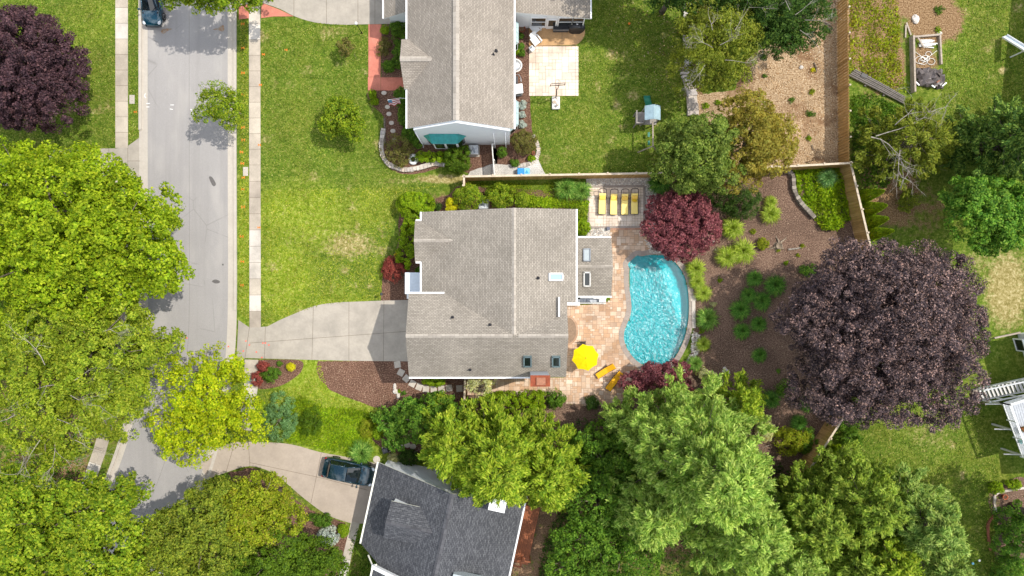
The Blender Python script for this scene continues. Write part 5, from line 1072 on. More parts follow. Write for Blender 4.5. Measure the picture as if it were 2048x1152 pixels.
def main_house():
    r = thing('house', 'house with tan shingle roof, skylights and cross gables, in the middle beside the pool', 'house', (-1, 0, 0))
    zr, xr, yr = 8.0, .16, -3.80; pw, pe, pg = .38, .28, .65
    zw = lambda x: zr - pw * (xr - x); ze = lambda x: zr - pe * (x - xr)
    xw, xe, yn, ys, yg, xg0, xg1 = -7.555, 5.2, 6.35, -7.35, -.45, -8.42, 4.47
    rf = MB(); T = lambda x, y, z: (x, y, z)
    vx = xr - (yg - yr) * pg / pw                                    # valley foot, west
    roof_plane(rf, [T(xr, yn, zr), T(xw, yn, zw(xw)), T(xw, yg, zw(xw)), T(vx, yg, zw(vx)), T(xr, yr, zr)])
    vy = yr + (xg1 - xr) * pe / pg                                   # valley end, east
    roof_plane(rf, [T(xr, yr, zr), T(xg1, vy, ze(xg1)), T(xg1, -1.15, ze(xg1)), T(xe, -1.15, ze(xe)), T(xe, yn + .06, ze(xe)), T(xr, yn, zr)])
    zg = lambda y: zr - pg * abs(y - yr)
    xgs = -8.5
    roof_plane(rf, [T(xg0, yr, zr), T(xgs, yg, zg(yg)), T(vx, yg, zg(yg)), T(xr, yr, zr)])
    roof_plane(rf, [T(xg0, yr, zr), T(xr, yr, zr), T(xg1, yr, zr), T(xg1, ys, zg(ys)), T(xgs, ys, zg(ys))])
    roof_plane(rf, [T(xr, yr, zr), T(xg1, yr, zr), T(xg1, vy, zg(vy))])
    # entrance gable, west
    bz, by, hw, pb = 6.06, 3.9, 1.72, .6; bx0, bx1 = -8.04, xr - (zr - bz) / pw; be = bz - pb * hw; vxe = xr - (zr - be) / pw
    roof_plane(rf, [T(bx0, by, bz), T(bx0 - .06, by + hw, be), T(vxe, by + hw, be), T(bx1, by, bz)])
    roof_plane(rf, [T(bx0, by, bz), T(bx1, by, bz), T(vxe, by - hw, be), T(bx0 - .06, by - hw, be)])
    # sunroom gable, east
    sz, sy, sh, ps = 4.1, 1.83, 2.52, .42; sx0, sx1 = 4.9, 8.58; se = sz - ps * sh
    roof_plane(rf, [T(sx0, sy, sz), T(sx1, sy, sz), T(sx1, sy + sh, se), T(sx0, sy + sh, se)])
    roof_plane(rf, [T(sx0, sy - sh, se), T(sx1, sy - sh, se), T(sx1, sy, sz), T(sx0, sy, sz)])
    roof = rf.build('roof', [M['shingle'], M['white']], r)
    for a, b, wd in (((xr, yn, zr), (xr, yr + .1, zr), .32), ((xg0, yr, zr), (xr - .1, yr, zr), .32), ((xr + .35, yr, zr), (xg1, yr, zr), .32), ((bx0, by, bz), (bx1 + .1, by, bz), .28), ((sx0 + .15, sy, sz), (sx1, sy, sz), .28)):
        cp = MB(); ridge_caps(cp, a, b, wd); cp.build('ridge_cap', M['cap'], roof)
    # walls
    w = MB()
    def gable_x(x0, x1, prof):     # extruded along x, profile in y,z
        V = [(x0, y, z) for y, z in prof] + [(x1, y, z) for y, z in prof]; n = len(prof)
        w.add(V, [list(range(n)), list(range(2 * n - 1, n - 1, -1))] + [[i, i + n, (i + 1) % n + n, (i + 1) % n] for i in range(n)])
    def gable_y(y0, y1, prof):
        V = [(x, y0, z) for x, z in prof] + [(x, y1, z) for x, z in prof]; n = len(prof)
        w.add(V, [list(range(n)), list(range(2 * n - 1, n - 1, -1))] + [[i, i + n, (i + 1) % n + n, (i + 1) % n] for i in range(n)])
    gable_y(-1.3, 6.12, [(-7.2, 0), (4.88, 0), (4.88, ze(4.88) - .2), (xr, zr - .2), (-7.2, zw(-7.2) - .2)])
    gable_x(-8.05, 4.2, [(-7.0, 0), (-.8, 0), (-.8, zg(-.8) - .2), (yr, zr - .2), (-7.0, zg(-7.0) - .2)])
    gable_x(-7.7, -6, [(by - 1.45, 0), (by + 1.45, 0), (by + 1.45, be - .02), (by, bz - .2), (by - 1.45, be - .02)])
    gable_x(4.7, 8.36, [(sy - 2.26, 0), (sy + 2.26, 0), (sy + 2.26, se - .02), (sy, sz - .2), (sy - 2.26, se - .02)])
    w.build('wall', M['siding'], r)
    # gutters and rake trim
    for pts in ([(xw - .06, yg, zw(xw) - .06), (xw - .06, by - hw - .1, zw(xw) - .06)], [(xw - .06, by + hw + .05, zw(xw) - .06), (xw - .06, yn, zw(xw) - .06)], [(xe + .06, -1.15, ze(xe) - .06), (xe + .06, yn + .06, ze(xe) - .06)], [(xgs, ys - .06, zg(ys) - .06), (xg1 - 1.6, ys - .06, zg(ys) - .06)], [(xgs, yg + .06, zg(yg) - .04), (vx, yg + .06, zg(yg) - .04)],
                [(bx0, by + hw + .05, be - .05), (xw, by + hw + .05, be - .05)], [(bx0, by - hw - .05, be - .05), (xw, by - hw - .05, be - .05)], [(sx0 + .3, sy + sh + .06, se - .05), (sx1, sy + sh + .06, se - .05)], [(sx0 + .3, sy - sh - .06, se - .05), (sx1 + .05, sy - sh - .06, se - .05)]):
        gutter_bar(r, pts, M['white'])
    fl = MB(); fl.bar(W(1118, 594, 7.25), W(1118, 633, 7.25), .13, .2); fl.build('flashing', M['white'], roof)
    # skylights and vents
    def on(f, px, py, z0):
        z = z0
        for _ in range(6): p = W(px, py, z); z = f(p)
        return W(px, py, z)
    fe = lambda p: ze(p.x); fs = lambda p: zg(p.y); fsn = lambda p: sz - ps * abs(p.y - sy); fw = lambda p: zw(p.x)
    q = lambda f, x0, y0, x1, y1, z: [on(f, x0, y0, z), on(f, x1, y0, z), on(f, x1, y1, z), on(f, x0, y1, z)]
    skylight(roof, q(fe, 1098, 547, 1124, 560.5, 7), M['skylight'], M['white'], .12, .1)
    for x in (1048, 1105): skylight(roof, q(fs, x, 712, x + 14, 731, 6.5), M['skydark'], plain('skylight_frame', (.16, .22, .23), .4, .3, .5), .14, .11)
    skylight(roof, q(fsn, 1167, 499, 1180, 523, 3.6), M['skycover'], M['grey'], .1, .07); skylight(roof, q(fsn, 1168, 544, 1180, 571, 3.6), M['skydark'], M['offwhite'], .1, .1)
    for f, x, y in ((fe, 1076, 556), (fs, 905, 635), (fs, 980, 650), (fs, 940, 739)): pipe(roof, on(f, x, y, 6.5))
    # chimney chase standing proud of the south eave, with a rusted cap
    ch = MB(); c0, c1 = W(1062, 752, 9), W(1099, 772, 9); ch.box2(c0.x, c1.y, 0, c1.x, c0.y, 8.92); chm = ch.build('chimney', plain('chimney_siding', (.42, .44, .46), .6, var=.06), r)
    k = MB(); k.box2(c0.x - .05, c1.y - .05, 8.925, c1.x + .05, c0.y + .05, 9.0); k.build('chimney_cap', M['rust'], chm)
    fl2 = MB(); fx, fy = (c0.x + c1.x) / 2 + .05, (c0.y + c1.y) / 2 - .02
    fl2.box2(fx - .36, fy - .30, 9.002, fx + .36, fy + .30, 9.13); fl2.build('flue_cap', M['rust2'], chm, bevel=.03)
    ch2 = MB(); ch2.bar((c0.x, c1.y - .02, 8.6), (c1.x, c1.y - .02, 8.6), .06, .12); ch2.build('chimney_trim', M['white'], chm)
    # entrance porch with flat white roof
    pr = MB(); a, b = W(810, 545, 3.1), W(846, 588, 3.1); pr.box2(a.x, b.y, 2.95, -7.3, a.y, 3.12); prf = pr.build('porch_roof', plain('porch_membrane', (.60, .66, .72), .5, var=.06), r)
    p2 = MB(); c = W(812, 592, 2.2); p2.box2(a.x + .05, b.y - .42, 2.3, a.x + .55, b.y - .02, 2.42); p2.build('porch_ledge', M['white'], r)
    for y in (a.y - .15, b.y + .15): col = MB(); col.box2(a.x + .08, y - .09, 0, a.x + .26, y + .09, 2.95); col.build('porch_post', M['white'], r)
    # windows and doors
    window(r, (-7.72, by, 2.0), (0, 1, 0), 1.7, 1.5, (-1, 0, 0), 3, rows=2); window(r, (-7.22, 5.2, 3.6), (0, 1, 0), 1.2, 1.3, (-1, 0, 0), 2)
    for x in (-4.5, -1.0, 2.6): window(r, (x, 6.13, 4.2), (1, 0, 0), 1.1, 1.4, (0, 1, 0), 1, rows=2)
    for y in (-5.4,): window(r, (4.22, y, 4.2), (0, 1, 0), 1.6, 1.4, (1, 0, 0), 2)
    window(r, (4.9, 5.2, 4.6), (0, 1, 0), 1.2, 1.3, (1, 0, 0), 2)
    for y in (sy - 1.4, sy, sy + 1.4): window(r, (8.37, y, 1.5), (0, 1, 0), 1.1, 1.7, (1, 0, 0))
    door(r, (-7.22, .35, 1.1), (0, 1, 0), 1.0, 2.1, (-1, 0, 0), plain('red_door', (.25, .03, .02), .5))
    gd = door(r, (-8.07, -3.9, 1.15), (0, 1, 0), 4.9, 2.2, (-1, 0, 0), M['white'])
    door(r, (4.22, -2.6, 1.1), (0, 1, 0), 1.6, 2.1, (1, 0, 0), M['white'], True)
    return r
main_house()
# steps beside the sunroom
def steps():
    a = W(1134, 598, .6); r = thing('garden_steps', 'white landing and narrow steps between the sunroom and the round paving', 'steps', (a.x, a.y, 0)); mb = MB()
    b = W(1160, 611, .6); mb.box2(a.x, b.y, .02, b.x, a.y, .6); mb.build('landing', M['white'], r, bevel=.01)
    s = MB()
    for i in range(6): x = b.x + .02 + i * .30; s.box2(x, a.y - .30, .03, x + .27, a.y + .02, .55 - i * .085)
    s.build('tread', M['deckgrey'], r)
    q = MB(); q.box2(b.x + 1.75, a.y - .26, .03, b.x + 2.35, a.y + .0, .42); q.box2(b.x + .02, a.y + .04, .03, b.x + 2.35, a.y + .12, .85); q.box2(b.x + .02, a.y - .40, .03, b.x + 2.35, a.y - .33, .50); q.build('stringer', M['white'], r)
steps()

def north_house():
    r = thing('house', 'grey white walled house with tan shingle roof and teal bay window roof, at the top', 'house', (-4.4, 19, 0))
    zr, xr, p, xw, xe, ys, yn = 8.5, -4.39, .66, -8.66, .15, 13.18, 34.
    z = lambda x: zr - p * abs(x - xr); rf = MB()
    roof_plane(rf, [(xr, ys, zr), (xr, yn, zr), (xw, yn, z(xw)), (xw, ys, z(xw))]); roof_plane(rf, [(xr, ys, zr), (xe, ys, z(xe)), (xe, yn, z(xe)), (xr, yn, zr)])
    bz, by, hw = 7.12, 18.46, 2.05; be = bz - .66 * hw; bx1 = xr - (zr - bz) / p; vx = xr - (zr - be) / p; bx0 = -9.02
    roof_plane(rf, [(bx0, by, bz), (bx0 - .1, by + hw, be), (vx, by + hw, be), (bx1, by, bz)]); roof_plane(rf, [(bx0, by, bz), (bx1, by, bz), (vx, by - hw, be), (bx0 + .12, by - hw, be)])
    roof_plane(rf, [(-11.1, 23.35, 2.9), (-8.35, 23.35, 4.75), (-8.35, 34, 4.75), (-11.1, 34, 2.9)])           # garage wing
    roof_plane(rf, [(-.1, 23.3, 4.43), (6.75, 23.3, 3.0), (6.75, 34, 3.0), (-.1, 34, 4.43)])                    # sunroom wing
    roof = rf.build('roof', [M['shingle_n'], M['white']], r)
    for a, b, wd in (((xr, ys, zr), (xr, yn, zr), .5), ((bx0, by, bz), (bx1 + .1, by, bz), .4)):
        cp = MB(); ridge_caps(cp, a, b, wd, .42); cp.build('ridge_cap', M['cap'], roof)
    w = MB()
    def gy(y0, y1, prof):
        V = [(x, y0, q) for x, q in prof] + [(x, y1, q) for x, q in prof]; n = len(prof)
        w.add(V, [list(range(n)), list(range(2 * n - 1, n - 1, -1))] + [[i, i + n, (i + 1) % n + n, (i + 1) % n] for i in range(n)])
    gy(13.02, 33.8, [(-8.12, 0), (-.2, 0), (-.2, z(-.2) - .2), (xr, zr - .2), (-8.12, z(-8.12) - .2)])
    gy(23.72, 33.7, [(-10.8, 0), (-8.0, 0), (-8.0, 4.7), (-8.3, 4.6), (-10.8, 2.85)])
    gy(23.62, 33.7, [(-.6, 0), (6.4, 0), (6.4, 2.92), (-.6, 4.36)])
    V = [(x, y, q) for x in (-8.75, -7.9) for y, q in ((by - 1.7, 0), (by + 1.7, 0), (by + 1.7, be + .1), (by, bz - .2), (by - 1.7, be + .1))]
    w.add(V, [list(range(5)), list(range(9, 4, -1))] + [[i, i + 5, (i + 1) % 5 + 5, (i + 1) % 5] for i in range(5)])
    w.build('wall', M['siding'], r)
    for pts in ([(xw - .06, ys, z(xw) - .06), (xw - .06, by - hw - .05, z(xw) - .06)], [(xw - .06, by + hw + .05, z(xw) - .06), (xw - .06, 33, z(xw) - .06)], [(xe + .07, ys, z(xe) - .06), (xe + .07, 33, z(xe) - .06)], [(6.83, 23.3, 2.95), (6.83, 33, 2.95)], [(-11.17, 23.35, 2.86), (-11.17, 33, 2.86)]): gutter_bar(r, pts, M['white'])
    dn = MB()
    for x, y in ((-1.55, 12.96), (-.55, 12.96), (-8.05, 12.96)): dn.tube([(x, y, 5.2), (x, y, .15), (x, y - .25, .08)], .05, 6)
    dn.build('downspout', M['white'], r, True)
    pc = MB(); pc.box2(-9.6, by - 1.9, .02, -8.75, by + .5, .22); pc.build('porch_slab', M['flag'], r)
    # bay window with teal roof on the gable wall
    def bay(n, c, u, wd, dp, zb, zt, mat, glassy=True):
        c, u, n = Vector(c), Vector(u), Vector(n); P = [c - u * wd / 2, c - u * wd * .30 + n * dp, c + u * wd * .30 + n * dp, c + u * wd / 2]
        b = MB(); b.prism([(p.x, p.y) for p in P], zb, zt); o = b.build('bay_window', M['white'], r)
        t = MB(); T = [c - u * wd * .5 + Vector((0, 0, zt + .75)), c + u * wd * .5 + Vector((0, 0, zt + .75))]; e = 1.08
        E = [c + (p - c) * e + Vector((0, 0, zt + .03)) for p in P]
        T = [c - u * wd * .36 + Vector((0, 0, zt + .8)), c + u * wd * .36 + Vector((0, 0, zt + .8))]
        fc = [[E[0], E[1], T[0]], [E[1], E[2], T[1], T[0]], [E[2], E[3], T[1]], [E[0], T[0], c + Vector((0, 0, zt))], ]
        for f in fc[:3]: t.poly(f); 
        for f in fc[:3]: t.poly([q - Vector((0, 0, .04)) for q in f][::-1])
        for k in range(5): q = k / 4; t.bar(E[1].lerp(E[2], q) + Vector((0, 0, .02)), T[0].lerp(T[1], q) + Vector((0, 0, .02)), .03, .05)
        t.build('bay_roof', mat, o)
        for a, b2 in ((P[0], P[1]), (P[1], (P[1] + P[2]) / 2), ((P[1] + P[2]) / 2, P[2]), (P[2], P[3])):
            m = (a + b2) / 2; uu = (b2 - a); nn = Vector((uu.y, -uu.x, 0)).normalized()
            if nn.dot(n) < 0: nn = -nn
            g = MB(); g.obox((m.x + nn.x * .02, m.y + nn.y * .02, (zb + zt) / 2 + .05), uu * .40, nn * .02, Vector((0, 0, (zt - zb) * .36))); g.build('pane', M['window'], o)
        return o
    cb = W(886, 286, 1.5); bay((0, -1, 0), (-5.75, 13.0, 0), (1, 0, 0), 3.4, .62, 1.3, 3.65, M['teal'])
    bay((1, 0, 0), (-.2, 22.2, 0), (0, -1, 0), 2.6, .72, .8, 2.6, M['teal_pale']); bay((1, 0, 0), (-.2, 15.2, 0), (0, -1, 0), 3.0, .72, .8, 2.6, M['teal_pale'])
    # sunroom glazing and door
    for x0, x1 in ((1.75, 2.95), (4.15, 5.3), (5.4, 6.3)): window(r, ((x0 + x1) / 2, 23.6, 1.55), (1, 0, 0), x1 - x0, 1.9, (0, -1, 0), 1, rows=2)
    door(r, (3.55, 23.6, 1.1), (1, 0, 0), .95, 2.1, (0, -1, 0), M['white'], True)
    for f, x, y in ((1, 987, 109), (1, 992, 102)):
        zz = 6.5
        for _ in range(5): zz = z(W(x, y, zz).x)
        pipe(roof, W(x, y, zz), .07 if x > 990 else .05, .35)
    return r
north_house()

def dark_house():
    A = W(757, 925, 2.8); u = Vector((-.212, -.977, 0)); v = Vector((.977, -.212, 0)); u.normalize(); v.normalize()
    r = thing('house', 'charcoal shingled house with a dormer at the bottom, behind the parked suv', 'house', (-5, -20, 0))
    P = lambda uu, vv, z: A.xy.to_3d() + u * uu + v * vv + Vector((0, 0, z))
    p, zr, rv = .607, 7.0, 6.92; z = lambda vv: zr - p * abs(vv - rv); rf = MB()
    roof_plane(rf, [P(0, 0, z(0)), P(7.2, 0, z(0)), P(8.6, 3, z(3)), P(14, 3, z(3)), P(14, rv, zr), P(0, rv, zr)]); roof_plane(rf, [P(0, rv, zr), P(14, rv, zr), P(14, 13.1, z(13.1)), P(0, 13.1, z(13.1))])
    # dormer
    du, dz, dh, pd = 3.62, 6.45, 1.55, .55; dv0 = 2.1; dv1 = rv - (zr - dz) / p; de = dz - pd * dh; dve = rv - (zr - de) / p
    roof_plane(rf, [P(du, dv0, dz), P(du, dv1, dz), P(du - dh, dve, de), P(du - dh, dv0, de)]); roof_plane(rf, [P(du, dv0, dz), P(du + dh, dv0, de), P(du + dh, dve, de), P(du, dv1, dz)])
    # second wing, one step higher
    w0, wz = 1.7, .75
    roof_plane(rf, [P(8.3, w0, z(w0) + wz), P(14, w0, z(w0) + wz), P(14, 6.2, z(6.2) + wz - .35), P(8.3, 6.2, z(6.2) + wz - .35)])
    roof = rf.build('roof', [M['shingle_dk'], M['cream']], r)
    for a, b, wd in ((P(0, rv, zr), P(14, rv, zr), .4), (P(du, dv0, dz), P(du, dv1 - .1, dz), .3)):
        cp = MB(); ridge_caps(cp, a, b, wd, .4); cp.build('ridge_cap', M['cap_dk'], roof)
    w = MB()
    prof = [(.45, 0), (12.7, 0), (12.7, z(12.7) - .2), (rv, zr - .2), (.45, z(.45) - .2)]
    V = [P(.3, a, b) for a, b in prof] + [P(6.9, a, b) for a, b in prof]; n = 5
    w.add(V, [list(range(n)), list(range(2 * n - 1, n - 1, -1))] + [[i, i + n, (i + 1) % n + n, (i + 1) % n] for i in range(n)])
    prof = [(3.6, 0), (12.7, 0), (12.7, z(12.7) - .2), (rv, zr - .2), (3.6, z(3.6) - .2)]
    V = [P(6.9, a, b) for a, b in prof] + [P(13.8, a, b) for a, b in prof]
    w.add(V, [list(range(n)), list(range(2 * n - 1, n - 1, -1))] + [[i, i + n, (i + 1) % n + n, (i + 1) % n] for i in range(n)])
    prof = [(du - dh + .2, 3), (du + dh - .2, 3), (du + dh - .2, de + .02), (du, dz - .18), (du - dh + .2, de + .02)]
    V = [P(a, dv0 + .15, b) for a, b in prof] + [P(a, dv1 - .6, b) for a, b in prof]
    w.add(V, [list(range(n)), list(range(2 * n - 1, n - 1, -1))] + [[i, i + n, (i + 1) % n + n, (i + 1) % n] for i in range(n)])
    prof = [(w0 + .3, 0), (6.1, 0), (6.1, z(6.1) + .25), (w0 + .3, z(w0 + .3) + wz - .2)]
    V = [P(8.25, a, b) for a, b in prof] + [P(13.9, a, b) for a, b in prof]; n = 4
    w.add(V, [list(range(n)), list(range(2 * n - 1, n - 1, -1))] + [[i, i + n, (i + 1) % n + n, (i + 1) % n] for i in range(n)])
    w.build('wall', M['siding'], r)
    tr = MB(); tr.bar(P(8.22, w0 - .1, z(w0 - .1) + wz - .18), P(8.22, 6.2, z(6.2) + wz - .5), .30, .36); tr.build('rake_board', M['white'], roof)
    gutter_bar(r, [P(-.02, -.06, z(0) - .05), P(7.2, -.06, z(0) - .05)], M['cream'], .14); gutter_bar(r, [P(8.25, w0 - .07, z(w0) + wz - .05), P(14, w0 - .07, z(w0) + wz - .05)], M['cream'], .14)
    g2 = MB(); g2.tube([P(7.9, .9, 3.2), P(8.25, 1.6, 4.3), P(8.0, 1.9, 4.35)], .07, 6); g2.build('downspout', M['cream'], r)
    gutter_bar(r, [P(0, 13.16, z(13.1) - .05), P(14, 13.16, z(13.1) - .05)], M['white'], .14)
    # chimney chase with a white top
    c = W(995, 1010, 7.4); cb = MB(); cb.box((c.x, c.y, 3.8), (1.25, .9, 7.2), math.atan2(v.y, v.x)); co = cb.build('chimney', plain('white_chase', (.62, .66, .70), .6), r)
    ct = MB(); ct.box((c.x, c.y, 7.44), (1.34, 1.0, .1), math.atan2(v.y, v.x)); ct.build('chimney_cap', M['white'], co)
    for uu in (1.7, 4.9): door(r, P(uu + .4, .43, 1.1), u, 2.6, 2.1, -v, M['white'])
    window(r, P(du, dv0 + .13, 4.9), u, 1.1, 1.0, -v, 2)
    # low bright slab of roof at the bottom edge
    fl = MB(); q = W(935, 1152, 6.3); fl.box((q.x, q.y - .6, 6.1), (2.6, 1.2, .9), math.atan2(v.y, v.x)); fl.build('roof_curb', M['skycover'], roof)
    # rear deck
    d = thing('deck', 'reddish brown wooden deck against the right side of the charcoal roofed house', 'deck', P(5, 13.6, 0)); mb = MB()
    for i in range(11): mb.obox(P(4.2, 13.1 + .16 * i, .62), u * 2.6, v * .07, Vector((0, 0, .02)))
    mb.build('deck_boards', M['redwood'], d); rl = MB(); rl.bar(P(6.8, 12.9, 1.45), P(6.8, 14.1, 1.45), .14, .05); rl.bar(P(6.2, 14.1, 1.45), P(6.2, 14.9, 1.45), .14, .05); rl.bar(P(6.8, 14.1, 1.45), P(6.2, 14.1, 1.45), .14, .05)
    for q in (P(6.8, 12.95, .72), P(6.8, 14.1, .72), P(6.2, 14.1, .72), P(6.2, 14.85, .72)): rl.box((q.x, q.y, q.z), (.1, .1, 1.42))
    rl.build('railing', M['redwood'], d)
    return P
DHP = dark_house()

# neighbour on the right: raised deck, stairs; the houses themselves stand just beyond the frame
def right_house():
    b = W(2075, 850); r = thing('house', 'white house corner cut by the right edge, above the wooden stairs', 'house', W(2090, 700)); w = MB()
    P = [W(2034, 667, 0), W(2110, 655, 0), W(2140, 900, 0), W(2078, 915, 0), W(2052, 726, 0)]
    w.prism([(p.x, p.y) for p in P], 0, 5.2); w.build('wall', M['siding'], r); rf = MB()
    roof_plane(rf, [(P[0].x - .3, P[0].y + .4, 5.3), (P[4].x - .3, P[4].y, 5.3), (P[3].x - .3, P[3].y - .4, 5.3), (P[2].x + 5, P[2].y - .4, 8.4), (P[1].x + 5, P[1].y + .4, 8.4)]); rf.build('roof', [M['shingle_n'], M['white']], r)
    window(r, W(2040, 690, 1.2), (W(2052, 726) - W(2034, 667)), 1.0, 1.0, (-1, -.2, 0))
    d = thing('raised_deck', 'raised white railed deck at the right edge', 'deck', W(2030, 860)); zt = 2.6; D = [W(x, y, zt) for x, y in [(2004, 806), (2080, 782), (2100, 900), (2044, 914)]]
    fl = MB(); n0, n1 = D[0], D[3]; k = 16
    e = (D[1] - D[0]).normalized(); f = (D[3] - D[0])
    for i in range(k): a = D[0] + (D[1] - D[0]) * (i + .06) / k; b2 = D[0] + (D[1] - D[0]) * (i + .94) / k; a2 = D[3] + (D[2] - D[3]) * (i + .06) / k; b3 = D[3] + (D[2] - D[3]) * (i + .94) / k; fl.prism([(q.x, q.y) for q in (a, b2, b3, a2)], zt - .05, zt)
    fl.build('deck_boards', M['deckgrey'], d)
    rl, bl = MB(), MB()
    for a, c in ((D[0], D[1]), (D[0], D[3]), (D[3], D[2])):
        up = Vector((0, 0, .98)); rl.bar(a + up, c + up, .17, .05); rl.bar(a + up * .1, c + up * .1, .06, .05); L = (c - a).length; m = int(L / .14)
        for i in range(m): q = a + (c - a) * (i + .5) / m; bl.bar(q + up * .12, q + up * .97, .035, .035, up=(1, 0, 0))
        for i in range(int(L / 1.6) + 1): q = a + (c - a) * min(1, i * 1.6 / L); rl.bar(q - up * .2, q + up * 1.08, .1, .1, up=(1, 0, 0))
    rl.build('railing', M['white'], d); bl.build('baluster', M['white'], d)
    for t in (.03, .5, .97):
        ps = MB(); q = D[0] + f * t; ps.box((q.x + .1, q.y, 1.28), (.14, .14, 2.54))
        ps.bar((q.x - .9, q.y - .1, 1.7), (q.x + .1, q.y, 2.3), .09, .12); ps.build('post', M['offwhite'], d)
    s = thing('deck_stairs', 'white painted wooden stairs climbing to the deck at the right edge', 'stairs', W(1985, 785)); a, b = W(1960, 789, .15), W(2070, 766, 2.5)
    dr = (b - a); hd = Vector((dr.x, dr.y, 0)); L = hd.length; hd.normalize(); sd = Vector((-hd.y, hd.x, 0)); n = 14; t = MB()
    for i in range(n): q = a + dr * (i + .5) / n; t.obox(q, hd * L / n * .47, sd * .5, Vector((0, 0, .025)))
    t.build('tread', M['offwhite'], s); g = MB()
    for e2 in (-1, 1):
        g.bar(a + sd * e2 * .56 - Vector((0, 0, .1)), b + sd * e2 * .56 - Vector((0, 0, .1)), .06, .28); g.bar(a + sd * e2 * .58 + Vector((0, 0, .95)), b + sd * e2 * .58 + Vector((0, 0, .95)), .13, .05)
        for i in range(5): q = a + dr * i / 4 + sd * e2 * .58; g.bar(q, q + Vector((0, 0, .95)), .09, .09, up=(1, 0, 0))
    g.build('stringer', M['white'], s); pd = MB(); q = W(1952, 790); pd.box((q.x, q.y, .07), (.7, 1.2, .14), .12); pd.build('landing_slab', M['timber'], s)
    pot = thing('flower_pot', 'pot of orange and green plants standing on the raised deck', 'plant pot', W(2041, 857, zt)); c = W(2043, 857, zt); pm = MB(); pm.lathe([(.16, .0), (.24, .35), (.21, .35), (.19, .3)], c, 14); pm.build('pot', M['terracotta'], pot, True)
    rg = np.random.default_rng(5); C = np.array(c) + sph(160, rg, -.2) * .34 + np.array((0, 0, .5)); npmesh('foliage', leaf_quads(C, sph(160, rg), .14, .5, rg), 4, LM['brownish_leaves'], pot)
    bk = thing('bucket', 'small teal bucket on the edge of the raised deck', 'bucket', W(2038, 882, zt)); c = W(2038, 882, zt); m = MB(); m.lathe([(.12, 0), (.16, .3), (.14, .3), (.11, .04)], c, 14); m.build('pail', M['teal'], bk, True); h = MB(); h.tube([(c.x + .15 * math.cos(i * math.pi / 6), c.y, c.z + .3 + .12 * math.sin(i * math.pi / 6)) for i in range(7)], .01, 5); h.build('handle', M['grey'], bk)
    sl = thing('playground_slide', 'pale grey slide chute end poking in at the right edge of the upper lawn', 'slide', W(2030, 80)); m = MB(); a, b = W(2008, 73, .35), W(2052, 100, 1.9); m.bar(a, b, .45, .05)
    o = m.build('chute', plain('pale_blue_plastic', (.55, .62, .68), .4), sl); m = MB(); sdx = Vector((b.y - a.y, a.x - b.x, 0)).normalized() * .24
    for e2 in (-1, 1): m.bar(a + sdx * e2 + Vector((0, 0, .1)), b + sdx * e2 + Vector((0, 0, .1)), .05, .16)
    m.bar((b.x, b.y, 0), b, .1, .1, up=(1, 0, 0)); m.build('side_rail', M['white'], sl)
right_house()
def far_house():
    r = thing('house', 'house just beyond the upper right corner whose shadow crosses the lawn', 'house', W(2250, 60)); w = MB(); P = [(x, y) for x, y in [(47.3, 12.6), (62, 12.6), (62, 32), (49.5, 32)]]
    w.prism(P, 0, 5.2); w.build('wall', M['siding_tan'], r); rf = MB(); roof_plane(rf, [(47, 12.2, 5.3), (54.5, 12.2, 8.2), (54.5, 32, 8.2), (49, 32, 5.3)]); roof_plane(rf, [(54.5, 12.2, 8.2), (62.4, 12.2, 5.3), (62.4, 32, 5.3), (54.5, 32, 8.2)]); rf.build('roof', [M['shingle_n'], M['white']], r)
far_house()

# ================================================================ fences
def fence(label, a, b, h, group=None, board=.145, post=2.35, side=1, gap=.012, louvre=False, cap=True):
    a, b = Vector((a[0], a[1], 0)), Vector((b[0], b[1], 0)); d = b - a; L = d.length; u = d.normalized(); n = Vector((-u.y, u.x, 0)) * side; Z = Vector((0, 0, 1))
    r = thing('wooden_fence', label, 'fence', (a + b) / 2, 0, group); mb = MB(); k = int(L / board)
    for i in range(k):
        c = a + u * (i + .5) * L / k + n * (.03 if not louvre else (.035 if i % 2 else -.035)); hh = h + (random.uniform(-.015, .015)); w = L / k / 2 - gap / 2
        mb.obox(c + Z * (hh / 2 + .02), u * (w if not louvre else w * 1.12), n * .010, Z * (hh / 2 - .02))
    mb.build('board_panel', M['fence'], r); m = max(1, round(L / post))
    rl = MB()
    for z in (.35, h * .55, h - .2): rl.obox((a + b) / 2 - n * (.035 if not louvre else 0) + Z * z, u * L / 2, n * .022, Z * .045)
    rl.build('rail', M['fence'], r)
    if cap: c = MB(); c.obox((a + b) / 2 + Z * (h + .035), u * (L / 2 + .04), n * .085, Z * .02); c.build('cap_rail', M['rail'], r)
    for i in range(m + 1):
        q = a + d * i / m - n * .075; p = MB(); p.obox(q + Z * (h + .09) / 2, u * .05, n * .05, Z * (h + .09) / 2); p.obox(q + Z * (h + .115), u * .07, n * .07, Z * .025); p.build('post', M['rail'], r)
hz = 2.25; gf = 'wooden fence runs round the pool garden'
fa, fb = W(928, 353, hz), W(1330, 346, hz)
fence('long wooden board fence between the two tan roofed houses', fa, fb, hz, gf, side=-1)
fence('short wooden fence return at the left end of the long fence', W(928, 353, hz), W(928, 371, hz), hz, gf)
fence('wooden fence below the dry leaf litter, partly under the golden tree', fb, W(1701, 326, hz), hz, gf, side=-1)
fence('wooden fence sloping from the fence corner down to the copper beech', W(1701, 326, hz), W(1745, 512, hz), hz, gf, side=-1)
fence('tall wooden board fence along the right side of the dry leaf litter', W(1695, -90, 2.05), W(1699, 326, 2.05), 2.05, gf, board=.13, louvre=True, cap=False, side=-1)
fence('short slanting wooden fence at the lower left edge of the copper beech', W(1690, 830, hz), W(1600, 968, hz), hz, gf, side=-1)
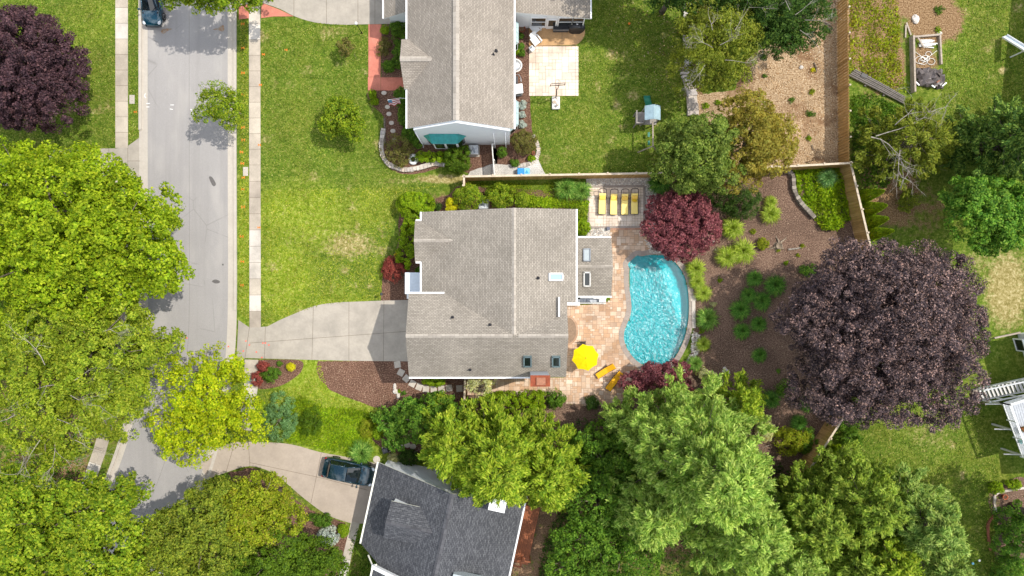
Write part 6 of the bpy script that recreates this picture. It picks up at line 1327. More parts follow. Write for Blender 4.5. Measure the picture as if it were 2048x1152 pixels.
fence('narrow wooden side gate between the mulch bed and the side patio', W(930, 758, 1.8), W(928, 830, 1.8), 1.8, gf, side=-1)
def garden_gate():
    a, b = W(984, 288, 1.7), W(989, 352, 1.7); r = thing('garden_gate', 'open slatted wooden gate frame between the grey gable wall and the fence', 'gate', (a + b) / 2 - Vector((0, 0, 1.7))); mb = MB(); d = b - a
    for i in range(26): q = a + d * (i + .5) / 26; mb.box((q.x, q.y, .85), (.02, .085, 1.66))
    mb.build('slat', M['playwood'], r); c = MB(); c.bar(a, b, .09, .07)
    for t in (0, .5, 1): q = a + d * t; c.box((q.x + .08, q.y, .88), (.1, .1, 1.76))
    c.bar(a - Vector((0, 0, 1.3)), b - Vector((0, 0, 1.3)), .06, .07); c.build('frame', M['offwhite'], r)
garden_gate()
# ================================================================ cars
def car(name, label, cat, loc, rz, paint, L=4.75, Wd=1.92, Hh=1.68, suv=True):
    r = thing(name, label, cat, (0, 0, 0)); h2 = L / 2; w2 = Wd / 2
    # lower body: cross sections along x
    xs = [-h2, -h2 + .06, -h2 + .25, -h2 + .6, -1.2, -.4, .5, 1.1, 1.5, h2 - .55, h2 - .25, h2 - .08, h2]
    wf = [.70, .84, .93, .985, 1.0, 1.0, 1.0, .985, .97, .93, .84, .72, .55]
    zt = [.80, .96, 1.03, 1.06, 1.06, 1.05, 1.04, 1.03, 1.01, .93, .85, .74, .62] if suv else [.72, .86, .93, .97, .98, .97, .96, .95, .92, .84, .76, .66, .56]
    zc = [a + (.02 if x < 1.0 else .045) for a, x in zip(zt, xs)]
    V, nseg = [], 0
    for x, w, z, c in zip(xs, wf, zt, zc):
        a = w * w2; ring = [(x, -a * .90, .24), (x, -a * .985, .40), (x, -a, .62), (x, -a * .985, z - .14), (x, -a * .90, z - .02), (x, -a * .62, c), (x, 0, c + .015), (x, a * .62, c), (x, a * .90, z - .02), (x, a * .985, z - .14), (x, a, .62), (x, a * .985, .40), (x, a * .90, .24)]
        nseg = len(ring); V += ring
    Fs = [(i * nseg + j, (i + 1) * nseg + j, (i + 1) * nseg + j + 1, i * nseg + j + 1) for i in range(len(xs) - 1) for j in range(nseg - 1)]
    Fs += [tuple(range(nseg)), tuple(reversed(range((len(xs) - 1) * nseg, len(xs) * nseg)))] + [(i * nseg, i * nseg + nseg - 1, (i + 1) * nseg + nseg - 1, (i + 1) * nseg) for i in range(len(xs) - 1)]
    mb = MB(); mb.add(V, Fs)
    # greenhouse (belt ring -> roof ring); pillars, roof skin in body colour
    zb = 1.0 if suv else .93; xr0, xr1 = (-h2 + .45, 1.12) if suv else (-h2 + .65, 1.05); xt0, xt1 = (-h2 + .80, -.02) if suv else (-1.15, .15)
    wb, wt = w2 * .90, w2 * .68
    ro = [(xt0, -wt * .92, Hh - .05), (xt0 + .25, -wt, Hh - .02), (xt1 - .3, -wt, Hh - .01), (xt1, -wt * .95, Hh - .06), (xt1, wt * .95, Hh - .06), (xt1 - .3, wt, Hh - .01), (xt0 + .25, wt, Hh - .02), (xt0, wt * .92, Hh - .05)]
    mid = [(xt0 + .08, 0, Hh), (xt0 + .3, 0, Hh + .035), (xt1 - .3, 0, Hh + .045), (xt1 - .02, 0, Hh - .005)]
    V2 = ro + mid; F2 = [(0, 1, 9, 8), (1, 2, 10, 9), (2, 3, 11, 10), (11, 4, 5, 10), (10, 5, 6, 9), (9, 6, 7, 8)]
    roofm = MB(); roofm.add([(a, b, c) for a, b, c in V2], F2); 
    for i, (p, q) in enumerate((((xr1, -wb * .86, zb + .02), ro[3]), ((xr1, wb * .86, zb + .02), ro[4]), ((xr0, -wb * .86, zb + .02), ro[0]), ((xr0, wb * .86, zb + .02), ro[7]), ((-.35, -wb - .0, zb + .02), (-.35, -wt - .01, Hh - .03)), ((-.35, wb, zb + .02), (-.35, wt + .01, Hh - .03)))): mb.bar(p, q, .09, .06)
    for s in (-1, 1): mb.bar((xt0, s * wt * .96, Hh - .03), (xt1, s * wt * .98, Hh - .03), .07, .05)
    for s in (-1, 1): mb.bar((xr0 + .1, s * wb, zb + .01), (xr1 - .05, s * wb * .97, zb + .01), .05, .04)
    body = mb.build('body', paint, r, True); roofm.build('roof_panel', paint, r, True)
    def pane(nm, pts, rows=1): m = MB(); m.poly(pts); m.build(nm, M['carglass'], r)
    g = MB(); N = 6     # curved windscreen
    bot = [(xr1 + .12 * (1 - (t * 2 - 1) ** 2), -wb * .86 + wb * 1.72 * t, zb + .03) for t in [i / N for i in range(N + 1)]]; tp = [(xt1 + .06 * (1 - (t * 2 - 1) ** 2), -wt * .93 + wt * 1.86 * t, Hh - .06 + .035 * (1 - (t * 2 - 1) ** 2)) for t in [i / N for i in range(N + 1)]]
    for i in range(N): g.poly([bot[i], bot[i + 1], tp[i + 1], tp[i]])
    g.build('windscreen', M['carglass'], r, True); g = MB()
    bot = [(xr0 - .06 * (1 - (t * 2 - 1) ** 2), -wb * .86 + wb * 1.72 * t, zb + .03) for t in [i / N for i in range(N + 1)]]; tp = [(xt0 - .02 * (1 - (t * 2 - 1) ** 2), -wt * .9 + wt * 1.8 * t, Hh - .06 + .03 * (1 - (t * 2 - 1) ** 2)) for t in [i / N for i in range(N + 1)]]
    for i in range(N): g.poly([tp[i], tp[i + 1], bot[i + 1], bot[i]])
    g.build('rear_window', M['carglass'], r, True)
    for s in (-1, 1):
        m = MB(); m.poly([(xr0 + .12, s * wb * .97, zb + .03), (-.4, s * wb, zb + .03), (-.4, s * (wt + .015), Hh - .05), (xt0 + .08, s * wt * .96, Hh - .07)]); m.poly([(-.3, s * wb, zb + .03), (xr1 - .1, s * wb * .95, zb + .03), (xt1 - .02, s * wt * .98, Hh - .07), (-.3, s * (wt + .015), Hh - .05)]); m.build('side_window', M['carglass'], r)
        m = MB(); m.sphere((xr1 - .12, s * (w2 + .10), zb + .06), (.10, .13, .09), 10, 6); m.bar((xr1 - .12, s * w2 * .92, zb), (xr1 - .12, s * (w2 + .05), zb + .04), .06, .05); m.build('mirror', paint, r, True)
        m = MB(); m.sphere((h2 - .30, s * w2 * .72, zt[10] - .035), (.24, .17, .07), 10, 6); m.build('headlight', M['lamp'], r, True)
        m = MB(); m.sphere((-h2 + .16, s * w2 * .80, .86), (.14, .14, .10), 10, 6); m.build('taillight', M['tail'], r, True)
    # seams of bonnet and tailgate, wipers
    m = MB()
    for s in (-1, 1): m.bar((xr1 + .1, s * w2 * .74, zt[7] + .03), (h2 - .5, s * w2 * .62, zt[9] + .035), .015, .012)
    m.bar((xr1 + .20, -w2 * .78, zt[8] + .05), (xr1 + .20, w2 * .78, zt[8] + .05), .12, .014); m.build('cowl', M['black'], r)
    m = MB()
    for s in (-.55, .15): m.bar((xr1 + .16, s, zb + .10), (xr1 - .18, s + .42, zb + .30), .025, .02)
    m.build('wiper', M['black'], r)
    bp = MB(); bp.box((h2 - .06, 0, .42), (.16, Wd * .74, .22)); bp.box((-h2 + .05, 0, .44), (.16, Wd * .76, .2)); bp.build('bumper', M['dkgrey'], r, bevel=.04)
    for x in (-h2 + .95, h2 - .95):
        for s in (-1, 1):
            m = MB(); y0 = s * (w2 - .10); pr = [(.20, -.11), (.33, -.11), (.355, -.07), (.355, .07), (.33, .11), (.20, .11)]; m.lathe(pr, (x, y0, .355), 22, 0, 'y'); wh = m.build('wheel', M['tyre'], r, True)
            m = MB(); m.lathe([(.0, -.02), (.205, .0), (.22, .115), (.19, .118), (.12, .07), (.0, .08)] if s > 0 else [(.0, -.08), (.12, -.07), (.19, -.118), (.22, -.115), (.205, 0), (0, .02)], (x, y0, .355), 16, 0, 'y'); m.build('rim', M['rim'], wh, True)
    r.location = loc; r.rotation_euler = (0, 0, rz); return r
c = W(697, 948, .9); car('suv', 'dark teal suv parked in the lower driveway with its nose at the charcoal roof', 'car', (c.x - .0, c.y + .15, .03), math.atan2(-.212, .977), M['car'])
c = W(304, 8, .7); car('parked_car', 'deep teal car at the left kerb of the road, cut off by the top edge', 'car', (c.x, c.y + .35, .02), -math.pi / 2, M['car2'], 4.6, 1.85, 1.5, False)

# ================================================================ garden furniture
def lounger():
    r = thing('sun_lounger', '', 'sun lounger'); f = MB(); wd = .34
    for s in (-1, 1): f.bar((s * wd, -.98, .32), (s * wd, .40, .32), .045, .05); f.bar((s * wd, .40, .32), (s * wd, 1.0, .62), .045, .05)
    f.bar((-wd, -.98, .32), (wd, -.98, .32), .045, .05)
    f.tube([(-wd, .95, .60), (-wd, 1.16, .68), (-wd * .7, 1.27, .72), (0, 1.31, .74), (wd * .7, 1.27, .72), (wd, 1.16, .68), (wd, .95, .60)], .036, 6)
    f.build('frame', M['bronze'], r)
    for x in (-wd, wd):
        for y in (-.85, .45): l = MB(); l.bar((x, y, 0), (x, y, .31), .045, .045, up=(1, 0, 0)); l.build('leg', M['bronze'], r)
    ar = MB()
    for s in (-1, 1): ar.tube([(s * .39, .05, .33), (s * .40, .10, .52), (s * .40, .40, .55), (s * .38, .55, .42)], .02, 5)
    ar.build('armrest', M['bronze'], r)
    c = MB(); c.box((0, -.33, .385), (.60, 1.26, .08)); cu = c.build('seat_cushion', M['cushion'], r, bevel=.03)
    b = MB(); d = Vector((0, .6, .30)); b.obox((0, .58, .47), (.30, 0, 0), Vector((0, .29, .145)), Vector((0, -.018, .036))); b.build('back_cushion', M['cushion'], r, bevel=.03)
    p = MB(); p.obox((0, .50, .535), (.27, 0, 0), Vector((0, .16, .08)), Vector((0, -.022, .045))); p.build('head_pillow', M['pillow'], r, bevel=.04)
    return r
L0 = lounger()
for i, (x, y, lb) in enumerate([(1204, 407, 'leftmost of the four yellow cushioned loungers on the pale terrace'), (1227, 408, 'second yellow lounger from the left on the pale terrace'), (1249, 408, 'third yellow lounger from the left on the pale terrace'), (1268.5, 407, 'rightmost of the four yellow loungers, with a rumpled towel at its head')]):
    p = W(x, y, .4); loc = (p.x, p.y, .122); rz = random.uniform(-.02, .02)
    if i == 0: o = L0; o.location = loc; o.rotation_euler.z = rz
    else: o = dup(L0, loc, rz)
    o['label'] = lb; o['group'] = 'yellow loungers on the pale terrace'
p = W(1269, 401, .72); tw = MB()
for i in range(6): tw.sphere((p.x - .12 + .05 * i, p.y + .05 * math.sin(i * 2.1), .73 + .01 * (i % 2)), (.11, .10, .045), 8, 5)
tag(tw.build('towel', plain('mustard_towel', (.66, .42, .02), .95, var=.2), None, True), 'rumpled mustard towel on the head of the rightmost lounger', 'towel')
def sling_lounger():
    r = thing('pool_lounger', '', 'sun lounger'); f = MB()
    for s in (-1, 1): f.tube([(s * .30, -.98, .24), (s * .30, -.3, .30), (s * .30, .2, .36), (s * .30, .95, .80)], .022, 6)
    f.build('frame', M['bronze'], r)
    for x in (-.3, .3):
        for y, z in ((-.7, .27), (.35, .45)): l = MB(); l.bar((x, y, 0), (x, y, z), .04, .04, up=(1, 0, 0)); l.build('leg', M['bronze'], r)
    c = MB(); P = [(-1.0, .27), (-.6, .31), (-.3, .34), (.2, .40), (.6, .62), (.98, .85)]
    for (y0, z0), (y1, z1) in zip(P[:-1], P[1:]): c.obox((0, (y0 + y1) / 2, (z0 + z1) / 2), (.275, 0, 0), Vector((0, (y1 - y0) / 2, (z1 - z0) / 2)), Vector((0, -(z1 - z0) * .06, .035)))
    c.build('cushion', M['sling'], r, bevel=.02); return r
S0 = sling_lounger(); p = W(1211, 742, .45); S0.location = (p.x, p.y, .047); S0.rotation_euler.z = R(-56); S0['label'] = 'amber lounger nearest the yellow umbrella on the pavers'; S0['group'] = 'amber loungers on the patio'
p = W(1229, 762, .45); dup(S0, (p.x, p.y, .047), R(-36), 'amber lounger in the dappled shade nearest the pines', 'amber loungers on the patio'); S0.scale = (.92, .92, 1)
def umbrella():
    c = W(1171.5, 715.5, 2.45); r = thing('patio_umbrella', 'open yellow octagonal umbrella on the paver patio', 'umbrella', (c.x, c.y, .047)); m = MB(); n = 8; R0 = 1.20; a0 = R(12)
    tip = (c.x, c.y, 2.62); rim1 = [(c.x + R0 * math.cos(a0 + i * math.pi / 4), c.y + R0 * math.sin(a0 + i * math.pi / 4), 2.16) for i in range(8)]; mid = [tuple(Vector(tip).lerp(Vector(q), .5) + Vector((0, 0, .045))) for q in rim1]
    for i in range(8):
        j = (i + 1) % 8; e = (Vector(rim1[i]) + Vector(rim1[j])) / 2; e = e + (Vector((c.x, c.y, e.z)) - e) * .05 + Vector((0, 0, .03)); em = (Vector(mid[i]) + Vector(mid[j])) / 2 - Vector((0, 0, .02))
        m.poly([tip, mid[i], em]); m.poly([tip, em, mid[j]]); m.poly([mid[i], rim1[i], e, em]); m.poly([em, e, rim1[j], mid[j]])
    t = NT('umbrella_canvas'); d = t.bsdf((.90, .66, .006), .8, 0, .1); tr = t.n('ShaderNodeBsdfTranslucent'); tr.inputs[0].default_value = (.85, .6, .01, 1); mx = t.n('ShaderNodeMixShader'); mx.inputs[0].default_value = .2; t.t.links.new(d, mx.inputs[1]); t.t.links.new(tr.outputs[0], mx.inputs[2])
    ca = m.build('canopy', t.done(mx.outputs[0]), r); v = MB(); v.lathe([(.03, 0), (.045, .05), (.02, .11)], (c.x, c.y, 2.60), 10); v.build('finial', M['bronze'], ca)
    pl = MB(); pl.tube([(c.x, c.y, .05), (c.x, c.y, 2.6)], .028, 8); pl.build('pole', M['bronze'], r); rb = MB()
    for q in rim1: rb.bar((c.x, c.y, 2.55), (q[0], q[1], q[2] - .01), .018, .018)
    rb.build('rib', M['bronze'], r); b = MB(); b.lathe([(.28, 0), (.28, .06), (.06, .1), (.05, .3)], (c.x, c.y, .048), 18); b.build('base', M['black'], r)
    c2 = W(1166, 697, .73); t2 = thing('patio_table', 'dark round table mostly hidden under the yellow umbrella', 'table', (c2.x, c2.y, .047)); m = MB(); m.lathe([(.60, .70), (.62, .715), (.62, .735), (.60, .75)], (c.x - .05, c.y + .12, 0), 24); m.build('tabletop', M['bronze'], t2)
    for a in range(4): l = MB(); l.bar((c.x - .05 + .4 * math.cos(a * 1.57 + .7), c.y + .12 + .4 * math.sin(a * 1.57 + .7), .05), (c.x - .05 + .35 * math.cos(a * 1.57 + .7), c.y + .12 + .35 * math.sin(a * 1.57 + .7), .70), .04, .04, up=(1, 0, 0)); l.build('leg', M['bronze'], t2)
    ch = thing('patio_chair', 'dark chair back peeking out above the yellow umbrella', 'chair', (c.x - .05, c.y + 1.0, .047)); m = MB(); x, y = c.x - .05, c.y + 1.02; m.box((x, y, .45), (.5, .5, .05)); m.build('seat', M['bronze'], ch); m = MB(); m.bar((x - .24, y + .25, .9), (x + .24, y + .25, .9), .05, .05); m.bar((x - .24, y + .25, .7), (x + .24, y + .25, .7), .05, .04)
    for s in (-1, 1): m.bar((x + s * .24, y + .24, .45), (x + s * .24, y + .26, .92), .04, .04, up=(1, 0, 0))
    m.build('backrest', M['bronze'], ch)
    for sx in (-.22, .22):
        for sy in (-.22, .22): l = MB(); l.bar((x + sx, y + sy, .05), (x + sx, y + sy, .43), .04, .04, up=(1, 0, 0)); l.build('leg', M['bronze'], ch)
umbrella()
def adirondack(label, px, py, rz, first=[]):
    p = W(px, py, .4)
    if first: return dup(first[0], (p.x, p.y, .042), rz, label, 'white molded garden chairs')
    r = thing('garden_chair', label, 'chair', (0, 0, 0), 0, 'white molded garden chairs'); first.append(r); m = MB()
    m.prism([(-.30, -.42), (.30, -.42), (.26, .18), (-.26, .18)], .33, .38); m.build('seat', M['white'], r, bevel=.012); b = MB()
    V = [(-.27, .16, .36), (.27, .16, .36), (.33, .48, .92), (.16, .54, 1.02), (-.16, .54, 1.02), (-.33, .48, .92)]; b.poly(V); b.poly([(x, y + .03, z) for x, y, z in V][::-1])
    for i in range(6): a, c2 = Vector(V[i]), Vector(V[(i + 1) % 6]); o = Vector((0, .03, 0)); b.poly([a, a + o, c2 + o, c2])
    b.build('backrest', M['white'], r)
    for s in (-1, 1):
        a = MB(); a.prism([(s * .31, -.46), (s * .43, -.46), (s * .42, .30), (s * .32, .30)], .54, .575); a.build('armrest', M['white'], r, bevel=.01); l = MB(); l.box((s * .36, -.40, .27), (.08, .07, .54)); l.build('leg', M['white'], r); l = MB(); l.bar((s * .33, .32, .54), (s * .30, .42, 0), .07, .06); l.build('leg', M['white'], r)
    r.location = (p.x, p.y, .042); r.rotation_euler.z = rz; return r
adirondack('white molded garden chair closest to the sunroom wall', 1070, 56, R(38)); adirondack('white molded garden chair between the other chair and the small table', 1071, 80, R(38))
def small_things():
    p = W(1064, 97, .45); r = thing('side_table', 'small white side table with a grey plant pot below the white chairs', 'table', (p.x, p.y, .046)); m = MB(); m.box((p.x, p.y, .47), (.46, .40, .04), R(-50)); m.build('tabletop', M['white'], r, bevel=.01)
    for i in range(4): a = R(-50 + 45 + 90 * i); l = MB(); l.box((p.x + .22 * math.cos(a), p.y + .22 * math.sin(a), .25), (.05, .05, .41)); l.build('leg', M['white'], r)
    m = MB(); m.lathe([(.07, 0), (.10, .14), (.085, .14), (.06, .05)], (p.x - .06, p.y + .06, .49), 12); tag(m.build('plant_pot', M['grey'], None, True), 'small grey pot standing on the white side table', 'pot')
    # storage bench and covered grill
    r = thing('storage_bench', 'dark grey storage box against the sunroom windows', 'storage box', W(1122, 52)); a, b = W(1107, 44, .75), W(1137, 59, .75); m = MB(); m.box2(a.x, b.y, .045, b.x, a.y, .68); m.build('box', M['dkgrey'], r, bevel=.02); m = MB(); m.box2(a.x - .03, b.y - .03, .685, b.x + .03, a.y + .03, .76); m.build('lid', M['cover'], r, bevel=.02); m = MB(); m.box2(a.x - .035, b.y - .045, .69, b.x + .035, b.y - .03, .72); m.build('trim', M['offwhite'], r)
    r = thing('covered_grill', 'grill under a black cover with white tag, beside the storage box', 'grill', W(1153, 52)); cc = W(1153, 52, .6); m = MB(); V = []
    for z, sx, sy in ((.045, .82, .50), (.5, .80, .46), (.85, .74, .40), (1.02, .45, .32), (1.10, .30, .16)):
        for j in range(14): a = j * math.pi / 7; q = 1 + .07 * math.sin(3 * a + z * 5); V.append((cc.x + sx * .95 * math.copysign(abs(math.cos(a)) ** .6, math.cos(a)) * q, cc.y + sy * math.copysign(abs(math.sin(a)) ** .6, math.sin(a)) * q, z))
    m.add(V, [(i * 14 + j, i * 14 + (j + 1) % 14, i * 14 + 14 + (j + 1) % 14, i * 14 + 14 + j) for i in range(4) for j in range(14)] + [tuple(range(56, 70))]); m.build('cover', M['cover'], r); m = MB(); m.box((cc.x + .02, cc.y - .04, 1.108), (.16, .09, .012)); m.build('tag', M['white'], r)
    p = W(1044, 58, .3); r = thing('planter', 'round rust coloured planter bowl below the sunroom corner', 'planter', (p.x, p.y, 0)); m = MB(); m.lathe([(.18, .01), (.30, .38), (.33, .40), (.27, .39), (.24, .28)], (p.x, p.y, 0), 20); m.build('bowl', M['rust'], r, True); m = MB(); m.lathe([(.255, .30), (.0, .34)], (p.x, p.y, 0), 16); m.build('earth', M['soil'], r)
    p = W(1031, 129, .9); r = thing('fire_bowl', 'round pale table with a silver dome under the east eave of the grey walled house', 'fire bowl', (p.x, p.y, 0)); m = MB(); m.lathe([(.25, .01), (.30, .5), (.60, .62), (.62, .66), (.55, .67)], (p.x, p.y, 0), 28); m.build('rim', M['offwhite'], r, True); m = MB(); m.lathe([(.50, .67), (.42, .76), (.25, .83), (.0, .85)], (p.x, p.y, 0), 24); m.build('dome', plain('brushed_steel', (.55, .56, .57), .35, .7, .5, var=.05), r, True)
    p = W(1038, 178, .8); r = thing('storage_bin', 'white plastic bin beside the east wall of the grey walled house', 'bin', (p.x, p.y, 0)); m = MB(); m.box((p.x, p.y, .44), (.62, .80, .86), R(6)); m.build('body', M['offwhite'], r, bevel=.04); m = MB(); m.box((p.x, p.y, .915), (.68, .86, .07), R(6)); m.build('lid', M['white'], r, bevel=.025); m = MB(); m.box((p.x - .02, p.y - .52, .5), (.5, .12, .3), R(6)); m.build('handle', M['dkgrey'], r)
    p = W(1034, 160, .5); r = thing('hose_reel', 'grey hoop shaped hose hanger beside the white bin', 'hose reel', (p.x, p.y, 0)); m = MB(); m.tube([(p.x - .15, p.y + .45, .6), (p.x + .15, p.y + .42, .75), (p.x + .33, p.y + .15, .8), (p.x + .37, p.y - .2, .75), (p.x + .37, p.y - .35, .01)], .028, 6); m.build('hoop', M['grey'], r); m = MB(); m.box((p.x - .1, p.y + .02, .3), (.35, .6, .58)); m.build('case', M['dkgrey'], r)
    # basketball hoop
    b = W(1111.5, 207); r = thing('basketball_hoop', 'portable basketball hoop with white weighted base on the lawn edge of the paver patio', 'basketball hoop', (b.x, b.y, 0)); m = MB(); m.box((b.x, b.y, .16), (.72, 1.15, .30), 0); m.build('base', M['offwhite'], r, bevel=.06)
    m = MB()
    for i in range(9): m.sphere((b.x + random.uniform(-.25, .25), b.y + random.uniform(-.45, .45), .33), (.13, .12, .07), 8, 5)
    m.build('weight_stone', M['pebble'], r, True); m = MB(); t0 = Vector((b.x - .02, b.y + .45, .3)); t1 = W(1113, 181, 2.5); m.tube([t0, (t0.x + .02, t0.y + .05, 1.2), t1], .05, 8); e = W(1115, 171, 2.9); m.bar(t1, (e.x - .12, e.y - .05, 2.7), .05, .05); m.bar(t1, (e.x + .12, e.y - .05, 3.05), .05, .05); m.build('pole', plain('rusty_pole', (.10, .035, .025), .6), r)
    m = MB(); fx = e.x; fy = e.y + .02
    for z in (2.55, 3.45): m.bar((fx - .62, fy - (z - 3) * .10, z), (fx + .62, fy - (z - 3) * .10 + .09, z), .04, .05)
    for s in (-.62, .62): m.bar((fx + s, fy + .045 + (.05 if s > 0 else -.05), 2.55), (fx + s, fy - .045 + (.05 if s > 0 else -.05), 3.45), .04, .05, up=(1, 0, 0))
    for s in (-.2, .22): m.bar((fx + s, fy + .02, 2.75), (fx + s, fy, 3.1), .03, .04, up=(1, 0, 0))
    bo = m.build('backboard_frame', M['black'], r); t = NT('clear_backboard'); tp = t.n('ShaderNodeBsdfTransparent'); tp.inputs[0].default_value = (.9, .9, .9, 1); g2 = t.n('ShaderNodeBsdfGlossy'); g2.inputs[1].default_value = .1; mx = t.n('ShaderNodeMixShader'); mx.inputs[0].default_value = .08; t.t.links.new(tp.outputs[0], mx.inputs[1]); t.t.links.new(g2.outputs[0], mx.inputs[2])
    m = MB(); m.poly([(fx - .6, fy, 2.56), (fx + .6, fy + .08, 2.56), (fx + .6, fy - .01, 3.44), (fx - .6, fy - .09, 3.44)]); m.build('board', t.done(mx.outputs[0]), bo); m = MB(); m.tube([(fx + .02 + .225 * math.cos(i * math.pi / 8), fy + .30 + .225 * math.sin(i * math.pi / 8), 2.72) for i in range(16)], .012, 5, closed=True); m.build('rim', M['rust'], r)
    # play set
    c = W(1298, 232, 2.7); r = thing('play_set', 'wooden play set with pale blue roof, green slide and swing beam', 'play set', (c.x, c.y, 0)); rf = MB(); zr, ze = 3.0, 2.55; x0, x1, xm = W(1289.5, 230, ze).x, W(1321, 230, ze).x, W(1308, 230, zr).x; y0, y1 = W(1300, 240, ze).y, W(1300, 211, ze).y
    roof_plane(rf, [(xm, y0, zr), (xm, y1, zr), (x0, y1 - .02, ze), (x0, y0, ze)], .05, 0, 0); roof_plane(rf, [(xm, y1, zr), (xm, y0, zr), (x1, y0, ze), (x1, y1 - .02, ze)], .05, 0, 0); rf.build('roof', M['bluegrey'], r)
    for x in (x0 + .1, x1 - .1):
        for y in (y0 + .1, y1 - .1): ps = MB(); ps.box((x, y, 1.3), (.09, .09, 2.6)); ps.build('post', M['playwood'], r)
    pf = MB(); xa, ya, yb = W(1271, 1, 1.4).x, W(1, 249, 1.4).y, W(1, 224, 1.4).y
    pf.box2(xa, ya, 1.28, x1 - .1, yb, 1.36)
    for i in range(9): q = xa + .1 + i * (x0 - xa) / 9; pf.box2(q, ya, 1.36, q + .07, ya + .03, 1.95); 
    for i in range(6): q = ya + i * (yb - ya) / 6; pf.box2(xa, q, 1.36, xa + .03, q + .07, 1.95)
    pf.box2(xa - .02, ya - .03, 1.95, x0, ya + .06, 2.0); pf.box2(xa - .03, ya, 1.95, xa + .06, yb, 2.002); pf.build('platform', M['playwood'], r)
    for y in (ya + .05, yb - .05): l = MB(); l.box((xa + .05, y, .64), (.09, .09, 1.28)); l.build('post', M['playwood'], r)
    sl = MB(); xs = W(1296.5, 1, 1).x; P = [(y1 - .2, 1.35), (y1 + .35, 1.15), (y1 + .9, .6), (y1 + 1.25, .32), (y1 + 1.5, .28)]
    for (ya2, za), (yb2, zb) in zip(P[:-1], P[1:]):
        sl.poly([(xs - .24, ya2, za), (xs + .24, ya2, za), (xs + .24, yb2, zb), (xs - .24, yb2, zb)])
        for s in (-1, 1): sl.poly([(xs + s * .24, ya2, za), (xs + s * .30, ya2, za + .13), (xs + s * .30, yb2, zb + .13), (xs + s * .24, yb2, zb)])
    sl.build('slide', M['green_slide'], r); sw = MB(); a, b = W(1305.5, 243, 2.3), W(1306, 292, 2.3); sw.bar(a, b, .10, .12); sw.bar((b.x - .9, b.y - .1, 0), b, .09, .09); sw.bar((b.x + .9, b.y - .1, 0), b, .09, .09); sw.build('swing_beam', M['timber'], r)
    for t in (.35, .7):
        q = a.lerp(b, t); s = MB(); s.box((q.x, q.y, .55), (.2, .42, .03)); so = s.build('swing_seat', M['green_slide'], r); ro = MB()
        for e2 in (-.18, .18): ro.tube([(q.x, q.y + e2, .55), (q.x, q.y + e2, 2.25)], .008, 4)
        ro.build('rope', M['offwhite'], so)
    # air conditioners
    for px, py, sz, lb in ((947, 299, .86, 'pale grey air conditioner with visible fan below the grey gable wall'), (967, 408, .84, 'air conditioner between the two loose shrubs at the roof edge')):
        p = W(px, py, .8); r = thing('air_conditioner', lb, 'air conditioner', (p.x, p.y, 0)); m = MB(); m.box((p.x, p.y, .06), (sz + .15, sz + .15, .1)); m.build('pad', M['kerb'], r); m = MB(); m.box((p.x, p.y, .47), (sz, sz, .7)); m.build('case', plain('ac_case', (.50, .52, .53), .5, .2), r, bevel=.05); m = MB(); m.lathe([(sz * .45, .822), (sz * .45, .87), (sz * .38, .875), (sz * .37, .83)], (p.x, p.y, 0), 24); m.build('fan_ring', plain('ac_ring', (.56, .58, .59), .4, .2), r); m = MB(); m.lathe([(sz * .36, .826), (.0, .827)], (p.x, p.y, 0), 20); m.build('fan_well', M['black'], r); m = MB()
        for k in range(4): a = k * math.pi / 2 + .4; m.obox((p.x + .17 * math.cos(a), p.y + .17 * math.sin(a), .85), (.14 * math.cos(a), .14 * math.sin(a), 0), (-.07 * math.sin(a), .07 * math.cos(a), .01), (0, 0, .006))
        m.sphere((p.x, p.y, .86), .06, 10, 6); m.build('fan', M['grey'], r)
    # blue box
    p = W(1047, 343, .6); r = thing('storage_box', 'bright blue plastic box with a pale lid panel on the gravel path by the fence', 'storage box', (p.x, p.y, 0)); m = MB(); m.box((p.x, p.y, .31), (1.14, .62, .58)); m.build('body', M['bluebox'], r, bevel=.04); m = MB(); m.box((p.x - .26, p.y, .63), (.56, .60, .06)); m.build('lid', M['bluebox'], r, bevel=.02); m = MB(); m.box((p.x + .30, p.y, .63), (.50, .60, .055)); lo = m.build('lid', M['skyblue'], r, bevel=.02); m = MB(); m.prism([(p.x + .12, p.y - .16), (p.x + .44, p.y - .16), (p.x + .30, p.y + .12)], .66, .668); m.build('emblem', plain('blue_emblem', (.04, .30, .62), .5), lo)
    # white stone ring, pots, bird bath stones
    p = W(826, 318, .3); r = thing('garden_ornament', 'white wreath shaped garden ornament on the mulch beside the low hedge', 'ornament', (p.x, p.y, 0)); m = MB(); m.tube([(p.x + .32 * math.cos(a), p.y + .36 * math.sin(a), .14) for a in [i * math.pi / 9 for i in range(18)]], .15, 8, closed=True); m.build('ring', M['white'], r, True); rg = np.random.default_rng(8); C = np.array((p.x, p.y, .2)) + sph(70, rg, 0) * np.array((.2, .2, .1)); npmesh('planting', leaf_quads(C, sph(70, rg, 0), .09, .6, rg), 4, LM['green_leaves'], r)
    for x, y, rad, lb in ((1062, 300, .20, 'upper terracotta pot beside the stone bed edge'), (1067, 306, .13, 'small terracotta pot touching the upper pot at the stone bed edge'), (2010, 994, .22, 'terracotta pot standing in the lower right bed')):
        p = W(x, y, .3); r = thing('flower_pot', lb, 'plant pot', (p.x, p.y, 0)); m = MB(); m.lathe([(rad * .65, .01), (rad, rad * 1.5), (rad * 1.1, rad * 1.52), (rad * 1.1, rad * 1.7), (rad * .85, rad * 1.7), (rad * .8, rad * 1.4)], (p.x, p.y, 0), 18); m.build('pot', M['terracotta'], r, True); m = MB(); m.lathe([(rad * .82, rad * 1.45), (0, rad * 1.5)], (p.x, p.y, 0), 12); m.build('earth', plain('potting_soil', (.09, .05, .03), .95), r)
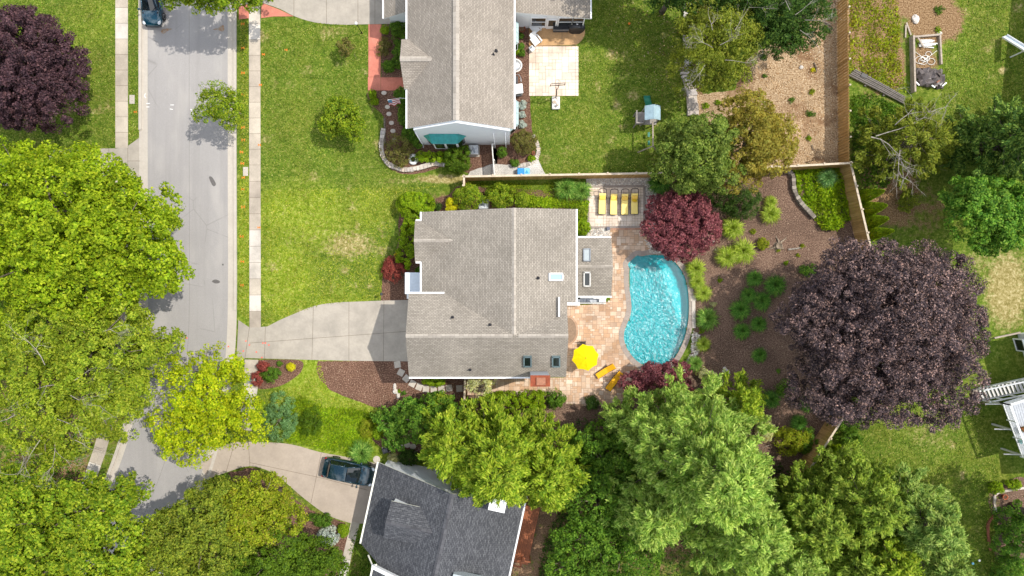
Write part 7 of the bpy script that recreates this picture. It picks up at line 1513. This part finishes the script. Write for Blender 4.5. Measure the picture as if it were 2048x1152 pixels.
    # flag on a slanted pole
    a, b = W(801, 196, 2.6), W(775, 200, 3.3); r = thing('house_flag', 'united states flag hanging from a slanted pole at the porch', 'flag', (a.x, a.y, 0)); m = MB(); m.tube([(-8.1, a.y - .02, 2.3), a, b], .02, 6); m.build('pole', M['white'], r)
    d = (b - a); seg = 8; hgt = .85; stripes = 7; f = MB()
    for i in range(seg):
        for k in range(stripes):
            def pt(u, v): q = a + d * (.12 + .88 * u); return q + Vector((.03 * math.sin(u * 7 + v * 3), -.30 * v + .10 * math.sin(u * 9) * v, -hgt * v))
            u0, u1, v0, v1 = i / seg, (i + 1) / seg, k / stripes, (k + 1) / stripes; f.poly([pt(u0, v0), pt(u1, v0), pt(u1, v1), pt(u0, v1)], m=(2 if (u0 > .58 and k < 4) else k % 2))
    f.build('cloth', [M['flagred'], M['white'], M['flagblue']], r); m = MB(); m.box((-9.1, 17.55, 2.4), (.1, .1, .22)); m.build('bracket', M['teal_pale'], r)
    m = MB()
    # street furniture: lamp post, utility covers, manhole, mailbox lantern
    b = W(723.5, 66); r = thing('lamp_post', 'black lamp post with a white globe beside the upper driveway', 'lamp post', (b.x, b.y, 0)); m = MB(); m.lathe([(.10, 0), (.07, .12), (.035, .2), (.03, 2.0), (.06, 2.05), (.06, 2.1)], (b.x, b.y, 0), 12); m.build('post', M['black'], r, True); m = MB(); m.sphere((b.x, b.y, 2.26), (.14, .14, .17), 12, 8); m.build('globe', M['white'], r, True)
    b = W(773, 601); b = W(768, 588); r = thing('garden_lamp', 'small dark lamp on a short post in the mulch by the driveway', 'lamp', (b.x, b.y, 0)); m = MB(); m.lathe([(.05, 0), (.03, .1), (.03, 1.1)], (b.x, b.y, 0), 8); m.build('post', M['black'], r); m = MB(); m.lathe([(.10, 1.1), (.14, 1.3), (.05, 1.42), (.0, 1.45)], (b.x, b.y, 0), 8); m.build('lantern', M['dkgrey'], r)
    for x, y, lb in ((264.5, 199, 'white concrete utility cover in the verge left of the road'), (491.5, 343, 'white concrete utility cover in the verge right of the road')):
        p = W(x, y); m = MB(); m.box((p.x, p.y, .03), (.46, .80, .06)); o = tag(m.build('utility_cover', M['kerb'], None, bevel=.01), lb, 'utility cover')
    p = W(495, 760); m = MB(); m.lathe([(.33, .0), (.33, .04), (.28, .042), (.26, .036), (0, .037)], (p.x, p.y, 0), 24); tag(m.build('manhole_cover', M['grey'], None), 'round metal manhole cover at the sidewalk beside the red shrub', 'manhole cover')
    p = W(770, 902, .8); r = thing('garden_lantern', 'black box shaped cooker on a pale slab beside the mulch path of the lower house', 'cooker', (p.x, p.y, 0)); m = MB(); m.box((p.x - .02, p.y - .06, .03), (.7, .6, .06), .3); m.build('slab', M['flag'], r); m = MB(); m.box((p.x, p.y, .42), (.55, .48, .70), .35); m.build('case', M['cover'], r, bevel=.05); m = MB(); m.box((p.x + .08, p.y, .785), (.26, .34, .03), .35); m.build('lid', M['dkgrey'], r, bevel=.01)
    p = W(753, 919, .05); m = MB(); m.lathe([(.33, .0), (.33, .05), (.30, .06), (0, .06)], (p.x, p.y, 0), 16); tag(m.build('stepping_stone', M['flag'], None), 'round pale stepping stone beside the white gable wall of the charcoal roofed house', 'stepping stone')
    # verge: white post cap near the yellow tree
    p = W(1217, 456.5, .5); r = thing('plastic_crate', 'small dark grey box at the corner between terrace and pebble bed', 'box', (p.x, p.y, 0)); m = MB(); m.box((p.x, p.y, .18), (.26, .26, .34)); m.build('case', M['dkgrey'], r, bevel=.015); m = MB(); m.box((p.x, p.y, .365), (.28, .28, .03)); m.build('lid', plain('slate_lid', (.12, .12, .15), .6), r)
    p = W(1177, 471, .3); rock_at('pale boulder at the foot of the round shrub near the sunroom', p, .2, .16)
def rock_at(label, p, rx, ry, h=.2, mat='stone', name='rock', group=None, seed=None):
    rg = np.random.default_rng(seed if seed is not None else int(abs(p.x * 97 + p.y * 31))); m = MB(); m.sphere((p.x, p.y, h * .35), (rx, ry, h * .65), 10, 7)
    m.v = [(p.x + (x - p.x) * (1 + q), p.y + (y - p.y) * (1 + q), max(-.02, z * (1 + q * .6))) for (x, y, z), q in zip(m.v, rg.uniform(-.16, .16, len(m.v)))]
    return tag(m.build(name, M[mat]), label, 'rock', group)
small_things()
# stepping stones
arc = [(795, 729, .1), (802, 745, -.5), (813, 757, -.7), (825, 767, -.5), (838.5, 774, -.35), (852, 778, -.1), (867.5, 779, 0), (883, 778, .05), (898, 776, .1), (919, 777, .1)]
lbs = ['stepping stone nearest the driveway corner, upper end of the arc', 'second stepping stone from the driveway, tilted', 'third stepping stone, at the house corner', 'fourth stepping stone, just below the south eave corner', 'fifth stepping stone, left of the round green shrub', 'sixth stepping stone, under the left of the round green shrub', 'stepping stone directly below the round green shrub', 'stepping stone right of the round green shrub', 'last lit stepping stone before the side gate shadow', 'stepping stone in the dark shade beside the side gate']
for (x, y, a), lb in zip(arc, lbs):
    p = W(x, y); m = MB(); m.box((p.x, p.y, .03), (.58, .60, .06), a + random.uniform(-.06, .06)); tag(m.build('stepping_stone', M['flag'], None, bevel=.02), lb, 'stepping stone', 'stepping stones round the house corner')
for i, (x, y, lb) in enumerate([(750, 186, 'top'), (752, 222, 'second'), (757, 232, 'third'), (760, 245, 'fourth'), (783, 258, 'fifth'), (787, 272, 'lowest')]):
    x = [768, 775, 778, 783, 786, 789][i]; y = [186, 214, 228, 246, 262, 280][i]; p = W(x, y); rock = MB(); rock.lathe([(.24, .0), (.24, .05), (.2, .065), (0, .066)], (p.x, p.y, 0), 9, sx=1.0, sy=.8); tag(rock.build('stepping_stone', M['flag'], None), lb + ' stone of the path along the dark shrubs of the grey walled house', 'stepping stone', 'stepping stones along the grey walled house')
for i, (x, y, lb) in enumerate([(801, 891, 'left pale stone of the row under the leafy tree'), (815, 890, 'middle pale stone of the row under the leafy tree'), (826, 893, 'right pale stone of the row under the leafy tree')]):
    p = W(x, y); m = MB(); m.lathe([(.3, .0), (.3, .05), (.25, .07), (0, .07)], (p.x, p.y, 0), 9, sy=.85); tag(m.build('stepping_stone', M['flag'], None), lb, 'stepping stone', 'stones under the leafy tree')
# rocks
for x, y, rx, ry, h, lb in [(790, 773, .16, .3, .2, 'upper pale rock on the mulch bed edge'), (792, 783, .28, .22, .25, 'middle pale rock on the mulch bed edge'), (797, 791, .17, .3, .2, 'lower pale rock on the mulch bed edge'), (1451, 745, .36, .30, .35, 'grey boulder on the shaded mulch above the pines'), (1449, 738, .18, .2, .22, 'small grey stone touching the boulder above the pines'), (1503, 777, .12, .08, .1, 'small pale stone in the middle of the shaded mulch'), (1424, 483, .22, .2, .2, 'pale rock at the right edge of the red maple'), (1830, 39, .32, .42, .25, 'pale triangular stone on the bare earth at the upper right'), (1602, 135, .2, .16, .2, 'dark rock on the dry litter'), (1878, 67, .25, .16, .2, 'pale rock at the corner of the timber bed frame')]:
    rock_at(lb, W(x, y), rx, ry, h)
def stone_wall(label, px, w=.32, h=.28, L=.34, smooth=4, name='stone_edging', mat='stone'):
    P = [Vector((p.x, p.y, 0)) for p in WL(cr(px, smooth, False))]; mb = MB(); acc = 0; c = P[len(P) // 2]; r = thing(name, label, 'stone edging', (c.x, c.y, 0))
    for layer in range(max(1, int(h / .15))):
        i = 0; t = layer * .17
        for a, b in zip(P[:-1], P[1:]):
            d = b - a; k = max(1, int(d.length / L)); n = Vector((-d.y, d.x, 0)).normalized()
            for j in range(k):
                q0, q1 = a + d * j / k, a + d * (j + 1) / k; ww = w / 2 * random.uniform(.8, 1.15); u = d.normalized() * .012; z0 = layer * .15; z1 = z0 + .145 + random.uniform(-.02, .02)
                mb.prism([(v.x, v.y) for v in (q0 + u - n * ww, q1 - u - n * ww * random.uniform(.85, 1.1), q1 - u + n * ww, q0 + u + n * ww * random.uniform(.85, 1.1))], z0, z1)
    mb.build('stone_course', M[mat], r); return r
stone_wall('low stone edging curving round the bed at the front corner of the grey walled house', [(768, 258), (764, 285), (765, 308), (775, 326), (795, 337), (815, 340), (840, 336), (870, 328), (890, 330)], .40, .3)
stone_wall('low stone edging round the mulch island by the blue box', [(1066, 270), (1074, 288), (1077, 303), (1072, 317), (1058, 328), (1036, 332)], .34, .15)
stone_wall('wide pale stone border strip along the shady side of the upper lawn', [(1378, -30), (1377, 60), (1376, 130), (1372, 150), (1382, 180), (1385, 232)], .95, .3, .5)
stone_wall('dark stone retaining wall left of the glossy green ground cover', [(1573, 343), (1583, 352), (1585, 380), (1598, 405), (1615, 424), (1626, 436)], .36, .45, mat='darkstone')
stone_wall('curved brick edging of the lower right bed', [(1980, 1100), (1975, 1065), (1976, 1045), (1990, 1028)], .2, .15, .25, 4, 'brick_edging', 'brickred')
stone_wall('timber and stone edging at the top of the lower right bed', [(1990, 1025), (1988, 1000), (1995, 985), (2048, 975)], .2, .15, .6)
# stump, sticks, fallen rails
def stump():
    c = W(1556, 492); r = thing('tree_stump', 'cut tree stump with spreading roots on the sunny mulch', 'tree stump', (c.x, c.y, 0)); m = MB(); m.lathe([(.42, 0), (.34, .15), (.30, .34), (.27, .35), (.12, .22), (0, .2)], (c.x, c.y, 0), 14); M['stumpwood'] = speckle('weathered_stump', [(.10, .08, .06), (.26, .20, .14), (.40, .33, .25)], 8); m.build('stub', M['stumpwood'], r); m = MB(); rg = np.random.default_rng(4)
    for dx, dy, k in ((-.15, 1.0, .2), (.75, .85, -.3), (-.95, -.35, .1), (-.2, -.6, .3), (.55, -.35, -.2)): m = MB(); m.tube([(c.x + dx * .15, c.y + dy * .15, .16), (c.x + dx * .5 + k * .4, c.y + dy * .45, .12), (c.x + dx * .8 - k * .3, c.y + dy * .8, .05), (c.x + dx, c.y + dy, -.01)], [.16, .10, .05, .015], 6); m.build('root', M['stumpwood'], r)
    p = W(1595, 497); m = MB(); m.tube([W(1577, 499, .08), W(1594, 497, .14), W(1606, 494, .06)], [.08, .07, .03], 6); tag(m.build('fallen_branch', M['deadwood']), 'pale fallen branch right of the stump', 'branch')
    m = MB(); m.tube([W(1628, 125, .1), W(1633, 136, .16), W(1632, 145, .1)], [.05, .07, .05], 6); tag(m.build('fallen_branch', M['bark']), 'dark curved stick standing out on the dry litter', 'branch')
    m = MB(); m.tube([W(1648, 45, .1), W(1662, 52, .12), W(1668, 62, .06)], [.05, .05, .03], 6); tag(m.build('fallen_branch', M['bark']), 'dark stick in the shade beside the tall board fence', 'branch')
    m = MB(); m.tube([W(1624, 290, .1), W(1626, 300, .1)], [.04, .04], 6); m.tube([W(1617, 268, .1), W(1620, 276, .12)], [.04, .03], 6); tag(m.build('fallen_branch', M['bark']), 'dark twig on the dry litter near the golden tree', 'branch')
stump()
def rails():
    a, b = W(1699, 145), W(1814, 206)
    d = b - a; n = Vector((-d.y, d.x, 0)).normalized(); r = thing('split_rail_stack', 'old grey fence rails lying side by side beyond the tall board fence', 'rail stack', (a + b) / 2)
    for i in range(5):
        m = MB(); o = n * (i - 2) * .17; z = .22 + .03 * (i % 2); m.tube([a + o + Vector((0, 0, z)) + d * .01 * i, a + d * .5 + o * .9 + Vector((0, 0, z + .05)), b + o * .8 + Vector((0, 0, z)) - d * .02 * i], [.075, .07, .06], 5); m.build('rail', M['oldrail'], r)
    m = MB()
    for t in (.3, .62): q = a + d * t; m.bar(q - n * .5 + Vector((0, 0, .08)), q + n * .5 + Vector((0, 0, .08)), .14, .16)
    m.build('bearer', M['oldrail'], r)
    p = W(1727, 152, .2); r = thing('plastic_tub', 'small black tub beside the old rails', 'tub', (p.x, p.y, 0)); m = MB(); m.box((p.x, p.y, .17), (.62, .42, .34), -.4); m.build('body', M['cover'], r, bevel=.05); m = MB(); m.box((p.x, p.y, .345), (.54, .34, .02), -.4); m.build('opening', M['black'], r)
    # raised bed frame and its clutter
    c = W(1848, 130); r = thing('raised_bed_frame', 'weathered timber frame of a raised bed holding hose, boards and a tarp', 'bed frame', (c.x, c.y, 0))
    for p, q, w, h in (((1819, 76), (1876, 71), .16, .28), ((1820, 75), (1823, 187), .16, .62), ((1877, 72), (1880, 130), .14, .28)):
        m = MB(); a, b = W(*p), W(*q); m.bar(a + Vector((0, 0, h / 2)), b + Vector((0, 0, h / 2)), w, h); m.build('timber', M['timber'], r)
    for i, (p, q, lb) in enumerate([((1811, 75), (1812, 50), 'upright pale board leaning left of the timber frame'), ((1822, 70), (1813, 45), 'slanting grey board above the timber frame')]):
        m = MB(); m.bar(W(*p, .1), W(*q, .16), .13, .05); tag(m.build('loose_board', M['timber'], None, bevel=.005), lb, 'board')
    rg = random.Random(3)
    for i in range(9):
        x, y = 1857 + rg.uniform(-8, 8), 80 + i * 1.7; a = rg.uniform(-.12, .12); p = W(x, y, .1); m = MB(); m.box((p.x, p.y, .08 + .035 * (i % 4)), (rg.uniform(.9, 1.35), .11, .035), a); tag(m.build('scrap_board', M['offwhite'], None), 'white scrap board in the pile at the top of the timber frame', 'board', 'white scrap boards in the timber frame')
    m = MB(); m.bar(W(1836, 75, .25), W(1849, 96, .3), .12, .05); tag(m.build('loose_board', M['timber'], None), 'grey board lying across the white scrap boards', 'board')
    m = MB(); pts = []
    for cx, cy, rr, n, ph in ((1846, 122, 9, 14, 0), (1840, 120, 9.5, 14, .6), (1851, 117, 8, 12, 1.5), (1862, 123, 8, 12, 3.4), (1857, 108, 6, 12, 2.0), (1845, 118, 5, 10, 1.0)):
        for k in range(n): a = ph + k * 6.6 / n; q = W(cx + rr * math.cos(a), cy + rr * .8 * math.sin(a), .06 + .02 * len(pts) / 70); pts.append(q)
    pts = [W(1823, 98, .1)] + pts + [W(1874, 101, .05)]; m.tube(pts, .024, 5); tag(m.build('garden_hose', M['hose'], None, True), 'coiled white hose on the soil inside the timber frame', 'hose')
    c = W(1862, 155, .3); rgn = np.random.default_rng(2); m = MB(); V = []; nx, ny = 12, 9
    for j in range(ny):
        for i in range(nx):
            u, v = i / (nx - 1) * 2 - 1, j / (ny - 1) * 2 - 1; d = max(0, 1 - (u * u + v * v) * .55); V.append((c.x + u * 1.25 + rgn.normal() * .07, c.y + v * .85 + rgn.normal() * .07 - .1 * u, max(.02, .55 * d + rgn.normal() * .10)))
    m.add(V, [(j * nx + i, j * nx + i + 1, (j + 1) * nx + i + 1, (j + 1) * nx + i) for j in range(ny - 1) for i in range(nx - 1)]); tag(m.build('plastic_tarp', M['tarp'], None), 'crumpled black plastic sheeting at the lower end of the timber frame', 'tarp')
    for x, y, l, a, mt, lb in ((1854, 141.5, .42, .6, 'white', 'white scrap between hose and tarp'), (1835, 137, .40, -.25, 'black', 'black scrap beside the timber frame, left of a white one'), (1843, 138.5, .40, -.25, 'white', 'white scrap touching the black scrap'), (1874, 164, .36, .6, 'redwood', 'reddish scrap on the black sheeting'), (1886, 170, .5, .7, 'white', 'white scrap at the right end of the black sheeting'), (1864, 174, .36, -.6, 'white', 'white scrap at the bottom of the black sheeting'), (1832, 168, .5, -.8, 'white', 'white scrap at the left of the black sheeting')):
        p = W(x, y, .3); m = MB(); m.box((p.x, p.y, .12 if y < 150 else .5), (l, .11, .05), a); tag(m.build('scrap_piece', M[mt], None, bevel=.01), lb, 'scrap')
rails()
# edging timbers on the lower right lawn, stray items
m = MB(); a, b = W(1988, 676, .1), W(2040, 665, .1); m.bar(a, b, .14, .2); tag(m.build('edging_timber', M['timber'], None), 'pale edging timber right of the copper beech', 'edging')
for x, y, lb, mt in ((1957, 1120, 'white ball on the shaded lower right lawn', 'white'), (1944, 1126, 'pale blue ball on the shaded lower right lawn', 'skyblue'), (1258, 48, 'orange ball on the upper lawn', 'orange')):
    p = W(x, y); m = MB(); m.sphere((p.x, p.y, .11), .11, 12, 8); tag(m.build('ball', M[mt], None, True), lb, 'ball')
p = W(503, 793, .3); r = thing('mailbox', 'white mailbox partly under the yellow green street tree', 'mailbox', (p.x, p.y, 0)); m = MB(); m.box((p.x, p.y, .5), (.1, .1, 1.0)); m.build('post', M['white'], r); m = MB(); m.box((p.x - .02, p.y, 1.08), (.5, .24, .2), .5); m.build('box', M['white'], r, bevel=.05); m = MB(); m.box((p.x + .05, p.y + .13, 1.14), (.1, .02, .1), .5); m.build('flag', M['redpaint'], r)
# stakes round the sapling
for x, y, lb in ((698, 112, 'dark stake nearest the sapling foot'), (714, 118, 'dark stake at the lower right of the sapling'), (708, 98, 'dark stake right of the sapling')):
    p = W(x, y); m = MB(); m.tube([(p.x, p.y, 0), (p.x + .02, p.y, 1.2)], .025, 6); tag(m.build('garden_stake', M['bark'], None), lb, 'stake')
# landscape timbers
m = MB(); m.bar(W(769, 236, .06), W(770, 290, .06), .16, .12); tag(m.build('edging_timber', M['bark'], None), 'brown edging timber beside the stepping stones of the grey walled house', 'edging')

# ---------------------------------------------------------------- painted marks on road and verge
def marks():
    o, wq, rd = MB(), MB(), MB(); rn = random.Random(5)
    def H_(px, py, s=1.):
        for dx in (-2.6, 2.6):
            a, b = W(px + dx * s, py - 2.6 * s), W(px + dx * s, py + 2.6 * s); o.bar((a.x, a.y, .028), (b.x, b.y, .028), .07, .012)
        a, b = W(px - 2.6 * s, py), W(px + 2.6 * s, py); o.bar((a.x, a.y, .028), (b.x, b.y, .028), .07, .012)
    for y in (48, 96, 146, 190, 255, 280, 304, 327, 355, 378, 414, 473, 523, 570): H_(485 + rn.uniform(-2, 2), y)
    for x, y in ((521, 170), (527, 109), (572, 100), (519, 290), (518, 455), (271, 224)): H_(x, y, .8)
    for (x0, y0, x1, y1) in ((291, 187, 289, 192), (289, 192, 292, 196), (293, 207, 300, 207), (293, 214, 299, 214), (341, 210, 348, 210), (340, 218, 346, 219), (381, 219, 388, 219), (381, 228, 388, 228), (384, 219, 384, 228), (283, 249, 284, 257), (325, 402, 322, 403)):
        a, b = W(x0, y0), W(x1, y1); wq.bar((a.x, a.y, .022), (b.x, b.y, .022), .06, .01)
    for x, y in ((492, 682), (499, 690), (513, 704), (526, 686), (531, 686), (524, 715), (487, 702), (374, 676), (457, 693), (538, 690)):
        p = W(x, y); rd.box((p.x, p.y, .028), (.13, .11, .01), .4)
    struct(o.build('orange_survey_marks', M['orange'])); struct(wq.build('white_survey_marks', M['paint_white'])); struct(rd.build('red_survey_marks', M['redpaint']))
    for px, mt in ((cr([(426, 59), (436, 56), (446, 50), (449, 57), (446, 63), (436, 60)], 4), 'stain'), (cr([(322, 60), (335, 57), (345, 58), (335, 62), (326, 68)], 4), 'stain'), (cr([(424, 563), (430, 559), (438, 561), (440, 565), (432, 567)], 4), 'tar'), (cr([(418, 355), (424, 354), (432, 368), (426, 372)], 4), 'tar'), (cr([(444, 529), (446, 527), (448, 530), (445, 531)], 3), 'tar')): sheet('road_stain', px, .0195, M[mt], .03)
marks()
# ================================================================ light, sky, camera
w = bpy.data.worlds.new('World'); scene.world = w; w.use_nodes = True; nt = w.node_tree; bg = nt.nodes['Background']
SUN_EL, SUN_AZ = R(58), math.atan2(.946, .325)      # azimuth from +Y towards +X
sky = nt.nodes.new('ShaderNodeTexSky'); sky.sky_type = 'NISHITA'; sky.sun_disc = False; sky.sun_elevation = SUN_EL; sky.sun_rotation = SUN_AZ; sky.air_density = 1.0; sky.dust_density = 1.2; sky.ozone_density = 1.0
tc = nt.nodes.new('ShaderNodeTexCoord'); mp = nt.nodes.new('ShaderNodeMapping'); mp.inputs['Scale'].default_value = (1, 1, 1.6); mp.inputs['Location'].default_value = (3.1, 1.7, .4); nt.links.new(tc.outputs['Generated'], mp.inputs[0])
cn = nt.nodes.new('ShaderNodeTexNoise'); cn.inputs['Scale'].default_value = 2.6; cn.inputs['Detail'].default_value = 7; cn.inputs['Roughness'].default_value = .55; nt.links.new(mp.outputs[0], cn.inputs[0])
cl = nt.nodes.new('ShaderNodeValToRGB'); cl.color_ramp.elements[0].position = .47; cl.color_ramp.elements[1].position = .60; nt.links.new(cn.outputs[0], cl.inputs[0])
cm = nt.nodes.new('ShaderNodeMix'); cm.data_type = 'RGBA'; nt.links.new(cl.outputs[0], cm.inputs[0]); nt.links.new(sky.outputs[0], cm.inputs[6]); cm.inputs[7].default_value = (12.5, 12.6, 13.0, 1)      # broken fair-weather cloud
nt.links.new(cm.outputs[2], bg.inputs[0]); bg.inputs[1].default_value = .15
sd = bpy.data.lights.new('sun', 'SUN'); sd.energy = 3.55; sd.angle = R(.5); sd.color = (1., .955, .87)
so = bpy.data.objects.new('sun', sd); COL.objects.link(so)
dirv = Vector((math.sin(SUN_AZ) * math.cos(SUN_EL), math.cos(SUN_AZ) * math.cos(SUN_EL), math.sin(SUN_EL))); so.rotation_euler = (-dirv).to_track_quat('-Z', 'Y').to_euler(); so.location = dirv * 50
cd = bpy.data.cameras.new('camera'); cam = bpy.data.objects.new('camera', cd); COL.objects.link(cam); cam.location = (0, 0, H); cam.rotation_euler = (0, 0, 0)
cd.sensor_width = 36; cd.lens = 36 * F / 2048; cd.clip_end = 3000; scene.camera = cam
scene.view_settings.view_transform = 'Standard'; scene.view_settings.look = 'None'; scene.view_settings.exposure = .32; scene.view_settings.gamma = 1
cy = scene.cycles; cy.max_bounces = 6; cy.diffuse_bounces = 3; cy.glossy_bounces = 2; cy.transmission_bounces = 3; cy.transparent_max_bounces = 8; cy.volume_bounces = 0; cy.caustics_reflective = False; cy.caustics_refractive = False; cy.use_denoising = True
